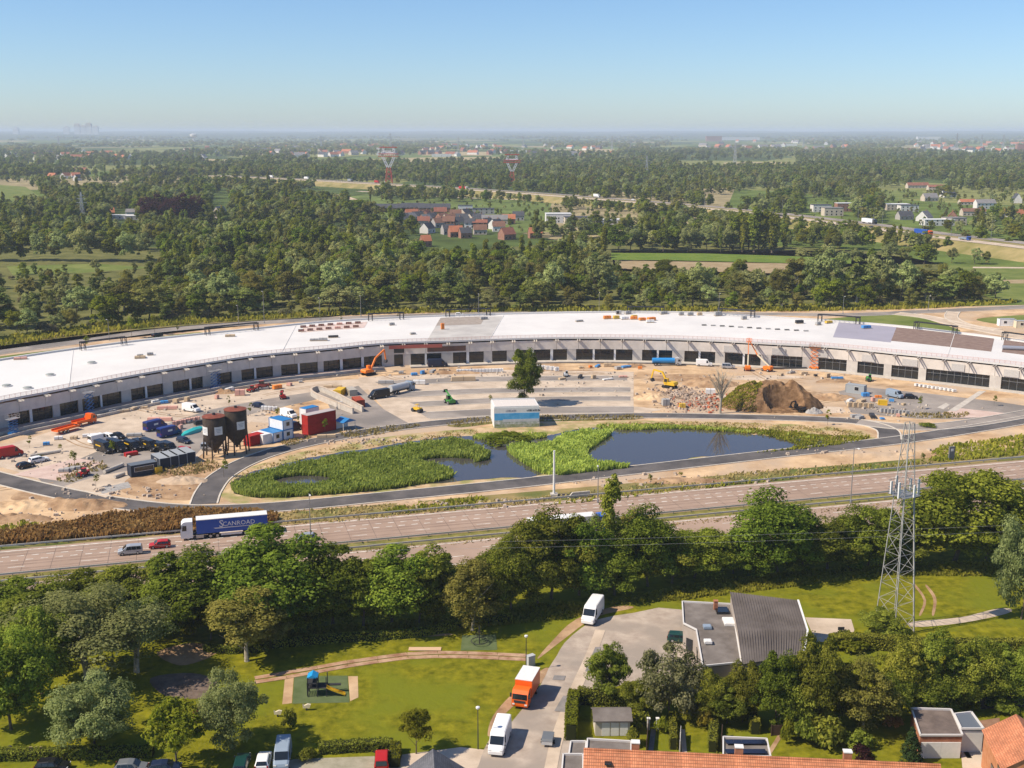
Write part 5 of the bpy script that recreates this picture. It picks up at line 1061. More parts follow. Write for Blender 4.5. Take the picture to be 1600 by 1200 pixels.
scissor('blue scissor lift at the left shop front, raised to the wall', pos(141, 648), heading((120, 655), (160, 645)), PC['liftblue'], 6.6, group='blue scissor lifts'); scissor('blue scissor lift raised in front of the wall behind the silos', pos(338, 608), heading((320, 612), (356, 604)), PC['liftblue'], 6.0, 3.4, group='blue scissor lifts'); scissor('lowered blue scissor lift at the left end of the facade', pos(22, 680), heading((0, 686), (40, 675)), PC['liftblue'], 4.6, group='blue scissor lifts')
scissor('orange scissor lift with brown platform at the right facade', pos(1272, 577), heading((1250, 575), (1290, 579)), PC['machine'], 7.4, 3.0, PC['rust'])
boom_lift('orange boom lift on the left of the pair, boom upright', pos(1168, 579), heading((1168, 579), (1168, 574)), 2.2, 9.2, PC['machine']); boom_lift('orange boom lift on the right of the pair, boom leaning left', pos(1198, 580), heading((1198, 580), (1170, 575)), 7.2, 9.0, PC['machine'])
loader('green telehandler standing alone on the middle car park', pos(703, 631), heading((703, 631), (690, 624)), PC['green2'], arm=((-1.8, 1.8), (3.2, 3.4)))
loader('small red telehandler left of the concrete ramp', pos(442, 623), heading((442, 623), (436, 612)), PC['red'], arm=((-1.5, 1.7), (1.6, 2.6)), scale=.8); loader('red and grey loader close to the building', pos(410, 608), heading((400, 610), (428, 606)), paint('dull_red', (0.30, 0.05, 0.04)), arm=((-1.4, 1.6), (2.6, 1.2)), name='wheel_loader')
loader('red forklift at the lower left of the site', pos(130, 744), heading((130, 744), (115, 750)), PC['red'], arm=((-1.2, 1.6), (1.9, 1.2)), name='forklift', scale=.75)
loader('red wheel dumper by the left trench', pos(393, 612), heading((393, 612), (380, 616)), PC['red'], arm=((-1.2, 1.4), (1.6, 1.3)), name='dumper', scale=.75); loader('green and white tractor on the right building apron', pos(1357, 595), heading((1357, 595), (1357, 602)), PC['green2'], arm=((-1.0, 1.4), (1.8, 1.0)), name='tractor', scale=.8)
loader('small white and green sweeper in front of the shop fronts', pos(884, 588), heading((884, 588), (884, 595)), PC['lightgrey'], arm=((-1.0, 1.3), (1.6, .9)), name='sweeper', scale=.7)
o = thing('road_roller', 'small yellow road roller on the middle car park', 'road roller', pos(652, 644), heading((652, 644), (635, 640)))
MB().side([(-1.5, .7), (1.3, .7), (1.2, 1.3), (-1.4, 1.4)], -.6, .6).build('body', PC['yellow'], o); [MB().tube((x, -.75, .55), (x, .75, .55), .55, .55, 14).build('drum', darksteel, o) for x in (-1.2, 1.3)]; MB().bx(-.4, .4, -.5, .5, 2.2, 2.28).box((-.38, .48, 1.75), (.06, .06, .9)).box((.38, -.48, 1.75), (.06, .06, .9)).box((.38, .48, 1.75), (.06, .06, .9)).box((-.38, -.48, 1.75), (.06, .06, .9)).build('canopy', PC['yellow'], o)
# --- silos
def silo(u, v, H, Rr, label, signs):
    o = thing('silo', label, 'silo', pos(u, v, .05), 0); zc = H * .42
    MB().lathe([(.35, zc - 2.9), (.5, zc - 2.9), (Rr, zc), (Rr, H - .35), (Rr * .99, H - .3)], 24).build('tank', PC['brown'], o, True)
    t = MB().lathe([(Rr * 1.04, H - .42), (Rr * 1.04, H - .28), (Rr * .5, H - .02), (.2, H + .05)], 24).build('roof', mat('rust_roof', (0.17, 0.05, 0.035), .85, rgb2=(0.24, 0.085, 0.06), scale=1), o)
    MB().tube((.1, 0, H), (.1, 0, H + .5), .4, .35, 10).build('filler_cap', darksteel, t)
    for k in range(6):
        a = math.pi / 6 + k * math.pi / 3; x, y = math.cos(a), math.sin(a); MB().bar((x * Rr * .98, y * Rr * .98, zc + .6), (x * Rr * 1.12, y * Rr * 1.12, -.02), .3, .3).build('leg', PC['brown'], o)
    MB().tube((0, 0, zc - 3.4), (0, 0, zc - 2.85), .3, .4, 10).build('outlet', darksteel, o)
    b = MB()
    for k in range(6):
        a, c = math.pi / 6 + k * math.pi / 3, math.pi / 6 + (k + 1) * math.pi / 3; b.bar((math.cos(a) * Rr * 1.06, math.sin(a) * Rr * 1.06, zc * .45), (math.cos(c) * Rr * 1.06, math.sin(c) * Rr * 1.06, zc * .45), .12, .12)
    b.build('brace', PC['brown'], o)
    for a0, txt in signs:
        rings = [[(math.cos(a) * (Rr + d), math.sin(a) * (Rr + d), z) for d, z in ((.03, zc + 1.6), (.09, zc + 1.6), (.09, zc + 3.6), (.03, zc + 3.6))] for a in [math.radians(a0 - 22 + 44 * i / 8) for i in range(9)]]
        s = MB().loft(rings).build('sign_board', white, o); ln = MB()
        for z, wd in ((2.95, 30), (2.6, 26), (2.25, 18)):
            ln.loft([[(math.cos(a) * (Rr + d), math.sin(a) * (Rr + d), zz) for d, zz in ((.095, zc + z), (.11, zc + z), (.11, zc + z + .13), (.095, zc + z + .13))] for a in [math.radians(a0 - wd / 2 + wd * i / 4) for i in range(5)]])
        ln.build('sign_lines', mat('sign_grey', (0.35, 0.38, 0.42), .6), s)
silo(337, 714, 10.6, 2.65, 'brown steel silo on legs with two white signs, left of the pair', ((-132, ''), (-52, '')))
silo(371, 707, 11.4, 2.7, 'brown steel silo on legs with one white sign, right of the pair', ((-50, ''),))
# --- containers and cabins
redc = mat('container_red', (0.36, 0.03, 0.025), .6, var=.12, scale=.8); navy = mat('cabin_navy', (0.035, 0.042, 0.06), .6, var=.1, scale=1); cabw = mat('cabin_white', (0.70, 0.70, 0.70), .6, var=.05, scale=1); broof = paint('cabin_roof_blue', (0.02, 0.17, 0.42), .5)
container('shipping_container', 'lower red shipping container of the two high stack', 'container', (499, 675), (530, 668), 9.0, 2.6, 2.7, redc, group='stacked red containers'); container('shipping_container', 'upper red shipping container with grey roof', 'container', (499, 675), (530, 668), 9.0, 2.6, 2.7, redc, mat('container_grey', (0.42, 0.37, 0.36), .7), base=2.74, group='stacked red containers')
container('shipping_container', 'small red container beside the silo legs', 'container', (397, 694), (412, 690), 4.4, 2.5, 2.6, redc)
container('site_cabin', 'lower white site cabin with blue frame', 'cabin', (440, 684), (452, 681), 3.2, 5.6, 2.6, cabw, broof, ((0, 1, 1.0, 1, -1),), ribs=False, frame=broof, group='stacked white cabins'); container('site_cabin', 'upper white site cabin with bright blue roof', 'cabin', (440, 684), (452, 681), 3.2, 5.6, 2.6, cabw, broof, ((0, 1, 1.0, 1, -1),), base=2.64, ribs=False, frame=broof, group='stacked white cabins')
container('site_cabin', 'low white cabin with blue roof stripe beside the stack', 'cabin', (424, 688), (436, 685), 3.0, 5.4, 2.6, cabw, broof, ((0, 1, 1.0, 1, -1),), ribs=False, frame=broof); container('site_cabin', 'plain white cabin between red container and blue roofed cabin', 'cabin', (410, 691), (422, 688), 3.0, 4.6, 2.5, cabw, cabw, ribs=False)
container('site_cabin', 'white and blue cabin behind the red containers', 'cabin', (484, 664), (500, 660), 4.5, 2.5, 5.0, cabw, broof, ribs=False)
o = thing('party_tent', 'small blue roofed stall right of the red containers', 'stall', pos(540, 670), heading((525, 673), (555, 666)))
for x in (-2, 2):
    for y in (-1.6, 1.6): MB().box((x, y, 1.1), (.1, .1, 2.2)).build('post', white, o)
MB().side([(-2.3, 2.2), (2.3, 2.2), (0, 3.1)], -1.9, 1.9).build('canopy', broof, o); MB().bx(-2, 2, 1.55, 1.6, 0, 2.2).build('back_panel', cabw, o)
for k, (u, v) in enumerate(((252, 729), (265, 726), (278, 723), (291, 720))):
    container('site_cabin', 'dark cabin with pale roof, %s of the row of four' % ('first', 'second', 'third', 'last')[k], 'cabin', (u, v), (u + 10, v + 6), 5.6, 2.6, 2.7, navy, mat('cabin_roof_grey', (0.30, 0.32, 0.34), .6), ((0, 1.3, 1.1, 1.0, -1),), ribs=False, group='row of dark site cabins', frame=MATS['cabin_roof_grey'])
o = container('site_cabin', 'dark navy open fronted cabin standing below the row of four', 'cabin', (223, 741), (246, 737), 6.0, 2.6, 2.8, navy, mat('cabin_roof_slate', (0.12, 0.14, 0.17), .5), ((0, 4.4, 1.2, 1.0, -1),), ribs=False)
tag(container('generator_box', 'small yellow generator box beside the navy cabin', 'generator', (246, 739), (258, 736), 1.6, 1.4, 1.5, PC['yellow'], ribs=False))
container('site_cabin', 'grey cabin with a window on the right car park', 'cabin', (1337, 614), (1360, 617), 5.6, 2.5, 2.6, mat('cabin_grey', (0.33, 0.35, 0.36), .6), MATS['cabin_roof_grey'], ((0.6, 1.3, 1.0, 1.1, -1),), ribs=False); container('generator_box', 'yellow generator box in front of the grey cabin', 'generator', (1379, 633), (1400, 634), 2.4, 1.3, 1.5, PC['yellow'], ribs=False)
container('skip', 'yellow open skip beside the concrete ramp', 'skip', (531, 617), (540, 611), 5.0, 2.3, 1.9, PC['yellow']); container('skip', 'grey topped skip behind the yellow skip', 'skip', (549, 616), (557, 622), 5.0, 2.3, 1.8, paint('skip_beige', (0.45, 0.40, 0.32)), ribs=True); container('skip', 'rusty red skip at the end of the concrete ramp', 'skip', (560, 634), (567, 640), 5.4, 2.4, 2.2, mat('skip_red', (0.34, 0.07, 0.04), .8, var=.2, scale=.8))
for k, (a, b) in enumerate((((288, 704), (300, 706)), ((205, 712), (216, 710)))): container('red_crate', 'low red crate %s' % ('under the silos' if k == 0 else 'beside the pipes below the black vans'), 'crate', a, b, 3, 1.2, .9, PC['red'], ribs=False)
# --- concrete ramp walls
rq = line_pts([(567, 644), (525, 622), (500, 612), (487, 615), (492, 622), (520, 634), (552, 647)], 6)
ro = thing('ramp_wall', 'U shaped concrete wall of the basement ramp', 'wall', tuple(rq[6]) )
b_ = strip(rq, -.25, .25, 0, 1.6); b_.v = [(x - rq[6].x, y - rq[6].y, z) for x, y, z in b_.v]; b_.build('wall', concrete, ro)
b_ = strip(rq, -.32, .32, 1.605, 1.75); b_.v = [(x - rq[6].x, y - rq[6].y, z) for x, y, z in b_.v]; b_.build('coping', paving, ro)
lot([(500, 617), (520, 624), (552, 641), (545, 644), (515, 633), (494, 622)], MATS['dark_ground'], .10, 1, 'ramp_surface')  # flat sheet in the same dark ground colour as the trench
# --- picture hoarding building
bx0, bx1 = P(772, 669), P(843, 667); Lh = (bx1 - bx0).length; c_ = (bx0 + bx1) / 2; hrz = math.atan2(bx1.y - bx0.y, bx1.x - bx0.x); D_ = 9.5; H_ = HT(800, 668, 637)
hd = thing('picture_hoarding', 'white box pavilion wrapped in a blue printed picture beside the pond', 'pavilion', (c_.x, c_.y, .06), hrz)
MB().bx(-Lh / 2, Lh / 2, 0, D_, 0, H_).build('wall', white, hd); rf = MB().bx(-Lh / 2 + .25, Lh / 2 - .25, .25, D_ - .25, H_ - .6, H_ - .5)
for y0, y1 in ((.1, .3), (D_ - .3, D_ - .1)): rf.bx(-Lh / 2 + .1, Lh / 2 - .1, y0, y1, H_ + .001, H_ + .35)
rf.build('roof_edge', white, hd); rp_ = MB()
for k in range(5): rp_.bx(-Lh / 2 + .4 + k * (Lh - .8) / 5 + .05, -Lh / 2 + .4 + (k + 1) * (Lh - .8) / 5 - .05, .5, D_ - .5, H_ + .002, H_ + .05)
rp_.build('roof_panel', mat('roof_panel_pink', (0.62, 0.57, 0.53), .6), hd)
def banner(name, z0, z1, m, y=-.05, x0=None, x1=None): return MB().bx(x0 if x0 is not None else -Lh / 2 + .1, x1 if x1 is not None else Lh / 2 - .1, y, 0, z0, z1).build(name, m, hd)
banner('printed_sky', H_ * .38, H_ * .72, mat('print_blue', (0.04, 0.30, 0.60), .5, rgb2=(0.16, 0.45, 0.72), scale=.35)); banner('printed_street', H_ * .17, H_ * .379, mat('print_street', (0.22, 0.28, 0.20), .5, rgb2=(0.62, 0.62, 0.60), scale=1.1)); banner('printed_grass', .05, H_ * .169, mat('print_grass', (0.20, 0.25, 0.10), .5, rgb2=(0.42, 0.42, 0.36), scale=.9))
banner('printed_building', H_ * .28, H_ * .42, mat('print_grey', (0.50, 0.52, 0.53), .5, var=.1, scale=1), -.07, -Lh / 2 + 2.4, Lh / 2 - .2)
def text(name, s, size, loc, rot, m, parent, ext=.01, align='CENTER'):
    c = bpy.data.curves.new(name, 'FONT'); c.body = s; c.size = size; c.extrude = ext; c.align_x = align; c.resolution_u = 2
    t = bpy.data.objects.new(name, c); col.objects.link(t); dg = bpy.context.evaluated_depsgraph_get(); me = bpy.data.meshes.new_from_object(t.evaluated_get(dg)); bpy.data.objects.remove(t)
    me.materials.append(m); o = bpy.data.objects.new(name, me); col.objects.link(o); o.parent = parent; o.location = loc; o.rotation_euler = rot; return o
inkm = mat('ink_dark', (0.05, 0.055, 0.07), .6); inkg = mat('ink_grey', (0.3, 0.3, 0.34), .6)
text('lettering', 'IL  BLUEGATE', .75, (-Lh * .14, -.03, H_ * .79), (math.pi / 2, 0, 0), inkg, hd) if False else None
for x, n_, m_ in ((-Lh * .24, 7, inkg), (Lh * .22, 9, inkm)):   # names too small to read: a row of letter-sized strokes
    b_ = MB()
    for k in range(n_): b_.bx(x + k * .42, x + k * .42 + (.26 if k % 3 else .16), -.04, -.01, H_ * .80, H_ * .80 + (.5 if k % 4 else .38))
    b_.build('lettering', m_, hd)
# --- poles, lamps
def lamp_post(u, v, vt, label, arm=1.4, rz=None, group='street lamps'):
    h = HT(u, v, vt); o = thing('street_lamp', label, 'street lamp', tuple(P(u, v)), RANG - math.pi / 2 if rz is None else rz, group)
    MB().tube((0, 0, 0), (0, 0, h), .12, .07, 8).build('pole', steel, o); MB().tube((0, 0, h - .05), (arm, 0, h + .15), .05, .04, 6).build('arm', steel, o); MB().box((arm + .35, 0, h + .15), (.8, .28, .14)).build('lamp_head', white, o)
    MB().lathe([(.22, 0), (.22, .5), (.13, .9)], 8).build('base', steel, o); return o
lamp_post(486, 852, 771, 'grey street lamp beside the motorway at the silver hatchback'); lamp_post(934, 786, 733, 'street lamp on the verge left of the poplar', rz=math.pi / 2); lamp_post(1329, 787, 699, 'tall street lamp on the motorway median at right')
o = thing('mast', 'thick white mast on the verge below the pond', 'mast', tuple(P(865.5, 775)), 0); h_ = HT(865, 775, 704)
MB().tube((0, 0, .6), (0, 0, h_), .28, .20, 10).build('pole', white, o); MB().bx(-.8, .8, -.8, .8, 0, .6).build('foundation', concrete, o)
for i, (u, v, vt) in enumerate(((171, 532, 499), (373, 510, 477), (413, 505, 455), (500, 500, 465), (564, 495, 462), (748, 490, 459), (936, 488, 457), (1123, 487, 458), (1317, 491, 463), (1450, 486, 462))): lamp_post(u, v, vt, 'slim lamp post on the back road, %s from the left' % ordinal(i + 1), 1.2, -math.pi / 2, 'lamp posts along the back road')
lamp_post(527, 640, 628, 'short lamp beside the concrete ramp', .8, 0); 
# --- motorway furniture
def barrier(o_, s0, s1, label, h=.75):
    t = thing('guard_rail', label, 'guard rail', tuple(R(s0, o_, 0)), RANG); b = MB().bx(0, s1 - s0, -.06, .06, h - .32, h); b.build('rail', mat('rail_zinc', (0.46, 0.44, 0.40), .6, rgb2=(0.58, 0.55, 0.50), scale=.3), t); p = MB()
    n = int((s1 - s0) / 4)
    for k in range(n): p.box((2 + k * 4.0, .16, h * .44), (.12, .18, h * .86))
    p.build('post', steel, t); return t
barrier(-1.9, S0, rs(290, 838)[0] + 6, 'guard rail on the far side of the motorway, left of the lorry'); barrier(-1.9, rs(415, 826)[0] - 4, S1, 'guard rail on the far side of the motorway, right of the lorry'); barrier(13.6, S0, S1, 'upper guard rail of the motorway median'); barrier(16.9, S0, S1, 'lower guard rail of the motorway median')
# the blue trailer lorry and the cars
s_, o_ = rs(345, 842)
lo, tr, xr = artic('white cab lorry with blue lettered trailer on the motorway', tuple(R(rs(283, 846)[0] + 8.2, 2.0, .115)), RANG + math.pi, PC['white'], PC['lorryblue'])
text('lettering', 'CANROAD', 1.25, (xr - 8.1, 1.285, 2.35), (math.pi / 2, 0, math.pi), white, tr, .008); text('lettering', 'S', 2.0, (xr - 4.75, 1.285, 2.2), (math.pi / 2, 0, math.pi), white, tr, .008)
w_ = MB().quad((xr - 3.6, 1.288, 1.95), (xr - 11.2, 1.288, 2.02), (xr - 11.0, 1.288, 2.10), (xr - 3.2, 1.288, 2.15)); w_.build('underline', white, tr, fix=False)
def oncar(kind_, u, v, c, label):
    s, o = rs(u, v); park(kind_, None, None, c, label, at=R(s, o), rz=RANG + math.pi, z=.115)
oncar('mpv', 204, 866, PC['silver'], 'silver people carrier driving left on the motorway'); oncar('hatch', 250, 856, PC['red'], 'dark red hatchback driving left behind the silver people carrier'); oncar('hatch', 478, 845, PC['silver'], 'silver hatchback driving left behind the lorry')
artic('lorry with white trailer and blue cab half hidden by the trees', tuple(R(rs(962, 842)[0] - 8.2, 20.2, .115)), RANG, paint('bright_blue', (0.02, 0.13, 0.55)), white)
o = thing('road_sign', 'dark information pillar on the motorway verge at right', 'sign', tuple(P(1486, 719)), RANG); MB().box((0, 0, 1.7), (1.5, .35, 3.4)).build('panel', PC['grey'], o); MB().box((0, -.2, 2.6), (.6, .06, .6)).build('emblem', white, o)
o = thing('culvert', 'pale concrete culvert head on the verge beside the white mast', 'culvert', tuple(P(908, 777)), RANG); MB().bx(-2.0, 2.0, -.2, .2, 0, 1.3).build('head_wall', concrete, o); MB().side([(-3.2, 0), (-2.0, 0), (-2.0, 1.3)], -.2, .2).build('wing_wall', concrete, o); MB().bx(-6.0, -2.2, .4, 3.4, 0, .08).build('apron', MATS['dark_ground'], o)
# --- lattice mast with aerials
tb = [P(1366, 1004), P(1427, 978)]; tc = P(1397, 984); th = HT(1412, 984, 660)
mast = thing('lattice_mast', 'tall galvanised lattice mast with aerials in the meadow', 'mast', (tc.x, tc.y, 0), math.radians(28))
hw0, hw1 = 2.15, .5; mastm = mat('mast_zinc', (0.36, 0.35, 0.33), .6)
def lev(t): return hw0 + (hw1 - hw0) * min(1, t / .95)
for sx_ in (-1, 1):
    for sy in (-1, 1): MB().bar((sx_ * hw0, sy * hw0, 0), (sx_ * lev(1), sy * lev(1), th), .11, .11).build('leg', mastm, mast)
NL = 13
for k in range(NL):
    t0, t1 = k / NL, (k + 1) / NL; a, c = lev(t0), lev(t1); b = MB()
    for (x0, y0), (x1, y1) in (((-1, -1), (1, -1)), ((1, -1), (1, 1)), ((1, 1), (-1, 1)), ((-1, 1), (-1, -1))):
        if k % 2: x0, y0, x1, y1 = x1, y1, x0, y0
        b.bar((x0 * a, y0 * a, th * t0), (x1 * c, y1 * c, th * t1), .05, .05); b.bar((x0 * c, y0 * c, th * t1), (x1 * c, y1 * c, th * t1), .04, .04)
    b.build('cross_brace', mastm, mast)
zp = th * .66; hwp = lev(.66) + .75; b = MB().bx(-hwp, hwp, -hwp, hwp, zp, zp + .1)
for z in (.6, 1.1, 2.2):
    for s in (-1, 1): b.bar((-hwp, s * hwp, zp + z), (hwp, s * hwp, zp + z), .06, .06); b.bar((s * hwp, -hwp, zp + z), (s * hwp, hwp, zp + z), .06, .06)
b.build('platform', steel, mast)
for k, a in enumerate((20, 80, 150, 200, 265, 330)): x, y = math.cos(math.radians(a)) * hwp * 1.2, math.sin(math.radians(a)) * hwp * 1.2; MB().box((x, y, zp + 1.2), (.35, .22, 2.6 if k % 2 else 2.0)).build('aerial', white, mast)
MB().bar((hw0 * .98, -hw0 * .98, 0), (lev(.66), -lev(.66), zp), .22, .12).build('cable_ladder', mastm, mast)
for k, z in enumerate((14.5, 15.6)):   # overhead wires crossing in front of the tree belt
    w_ = MB(); pv = None
    for i in range(61):
        x = -390 + 13 * i; q = Vector((x, 176 + x * .06, z - 2.2 * math.sin(math.pi * (i % 20) / 20)))
        if pv: w_.tube(pv, q, .012, .012, 4, False)
        pv = q
    tag(w_.build('overhead_wire', mat('wire', (0.45, 0.45, 0.43), .6)), 'thin overhead wire across the tree belt, %s of the pair' % ('lower', 'upper')[k], 'wire')
# ------------------------------------------------------------------ ground cover that nobody could count
def blades(name, label, polys, n, h0, h1, wd, m, holes=(), z=.05, cat='plants', lean=.25, clump=1.0):
    W = [catmull([P(*p) for p in q], 3, True) for q in polys]; HW = [catmull([P(*p) for p in q], 3, True) for q in holes]
    ar = []
    for q in W: ar.append(abs(sum(q[i].x * q[(i + 1) % len(q)].y - q[(i + 1) % len(q)].x * q[i].y for i in range(len(q)))) / 2)
    B = []
    for q, a in zip(W, ar):
        k = int(n * a / sum(ar)); x0, x1, y0, y1 = min(p.x for p in q), max(p.x for p in q), min(p.y for p in q), max(p.y for p in q); g = 0; tries = 0
        while g < k and tries < k * 8:
            tries += 1; x, y = x0 + (x1 - x0) * rnd.random(), y0 + (y1 - y0) * rnd.random()
            if not inside(x, y, q) or any(inside(x, y, h) for h in HW): continue
            if rnd.random() > clump and vnoise(x, y, 2.2, 2) < .1: continue
            B.append((x, y)); g += 1
    B = np.array(B); k = len(B); hh = (h0 + (h1 - h0) * nrg.random(k)) * (1 + .25 * np.sin(B[:, 0] * .9) * np.sin(B[:, 1] * .7)); a = nrg.random(k) * 6.28
    dx, dy = np.cos(a) * wd / 2 * (.6 + .8 * nrg.random(k)), np.sin(a) * wd / 2; lx, ly = nrg.normal(size=k) * lean * hh + .1 * hh, nrg.normal(size=k) * lean * hh
    V = np.zeros((k, 4, 3), np.float32); V[:, 0] = np.stack([B[:, 0] - dx, B[:, 1] - dy, np.full(k, z)], 1); V[:, 1] = np.stack([B[:, 0] + dx, B[:, 1] + dy, np.full(k, z)], 1)
    V[:, 2] = np.stack([B[:, 0] + dx * .8 + lx, B[:, 1] + dy * .8 + ly, z + hh], 1); V[:, 3] = np.stack([B[:, 0] - dx * .8 + lx * .8, B[:, 1] - dy * .8 + ly, z + hh * .92], 1)
    me = bpy.data.meshes.new(name); me.vertices.add(4 * k); me.loops.add(4 * k); me.polygons.add(k)
    me.vertices.foreach_set('co', V.ravel()); me.loops.foreach_set('vertex_index', np.arange(4 * k, dtype=np.int32)); me.polygons.foreach_set('loop_start', np.arange(0, 4 * k, 4, dtype=np.int32)); me.polygons.foreach_set('loop_total', np.full(k, 4, dtype=np.int32))
    at = me.attributes.new('tint', 'FLOAT', 'FACE'); at.data.foreach_set('value', np.clip(.5 + nrg.normal(size=k) * .25 + .25 * np.sin(B[:, 0] * .35) * np.cos(B[:, 1] * .3), 0, 1).astype(np.float32)); me.update(calc_edges=True); me.materials.append(m)
    o = bpy.data.objects.new(name, me); col.objects.link(o); return tag(o, label, cat, None, 'stuff')
blades('reeds', 'green reed bed filling the left half of the pond', [[(362, 762), (390, 749), (470, 727), (600, 706), (680, 693), (730, 692), (750, 704), (766, 716), (735, 724), (672, 722), (706, 741), (690, 752), (580, 768), (440, 778), (380, 775)]], 26000, .7, 1.5, .34, LM['reed'], [[(428, 750), (470, 744), (514, 747), (510, 758), (460, 762), (432, 760)], [(650, 722), (690, 716), (745, 719), (720, 728), (680, 730)]], clump=.75)
blades('reeds', 'green reed bed dividing the pond beside the hoarding', [[(792, 703), (830, 697), (862, 695), (878, 683), (920, 676), (955, 678), (935, 694), (918, 708), (925, 724), (985, 730), (920, 738), (860, 743), (826, 730)]], 11000, .7, 1.5, .34, LM['reed'], clump=.75)
blades('reeds', 'narrow reed fringe along the far pond shore', [[(930, 668), (1000, 666), (1100, 670), (1200, 680), (1290, 690), (1250, 685), (1160, 677), (1060, 671), (980, 673)], [(740, 686), (760, 680), (846, 680), (846, 686), (790, 690)]], 3200, .5, 1.1, .4, LM['reed'], clump=.6)
blades('bank_grass', 'patchy grass on the dry banks around the pond', [[(930, 662), (1100, 660), (1260, 666), (1340, 674), (1360, 683), (1310, 691), (1200, 680), (1060, 670)], [(480, 706), (640, 682), (735, 672), (735, 682), (600, 696), (480, 716), (380, 744), (365, 745)]], 3000, .15, .45, .35, LM['drygrass'], clump=.3)
blades('bank_grass', 'green grass tufts on the pond bank at right', [[(1180, 676), (1290, 682), (1360, 684), (1300, 697), (1180, 708), (1250, 697)], [(1000, 664), (1200, 672), (1300, 686), (1200, 680), (1050, 670)]], 3000, .3, .7, .4, LM['grass'], clump=.5)
blades('verge_reeds', 'rusty brown reeds on the verge left of the lorry', [[(-80, 845), (0, 838), (100, 822), (200, 806), (300, 802), (420, 806), (420, 822), (290, 832), (150, 843), (0, 854), (-80, 860)]], 9000, .8, 1.7, .6, LM['rustgrass'])
blades('verge_grass', 'mixed green verge between service road and motorway', [[(420, 804), (560, 792), (700, 786), (850, 776), (1000, 758), (1200, 735), (1440, 722), (1440, 728), (1200, 752), (1000, 773), (850, 788), (700, 800), (560, 814), (420, 822)]], 3600, .2, .6, .4, LM['drygrass'], clump=.3)
blades('verge_grass', 'green shrubby growth on the verge along the motorway', [[(600, 798), (700, 783), (760, 778), (740, 790), (640, 802)], [(1470, 698), (1540, 690), (1640, 676), (1640, 705), (1540, 716), (1460, 722)], [(0, 822), (60, 818), (60, 830), (0, 836)], [(900, 782), (1200, 748), (1500, 714), (1500, 718), (1200, 753), (900, 787)]], 4200, .3, .9, .45, LM['grass'], clump=.5)
blades('median_grass', 'dry grass strip on the motorway median', [[(-60, 907), (300, 880), (800, 838), (1300, 795), (1660, 762), (1660, 767), (1300, 801), (800, 845), (300, 887), (-60, 914)]], 3500, .15, .35, .3, LM['drygrass'])
blades('meadow_grass', 'tall yellow green grass on the meadow below the tree belt', [[(950, 945), (1060, 918), (1200, 898), (1380, 884), (1540, 880), (1550, 900), (1380, 900), (1260, 915), (1065, 938)], [(420, 990), (560, 975), (700, 965), (820, 945), (900, 945), (900, 965), (700, 985), (560, 995), (430, 1005)]], 9000, .2, .55, .4, LM['grass'], clump=.5)
blades('woodland_edge', 'low green growth along the wood edge behind the back road', [[(-80, 552), (0, 541), (200, 515), (400, 500), (600, 491), (900, 487), (1200, 487), (1400, 484), (1560, 476), (1560, 472), (1200, 480), (900, 480), (600, 484), (400, 492), (200, 503), (0, 529), (-80, 540)]], 9000, .5, 1.8, .9, LM['grass'])
blades('site_weeds', 'sparse weeds on planting beds of the site', [[(225, 738), (260, 730), (330, 720), (340, 735), (270, 745)], [(110, 728), (160, 722), (165, 735), (115, 738)], [(440, 690), (480, 682), (480, 690), (450, 697)], [(1420, 648), (1510, 645), (1500, 653), (1430, 653)], [(700, 661), (780, 652), (980, 650), (985, 656), (790, 660), (720, 668)], [(90, 745), (120, 738), (130, 750), (95, 755)], [(530, 676), (640, 664), (650, 668), (560, 684)]], 2600, .2, .7, .4, LM['drygrass'], clump=.4)
# ------------------------------------------------------------------ heaps of soil and rubble
def heap(name, label, u, v, wx, wy, h, m, cat='soil heap', seed=0, steep=1.0, nx=40, ny=26, rz=0.0):
    c = P(u, v); b = MB(); vs = []
    for j in range(ny + 1):
        for i in range(nx + 1):
            x, y = (i / nx * 2 - 1), (j / ny * 2 - 1); r = math.hypot(x, y); e = max(0, 1 - r ** 2)
            zz = h * (e ** steep) * (.8 + .3 * vnoise(x * wx, y * wy, wx * .22, seed) + .15 * vnoise(x * wx, y * wy, wx * .08, seed + 3)) + (.10 * vnoise(x * wx, y * wy, .9, seed) if e > 0 else 0)
            vs.append((x * wx, y * wy, max(0.0, zz) if e > 0 else -.1))
    b.add(vs, [(j * (nx + 1) + i, j * (nx + 1) + i + 1, (j + 1) * (nx + 1) + i + 1, (j + 1) * (nx + 1) + i) for j in range(ny) for i in range(nx)])
    o = b.build(name, m, smooth=False); o.location = (c.x, c.y, .05); o.rotation_euler = (0, 0, rz); return tag(o, label, cat)
moundm = mat('mound_earth', (0.11, 0.06, 0.03), .95, rgb2=(0.29, 0.175, 0.095), scale=.6, detail=9, bump=.3, coord='Position')
md = thing('soil_mound', 'high brown soil mound, dug away in front, with grass on its left flank', 'soil mound', tuple(P(1205, 634)))
def mound_h(x, y):
    r = math.hypot(x / 15.0, y / 9.0); z = 6.8 * max(0, 1 - r * r) ** .75
    z *= 1 + .22 * vnoise(x, y, 3.2, 1) + .13 * vnoise(x, y, 1.1, 4)
    dug = math.hypot((x - 2.5) / 7.5, (y + 7.0) / 5.6)
    if dug < 1: z = min(z, .5 + 5.5 * max(0, dug - .62) * 2.6)
    return max(0, z) + .12 * vnoise(x, y, .8, 6)
nx, ny = 84, 56; vs = [(-16 + 32 * i / nx, -10 + 20 * j / ny) for j in range(ny + 1) for i in range(nx + 1)]
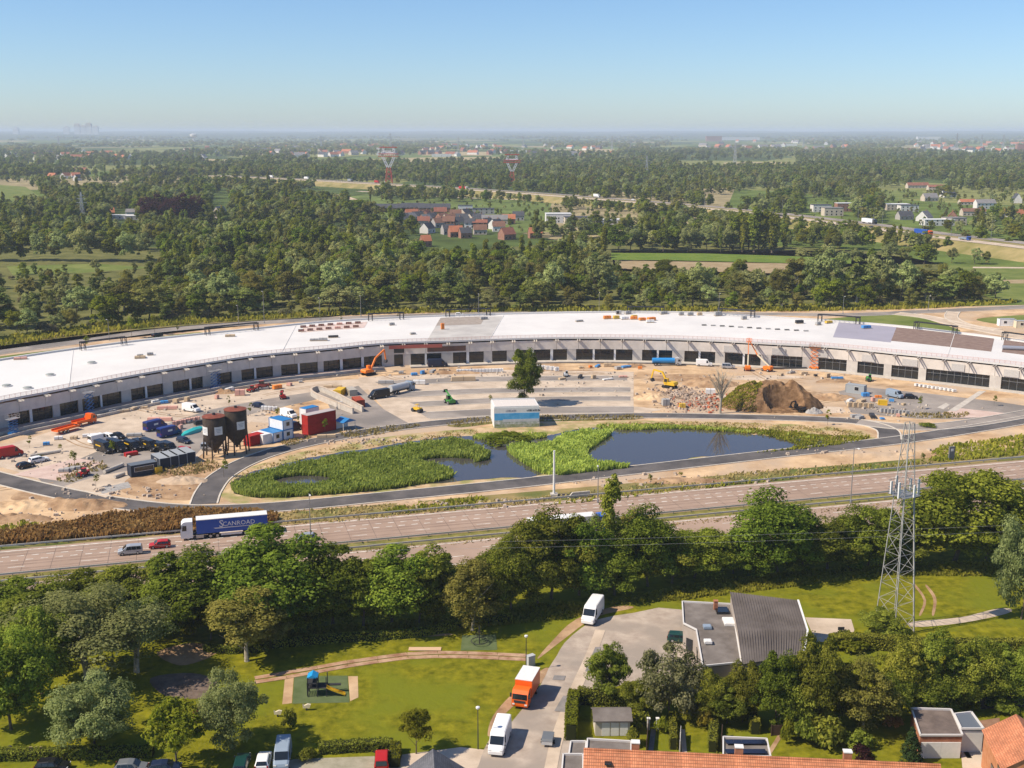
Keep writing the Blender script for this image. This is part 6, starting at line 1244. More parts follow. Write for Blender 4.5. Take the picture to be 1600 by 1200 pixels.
MB().add([(x, y, mound_h(x, y) if math.hypot(x / 16, y / 10) < 1 else -.1) for x, y in vs], [(j * (nx + 1) + i, j * (nx + 1) + i + 1, (j + 1) * (nx + 1) + i + 1, (j + 1) * (nx + 1) + i) for j in range(ny) for i in range(nx)]).build('earth', moundm, md)
k_ = 4200; px_ = -15.5 + nrg.random(k_) * 13; py_ = -8 + nrg.random(k_) * 15; ok = [(x, y, mound_h(x, y)) for x, y in zip(px_, py_) if mound_h(x, y) > .25 and not (math.hypot((x - 2.5) / 8.6, (y + 7) / 6.6) < 1) and x < -3 + .25 * y]
C_ = np.array(ok); g_ = bpy.data.objects.new('grass_cover', leafmesh('grass_cover', C_ + np.array([0, 0, .12]), nrg.normal(size=C_.shape) * .5 + np.array([-.3, 0, .8]), np.full(len(C_), .6) * (.6 + .8 * nrg.random(len(C_))), nrg.random(len(C_)), LM['grass'])); col.objects.link(g_); g_.parent = md; g_['kind'] = 'stuff'
heap('soil_heap', 'flat brown soil heap behind the rubble', 1110, 600, 9, 6, 2.0, soil2, seed=1); heap('soil_heap', 'pale sand heap right of the car park strips', 1020, 622, 6, 4, 1.6, soil, seed=2); heap('soil_heap', 'low brown heap in front of the right mound', 1300, 622, 7, 4, 1.3, soil2, seed=3); heap('soil_heap', 'low soil ridge along the middle shop fronts', 700, 583, 14, 2.4, .9, soil2, seed=4)
heap('soil_heap', 'small brown heap by the trench left of the ramp', 350, 614, 4, 2.0, 1.2, soil2, seed=5); heap('soil_heap', 'bare spoil heap at the left edge below the road', 40, 792, 9, 4, 1.4, soil, seed=6); heap('soil_heap', 'rough spoil bank above the rusty reeds', 120, 790, 11, 4, 1.6, soil2, seed=7); heap('soil_heap', 'stony spoil heap at the left edge above the reeds', 15, 812, 9, 3, 1.2, soil2, seed=8)
heap('gravel_heap', 'small grey gravel cone beside the black excavator', 1272, 645, 2.6, 1.8, 1.6, MATS['grey_gravel'], 'gravel heap', 9); heap('soil_heap', 'pale soil heap below the silos', 285, 752, 6, 3.2, 1.1, soil, seed=10); heap('soil_heap', 'brown soil heap beside the blue tanker', 990, 573, 4.5, 2, 1.1, soil2, seed=11); heap('soil_heap', 'long earth ridge on the dry bank right of the poplar', 1060, 752, 12, 2.2, .9, soil2, seed=12); heap('soil_heap', 'bare earth bank behind the lattice mast', 1400, 712, 14, 2.2, 1.0, soil, seed=13); heap('soil_heap', 'small soil heap beside the truck ramp verge', 655, 788, 5, 1.6, .9, soil, seed=14)
def rubble(name, label, spots, n, s0, s1, m, cat='rubble'):
    b = MB()
    for u, v, ru, rv, k in spots:
        for _ in range(int(n * k)):
            p = P(u + rnd.gauss(0, ru), v + rnd.gauss(0, rv))
            if inside(p.x, p.y, pond_w): continue
            s = s0 + (s1 - s0) * rnd.random() ** 2; b.box((p.x, p.y, s * .3), (s, s * (.5 + rnd.random()), s * .7), rnd.random() * 3, .7)
    return tag(b.build(name, m), label, cat, None, 'stuff')
rubble('stones', 'scattered stones along the dry banks and the spoil heaps', [(60, 800, 60, 10, 1), (600, 690, 70, 3, 1), (1000, 700, 130, 3, .6), (1250, 705, 100, 3, .6), (760, 787, 60, 4, .8), (200, 770, 60, 8, .8), (1060, 752, 90, 5, 1)], 90, .25, .9, mat('stone', (0.42, 0.34, 0.27), .9, var=.25, scale=1.5, coord='Position'))
rubble('rubble', 'mixed demolition rubble around the yellow excavator', [(1090, 628, 28, 8, 1), (1060, 615, 20, 5, .6)], 420, .25, 1.1, mat('rubble', (0.22, 0.16, 0.12), .9, rgb2=(0.50, 0.40, 0.32), scale=.35, coord='Position'))
rubble('rubble', 'broken brick pieces in the rubble heap', [(1105, 630, 22, 7, 1)], 180, .25, .9, mat('brick_rubble', (0.42, 0.13, 0.07), .9, var=.2, scale=.8, coord='Position'))
rubble('rubble', 'small rubble strewn over the site', [(420, 650, 60, 12, 1), (900, 605, 80, 14, .7), (1380, 640, 60, 8, 1), (760, 585, 90, 4, 1), (230, 640, 60, 8, .8), (80, 720, 50, 10, .6), (1200, 590, 110, 5, 1)], 120, .2, .9, mat('site_rubble', (0.30, 0.24, 0.19), .9, rgb2=(0.55, 0.48, 0.40), scale=.3, coord='Position'))
# ------------------------------------------------------------------ stored goods on the site
GOODS = [('white', 'white sack pallet in front of the shop fronts', [(716 + 5.2 * k, 583 - .1 * k) for k in range(14)], (1.2, 1.2, 1.0)), ('grey', 'grey paving stones stacked beside the light blue van', [(1378 + 5.6 * k, 645 + .6 * k) for k in range(8)], (1.1, 1.0, 1.1)), ('white', 'white kerb stones stacked on the right apron', [(1432 + 6.5 * k, 604 + 1.0 * k) for k in range(10)], (1.2, 1.0, .7)), ('pink', 'pink brick pallet behind the silos', [(273 + 7.2 * k, 665 - 1.4 * k) for k in range(6)], (1.2, 1.1, 1.0)),
         ('tan', 'pale block pallet at the grey cabin', [(1328 + 8 * k, 636 + .4 * k) for k in range(5)], (1.6, 1.1, 1.2)), ('white', 'white wrapped bundle behind the red telehandler', [(412 + 6 * k, 641 + .5 * k) for k in range(4)], (1.3, 1.2, 1.0)), ('white', 'white sack beside the lone tree', [(842 + 7 * k, 577 + .8 * k) for k in range(5)], (1.4, 1.2, 1.2)), ('grey', 'grey slab stack on the left paving', [(100 + 9 * k, 738 - 2 * k) for k in range(3)], (2.4, 1.1, .6))]
for c, lab, sp, d in GOODS:
    for i, (u, v) in enumerate(sp): bundle(pos(u, v), d, c, lab + ', ' + ordinal(i + 1) + ' from the left', rnd.random() * .3, lab)
ONE = [(520, 606, 'tan', (6, 1.2, .6), 'bundle of planks right of the orange excavator'), (603, 600, 'grey', (5, 1.4, .9), 'grey steel bundle above the tanker lorry'), (724, 595, 'tan', (8, 2, 1.2), 'long brown steel stack on the middle car park'), (655, 601, 'white', (4, 1.5, 1.2), 'white wrapped stack above the black van'), (262, 640, 'pink', (6, 1.2, .8), 'rusty beam stack near the white van'), (250, 658, 'pink', (7, 1.2, .8), 'rusty reinforcement stack above the blue vans'), (210, 682, 'grey', (4, 1.6, .6), 'dark scrap stack above the black vans'), (375, 618, 'pink', (3, 1.8, 1.6), 'brick red crate by the left trench'), (510, 684, 'tan', (5, 1.2, .6), 'brown plank stack in front of the red containers'), (1066, 638, 'yellow', (1.8, 1.2, 1.2), 'yellow crate at the rubble heap'), (1040, 634, 'grey', (2.2, 2.0, 1.8), 'grey drum stack at the rubble heap'), (1352, 620, 'blue', (2.2, 1.6, 1), 'blue crate beside the grey cabin'), (1372, 622, 'orange', (2, 1, .6), 'red and white barrier stack beside the light blue van'), (1110, 616, 'white', (3, 2, 1.4), 'pale sacks at the back of the rubble heap'), (1230, 577, 'dark', (14, 1.0, .4), 'long dark pipe bundle in front of the right shops'), (1337, 653, 'grey', (3, 1.4, .8), 'grey goods at the bend of the ring road'), (1000, 577, 'orange', (1.4, .8, .8), 'red barrier piece in front of the middle shops')]
for u, v, c, d, lab in ONE: bundle(pos(u, v), d, c, lab, rnd.random() * .4 - .2)
LINES = [((150, 652), (300, 622), 9, 'along the left trench'), ((330, 622), (480, 600), 8, 'beside the trench behind the silos'), ((620, 585), (700, 580), 5, 'near the orange excavator'), ((900, 574), (985, 574), 6, 'right of the lone tree near the shops'), ((1320, 628), (1420, 634), 6, 'on the right car park'), ((275, 672), (330, 655), 4, 'between blue vans and silos'), ((1210, 585), (1320, 592), 6, 'in front of the right shops'), ((870, 592), (985, 592), 5, 'on the first parking strip'), ((1330, 655), (1430, 650), 5, 'at the lower edge of the right car park'), ((60, 700), (150, 680), 4, 'below the orange trailer')]
for a, b, n_, wh in LINES:
    for i in range(n_):
        t = (i + .5) / n_; c = rnd.choice(['grey', 'tan', 'white', 'pink', 'dark', 'tan', 'orange', 'blue']); bundle(pos(a[0] + (b[0] - a[0]) * t + rnd.gauss(0, 1.5), a[1] + (b[1] - a[1]) * t + rnd.gauss(0, 2)), (1 + 3 * rnd.random(), .7 + rnd.random(), .3 + .8 * rnd.random()), c, '%s material stack, %s from left %s' % (c, ordinal(i + 1), wh), rnd.random() * 1.5, 'small stacks ' + wh)
def pipe_stack(u, v, u2, v2, L, r, label):
    o = thing('concrete_pipe', label, 'pipe', pos(u, v), heading((u, v), (u2, v2))); MB().tube((-L / 2, 0, r), (L / 2, 0, r), r, r, 12).build('barrel', concrete, o); MB().tube((L / 2, 0, r), (L / 2 + .3, 0, r), r * 1.18, r * 1.18, 12).build('socket', concrete, o)
pipe_stack(177, 735, 195, 728, 6, .45, 'long concrete pipe left of the navy cabin'); pipe_stack(186, 746, 200, 741, 2.6, .4, 'short concrete pipe below the long pipe'); pipe_stack(70, 711, 100, 706, 7, .35, 'long pale pipe lying left of the black vans')
o = thing('wrapped_boat', 'turquoise tarpaulin covered load left of the silos', 'load', pos(302, 676), heading((285, 681), (320, 670))); MB().loft([[(x, -w_, 0), (x, -w_ * .9, h_), (x, 0, h_ * 1.5), (x, w_ * .9, h_), (x, w_, 0)] for x, w_, h_ in ((-4, .4, .3), (-2.5, 1.0, .7), (0, 1.1, .9), (2.5, 1.0, .8), (4, .5, .4))]).build('tarpaulin', PC['teal'], o); MB().bx(-3, 3, -.5, .5, -.02, .06).build('skid', palm['tan'], o)
# bare tree on the pond shore
bt = thing('bare_tree', 'leafless grey tree beside the soil mound', 'tree', tuple(P(1125, 646))); bh = HT(1125, 646, 574); trunk_ = MB(); br = MB()
trunk_.tube((0, 0, -.2), (.1, 0, bh * .35), .42, .30, 8, False)
for k in range(7):
    a = k * .9 + .3; s_ = Vector((.1, 0, bh * (.24 + .02 * k))); e_ = Vector((math.cos(a) * 1.6, math.sin(a) * 1.6, bh * (.62 + .12 * (k % 3)))); trunk_.tube(s_, e_, .22, .11, 6)
    for j in range(9):
        t = .25 + .75 * j / 9; q = s_.lerp(e_, t); b2 = a + rnd.gauss(0, .9); L_ = bh * (.16 + .16 * rnd.random()); f_ = q + Vector((math.cos(b2) * L_ * .55, math.sin(b2) * L_ * .55, L_ * .85)); br.tube(q, f_, .075, .03, 4, False)
        for i in range(3): g2 = q.lerp(f_, .4 + .25 * i); b3 = b2 + rnd.gauss(0, 1); br.tube(g2, g2 + Vector((math.cos(b3) * .9, math.sin(b3) * .9, .9)), .035, .012, 3, False)
trunk_.build('trunk', palebark, bt); br.build('branch', palebark, bt)
# ------------------------------------------------------------------ hedges
def hedge(pts, wd, h, lm, label, n=70, name='hedge'):
    q = line_pts(pts, 6); L = sum((b - a).length for a, b in zip(q, q[1:])); c = q[0].copy(); o = thing(name, label, 'hedge', tuple(c))
    b = strip(q, -wd * .42, wd * .42, -.05, h * .92); b.v = [(x - c.x, y - c.y, z) for x, y, z in b.v]; b.build('inner_core', mat('hedge_core', (0.03, 0.035, 0.012), .95), o)  # solid core in near-black green, filling the hedge behind the leaves
    A_, B_ = offs(q, -wd / 2), offs(q, wd / 2); C, N = [], []
    for _ in range(int(L * n * (h + wd))):
        i = rnd.randrange(len(q) - 1); f = rnd.random(); pa, pb = A_[i].lerp(A_[i + 1], f), B_[i].lerp(B_[i + 1], f); t = rnd.random() * (2 * h + wd); nr = (pb - pa).normalized()
        bump = rnd.gauss(0, .05) + .07 * math.sin((pa.x + pa.y) * 2.1)
        if t < h: p, n_ = Vector((pa.x, pa.y, t)) - nr * bump, -nr
        elif t < h + wd: p, n_ = pa.lerp(pb, (t - h) / wd) + Vector((0, 0, h + bump)), Vector((0, 0, 1))
        else: p, n_ = Vector((pb.x, pb.y, t - h - wd)) + nr * bump, nr
        C.append(p - c); N.append(n_ + Vector((rnd.gauss(0, .5), rnd.gauss(0, .5), rnd.gauss(0, .5) + .2)))
    C = np.array([tuple(p) for p in C]); N = np.array([tuple(p) for p in N]); f_ = bpy.data.objects.new('foliage', leafmesh('foliage', C, N, .24 * (.6 + .8 * nrg.random(len(C))), nrg.random(len(C)), lm)); col.objects.link(f_); f_.parent = o; return o
hedge([(425, 1012), (520, 1003), (620, 997), (680, 990), (722, 978)], 1.2, 1.2, LM['mid'], 'clipped hedge curving below the tree belt'); hedge([(738, 974), (800, 970)], 1.2, 1.1, LM['mid'], 'short hedge behind the carousel mat')
hedge([(-10, 1186), (120, 1184), (240, 1180)], 1.6, 1.3, LM['mid'], 'long low hedge at the bottom left'); hedge([(498, 1176), (560, 1172), (614, 1170)], 1.5, 1.3, LM['mid'], 'hedge behind the parked grey van'); hedge([(619, 1172), (616, 1200)], 1.3, 1.4, LM['bright'], 'short hedge beside the red car'); hedge([(320, 1016), (360, 1020), (420, 1016)], 1.1, 1.0, LM['mid'], 'low hedge under the wide olive birch')
hedge([(897, 1100), (893, 1128), (892, 1158)], 1.5, 2.4, LM['bright'], 'tall bright hedge along the street'); hedge([(903, 1098), (950, 1102), (985, 1104)], 1.4, 2.2, LM['mid'], 'tall hedge behind the garden shed'); hedge([(1050, 1128), (1052, 1172)], .9, 1.7, LM['grass'], 'narrow clipped hedge between the gardens'); hedge([(1115, 1140), (1113, 1176)], 1.1, 1.6, LM['mid'], 'clipped hedge left of the solar panels'); hedge([(1172, 1118), (1180, 1148)], 1.2, 1.9, LM['grass'], 'clipped hedge above the solar panels'); hedge([(1298, 1015), (1340, 1012), (1440, 1018), (1600, 1020)], 1.6, 2.2, LM['mid'], 'overgrown hedge along the meadow at right')
# ------------------------------------------------------------------ playground
sheet('play_mat', [(460, 1057), (543, 1056), (546, 1098), (457, 1100)], .05, mat('green_rubber', (0.085, 0.115, 0.045), .9, rgb2=(0.12, 0.15, 0.07), scale=.5, coord='Position'), 1); sheet('play_mat', [(722, 993), (775, 992), (777, 1016), (720, 1017)], .05, MATS['green_rubber'], 1)
sheet('sand_strip', [(445, 1062), (459, 1059), (456, 1099), (441, 1101)], .045, soil, 1); sheet('sand_strip', [(544, 1057), (559, 1057), (560, 1090), (547, 1096)], .045, soil, 1)
o = thing('play_tower', 'dark play tower with blue roof and yellow slide on the green mat', 'play tower', tuple(P(497, 1085)), .05)
for x in (-1.3, 0, 1.3):
    for y in (-.8, .8): MB().box((x, y, 1.5), (.12, .12, 3.0)).build('post', darksteel, o)
for z in (1.3, 1.4 + .6): MB().bx(-1.35, 1.35 if z < 1.5 else 0, -.85, .85, z, z + .1).build('deck', darksteel, o)
MB().side([(-1.4, 2.9), (-.65, 3.35), (.1, 2.9)], -.85, .85).build('roof', paint('play_blue', (0.02, 0.30, 0.62)), o); b = MB(); n_ = 8
b.loft([[(1.3 + 2.6 * t, y, 1.4 - 1.2 * (t ** .8) + dz) for y, dz in ((-.9, .25), (-.9, 0), (-.3, 0), (-.3, .25))] for t in [i / n_ for i in range(n_ + 1)]], False, False); b.build('slide', PC['yellow'], o); MB().bx(1.4, 3.2, .4, .9, 1.1, 1.25).build('climbing_bridge', darksteel, o)
b = MB(); [b.bar((-1.4, -.85 + .4 * k, .2), (-1.4, -.85 + .4 * k, 2.2), .06, .06) for k in range(5)]; [b.bar((-1.4, -.85, .4 * k + .3), (-1.4, .8, .4 * k + .3), .06, .06) for k in range(5)]; b.build('climbing_net', darksteel, o)
o = thing('rope_carousel', 'round rope carousel with centre pole on the upper green mat', 'carousel', tuple(P(749, 1006))); hh_ = HT(749, 1006, 977); MB().tube((0, 0, 0), (0, 0, hh_), .09, .07, 8).build('centre_pole', darksteel, o); b = MB()
for k in range(12):
    a, c = k * math.pi / 6, (k + 1) * math.pi / 6; b.tube((math.cos(a) * 1.3, math.sin(a) * 1.3, .5), (math.cos(c) * 1.3, math.sin(c) * 1.3, .5), .06, .06, 5); b.tube((math.cos(a) * 1.3, math.sin(a) * 1.3, .5), (0, 0, hh_ * .8), .02, .02, 4)
b.build('rope_ring', darksteel, o)
for k, (u, v) in enumerate(((479, 1110), (434, 1120))):
    o = thing('spring_rocker', 'small orange spring rocker %s of the play mat' % ('below' if k == 0 else 'left'), 'rocker', tuple(P(u, v))); MB().tube((0, 0, 0), (0, 0, .4), .12, .12, 8).build('spring', darksteel, o); MB().side([(-.45, .4), (.45, .4), (.6, .9), (.2, 1.0), (-.3, .75), (-.5, .95)], -.15, .15).build('seat', PC['cream'], o)
for k, (a, b) in enumerate((((398, 1060), (868, 1027)), ((398, 1067), (868, 1033)))):   # rusty track plates
    q = line_pts([a, (480, 1046 + 7 * k), (570, 1031 + 6 * k), (680, 1020 + 6 * k), b], 10); acc = 0.0; last = q[0]; row = thing('track_plates', '%s row of rusty steel track plates across the lawn' % ('upper', 'lower')[k], 'track', tuple(q[0]))
    c0 = q[0]; plen = 4.6; i = 0; seg = []; st = [0.0]
    for m_, n_ in zip(q, q[1:]): st.append(st[-1] + (n_ - m_).length)
    for j in range(int(st[-1] / plen)):
        f = lambda s: Vector((np.interp(s, st, [p.x for p in q]), np.interp(s, st, [p.y for p in q]), 0)) - c0
        s0 = j * plen; a_, b_ = f(s0 + .03), f(s0 + plen - .03); mid = (a_ + b_) / 2; MB().box((mid.x, mid.y, .05 + .02 * rnd.random()), ((b_ - a_).length, 1.05, .05), math.atan2(b_.y - a_.y, b_.x - a_.x) + rnd.gauss(0, .02)).build('plate', mat('plate_rust%d' % rnd.randrange(3), rnd.choice([(0.30, 0.16, 0.09), (0.36, 0.21, 0.13), (0.26, 0.14, 0.085)]), .85, rgb2=(0.46, 0.31, 0.21), scale=.6, coord='Position'), row)
tag(MB().box((0, 0, .12), (5.0, 1.1, .1)).box((0, 0, .03), (4.6, .9, .06)).build('spare_plate', mat('plate_pale', (0.58, 0.40, 0.26), .85)), 'single pale track plate lying above the track', 'plate').location = tuple(P(664, 1015))
for u, v, vt, lab in ((747, 1171, 1108, 'thin park lamp on the lawn beside the white van'), (822, 1048, 996, 'dark park lamp above the orange lorry')):
    o = thing('park_lamp', lab, 'lamp', tuple(P(u, v))); h_ = HT(u, v, vt); MB().tube((0, 0, 0), (0, 0, h_), .08, .05, 8).build('pole', darksteel, o); MB().lathe([(.1, h_), (.26, h_ + .12), (.26, h_ + .32), (.05, h_ + .4)], 10).build('lamp_head', white, o)
o = thing('electric_cabinet', 'pale electric cabinet at the street edge', 'cabinet', tuple(P(829, 1040)), .6); MB().bx(-.6, .6, -.35, .35, 0, 1.6).build('housing', PC['lightgrey'], o); MB().bx(-.65, .65, -.4, .4, 1.6, 1.7).build('lid', PC['lightgrey'], o); MB().bx(-.55, .55, -.38, -.352, .2, 1.5).build('door', PC['lightgrey'], o)
o = thing('bench', 'wooden park bench at the bottom left lawn', 'bench', tuple(P(52, 1178))); MB().bx(-1.1, 1.1, -.2, .2, .42, .48).build('seat', palm['tan'], o); MB().bx(-1.1, 1.1, .2, .25, .55, .9).build('backrest', palm['tan'], o); [MB().bx(x - .05, x + .05, -.2, .25, 0, .42).build('leg', darksteel, o) for x in (-.9, .9)]
o = thing('litter_bin', 'dark litter bin left of the bench', 'bin', tuple(P(16, 1178))); MB().lathe([(.25, 0), (.3, .1), (.32, .9), (.28, .95)], 12).build('drum', darksteel, o); MB().lathe([(.34, .95), (.3, 1.05), (.05, 1.1)], 12).build('lid', darksteel, o)
# ------------------------------------------------------------------ vehicles on the street
park('bigvan', (926, 966), (910, 990), PC['white'], 'white camper van parked at the yard entrance', 'van', name='camper_van', scale=1.05); park('bigvan', (781, 1164), (772, 1190), PC['white'], 'white van parked at the bottom of the street', 'van', name='delivery_van')
o = rigid('orange box lorry with white roof parked on the street', pos(822, 1092, .07), heading((822, 1092), (806, 1120)), PC['orange'], PC['orange'], 4.4, 3.5)
o = thing('car_trailer', 'small covered grey trailer standing on the street', 'trailer', pos(856, 1162), heading((856, 1162), (860, 1145))); MB().bx(-1.2, 1.2, -.7, .7, .4, .95).build('box', PC['lightgrey'], o); MB().side([(-1.25, .95), (1.25, .95), (1.0, 1.15), (-1.0, 1.15)], -.72, .72).build('cover', PC['grey'], o); MB().bx(1.2, 2.2, -.05, .05, .42, .5).build('drawbar', steel, o); [wheel(o, 0, s * .82, .28, .18) for s in (-1, 1)]
park('estate', (1066, 1003), (1095, 1006), PC['green'], 'dark green car parked beside the flat workshop'); park('hatch', (412, 1196), (416, 1180), PC['white'], 'white hatchback parked at the bottom edge'); park('van', (442, 1190), (438, 1215), PC['steelblue'], 'grey van parked beside the white hatchback', 'van'); park('mpv', (597, 1196), (598, 1178), PC['red'], 'red car parked at the bottom beside the short hedge')
park('hatch', (83, 1204), (110, 1203), PC['black'], 'black car at the bottom edge behind the long hedge'); park('hatch', (206, 1206), (230, 1205), PC['grey'], 'grey car at the bottom edge below the bright young tree'); park('hatch', (258, 1207), (280, 1205), PC['darkblue'], 'dark car at the bottom edge right of the grey car'); park('estate', (378, 1200), (382, 1185), PC['green'], 'dark car at the bottom edge left of the white hatchback')
# ------------------------------------------------------------------ buildings near the camera
brick = mat('brick_wall', (0.30, 0.12, 0.07), .9, rgb2=(0.42, 0.19, 0.11), scale=1.6, detail=8); render_ = mat('white_render', (0.68, 0.66, 0.62), .85, var=.06, scale=.5); felt = mat('roof_felt', (0.13, 0.112, 0.10), .9, rgb2=(0.215, 0.19, 0.172), scale=.35, detail=9); tilem = None
def tile_mat(name, c1, c2, sx, sy):
    m = bpy.data.materials.new(name); m.use_nodes = True; MATS[name] = m; nt = m.node_tree; bs = nt.nodes['Principled BSDF']; bs.inputs['Roughness'].default_value = .85
    tc = nt.nodes.new('ShaderNodeTexCoord'); mp = nt.nodes.new('ShaderNodeMapping'); mp.inputs['Scale'].default_value = (sx, sy, sy); br = nt.nodes.new('ShaderNodeTexBrick'); br.offset = 0.0
    br.inputs['Color1'].default_value = (*c1, 1); br.inputs['Color2'].default_value = (*c2, 1); br.inputs['Mortar'].default_value = tuple(x * .45 for x in c1) + (1,); br.inputs['Scale'].default_value = 1.0; br.inputs['Mortar Size'].default_value = .04; br.inputs['Brick Width'].default_value = .5; br.inputs['Row Height'].default_value = .5
    nz = nt.nodes.new('ShaderNodeTexNoise'); nz.inputs['Scale'].default_value = .5; nz.inputs['Detail'].default_value = 8; hs = nt.nodes.new('ShaderNodeHueSaturation'); mr = nt.nodes.new('ShaderNodeMapRange'); mr.inputs[1].default_value = .3; mr.inputs[2].default_value = .7; mr.inputs[3].default_value = .72; mr.inputs[4].default_value = 1.2
    bp = nt.nodes.new('ShaderNodeBump'); bp.inputs['Distance'].default_value = .05; nt.links.new(tc.outputs['Object'], mp.inputs[0]); nt.links.new(mp.outputs[0], br.inputs[0]); nt.links.new(tc.outputs['Object'], nz.inputs[0]); nt.links.new(nz.outputs[0], mr.inputs[0]); nt.links.new(mr.outputs[0], hs.inputs['Value']); nt.links.new(br.outputs['Color'], hs.inputs['Color']); nt.links.new(hs.outputs[0], bs.inputs['Base Color']); nt.links.new(br.outputs['Fac'], bp.inputs['Height']); bp.invert = True; nt.links.new(bp.outputs[0], bs.inputs['Normal']); return m
tilem = tile_mat('clay_tiles', (0.60, 0.235, 0.115), (0.50, 0.175, 0.08), 2.0, 1.6); slatem = tile_mat('slate_tiles', (0.16, 0.16, 0.175), (0.12, 0.12, 0.135), 2.2, 2.2)
def hull(name, label, corners, wallm, roofm, cat='building', zb=0.0, lip=.25, th=.18, tops=None):
    """building from its roof outline: (u, v, roof height)"""
    W = [P(u, v, z) for u, v, z in corners]; c = sum(W, Vector()) / len(W); c.z = 0; o = thing(name, label, cat, tuple(c)); n = len(W); L = [p - c for p in W]
    m = MB(); m.add([(p.x * .985, p.y * .985, zb) for p in L] + [(p.x * .985, p.y * .985, p.z - th) for p in L], [(i, (i + 1) % n, n + (i + 1) % n, n + i) for i in range(n)]); m.build('wall', wallm, o)
    r = MB(); r.add([(p.x, p.y, p.z - th) for p in L] + [(p.x, p.y, p.z) for p in L], [tuple(j for j in reversed(t)) for t in (tops or [tuple(range(n))])] + [tuple(j + n for j in t) for t in (tops or [tuple(range(n))])] + [(i, (i + 1) % n, n + (i + 1) % n, n + i) for i in range(n)]); rf = r.build('roof', roofm, o)
    if lip:
        b = MB(); [b.bar((L[i].x, L[i].y, L[i].z + lip / 2), (L[(i + 1) % n].x, L[(i + 1) % n].y, L[(i + 1) % n].z + lip / 2), .18, lip) for i in range(n)]; b.build('roof_edge', MATS['parapet_metal'], o)
    return o, L, rf
ws, L_, rf_ = hull('workshop', 'flat roofed grey workshop with a brick chimney beside the yard', [(1066, 941, 4.2), (1143, 945, 4.2), (1158, 1036, 3.8), (1098, 1042, 3.8), (1088, 985, 4.0), (1068, 975, 4.2)], mat('grimy_render', (0.36, 0.31, 0.27), .9, var=.12, scale=.5), felt)
o = MB().bx(-.3, .3, -.3, .3, 0, 1.5).bx(-.36, .36, -.36, .36, 1.5, 1.6).build('chimney', brick, ws); p = P(1118, 952, 4.2); o.location = (p.x - ws.location.x, p.y - ws.location.y, 4.1)
for u, v, sx_, sy, m_ in ((1128, 955, 2.0, 2.2, glass), (1139, 972, 1.7, 2.6, white), (1105, 980, 1.2, 1.2, PC['steelblue']), (1106, 1003, 1.1, 1.1, white)): o = MB().bx(-sx_ / 2, sx_ / 2, -sy / 2, sy / 2, 0, .35).bx(-sx_ / 2 + .1, sx_ / 2 - .1, -sy / 2 + .1, sy / 2 - .1, .35, .42).build('skylight', m_, ws); p = P(u, v, 4.2); o.location = (p.x - ws.location.x, p.y - ws.location.y, 4.1)
a_, b_ = L_[4], L_[3]; 
for f in (.25, .6): q = a_.lerp(b_, f); d = (b_ - a_).normalized(); o = MB().box((0, 0, 1.6), (1.5, .12, 1.4)).build('window', glass, ws); o.location = (q.x * .99 - .05, q.y * .99, 0); o.rotation_euler = (0, 0, math.atan2(d.y, d.x))
q = L_[5].lerp(L_[4], .5); d = L_[4] - L_[5]; o = MB().box((0, 0, 1.1), (1.2, .12, 2.2)).build('door', glass, ws); o.location = (q.x, q.y - .05, 0); o.rotation_euler = (0, 0, math.atan2(d.y, d.x))
corr = mat('corrugated_sheet', (0.105, 0.09, 0.083), .95, spec=.03, rgb2=(0.155, 0.135, 0.125), scale=.25, detail=8)
hl, L2, rf2 = hull('hall', 'large grey corrugated roof hall beside the flat workshop', [(1141, 925, 6.6), (1247, 938, 6.6), (1262, 985, 5.55), (1256, 1022, 4.6), (1160, 1038, 4.6), (1153, 985, 5.55)], MATS['grimy_render'], corr, lip=0, tops=[(0, 1, 2, 5), (5, 2, 3, 4)])
b = MB(); n_ = 26
for k in range(n_ + 1): t = k / n_; pts_ = [L2[0].lerp(L2[1], t), L2[5].lerp(L2[2], t), L2[4].lerp(L2[3], t)]; [b.bar(p + Vector((0, 0, .05)), q + Vector((0, 0, .015)), .10, .05) for p, q in zip(pts_, pts_[1:])]
b.build('roof_rib', corr, hl); b = MB(); [b.bar(p + Vector((0, 0, .08)), q + Vector((0, 0, .06)), .28, .1) for p, q in ((L2[1], L2[2]), (L2[2], L2[3]))]; b.build('verge_trim', white, hl)
# garden shed
sp_ = P(957, 1150); sh = thing('garden_shed', 'small garden shed with grey roof and white doors', 'shed', tuple(sp_), .02); MB().bx(-2.3, 2.3, 0, 3.2, 0, 2.2).build('wall', mat('shed_cream', (0.55, 0.5, 0.42), .8), sh); MB().add([(-2.6, -.3, 2.15), (2.6, -.3, 2.15), (2.6, 1.6, 3.0), (-2.6, 1.6, 3.0), (-2.6, 3.5, 2.15), (2.6, 3.5, 2.15), (-2.6, -.3, 2.3), (2.6, -.3, 2.3), (2.6, 1.6, 3.15), (-2.6, 1.6, 3.15), (-2.6, 3.5, 2.3), (2.6, 3.5, 2.3)], [(6, 7, 8, 9), (9, 8, 11, 10), (0, 1, 7, 6), (1, 2, 8, 7), (2, 5, 11, 8), (3, 0, 6, 9), (4, 3, 9, 10), (5, 4, 10, 11), (0, 3, 2, 1), (3, 4, 5, 2)]).build('roof', felt, sh)
for x in (-.9, .3, 1.5): MB().bx(x - .52, x + .52, -.06, 0, .05, 1.95).build('door', white, sh)
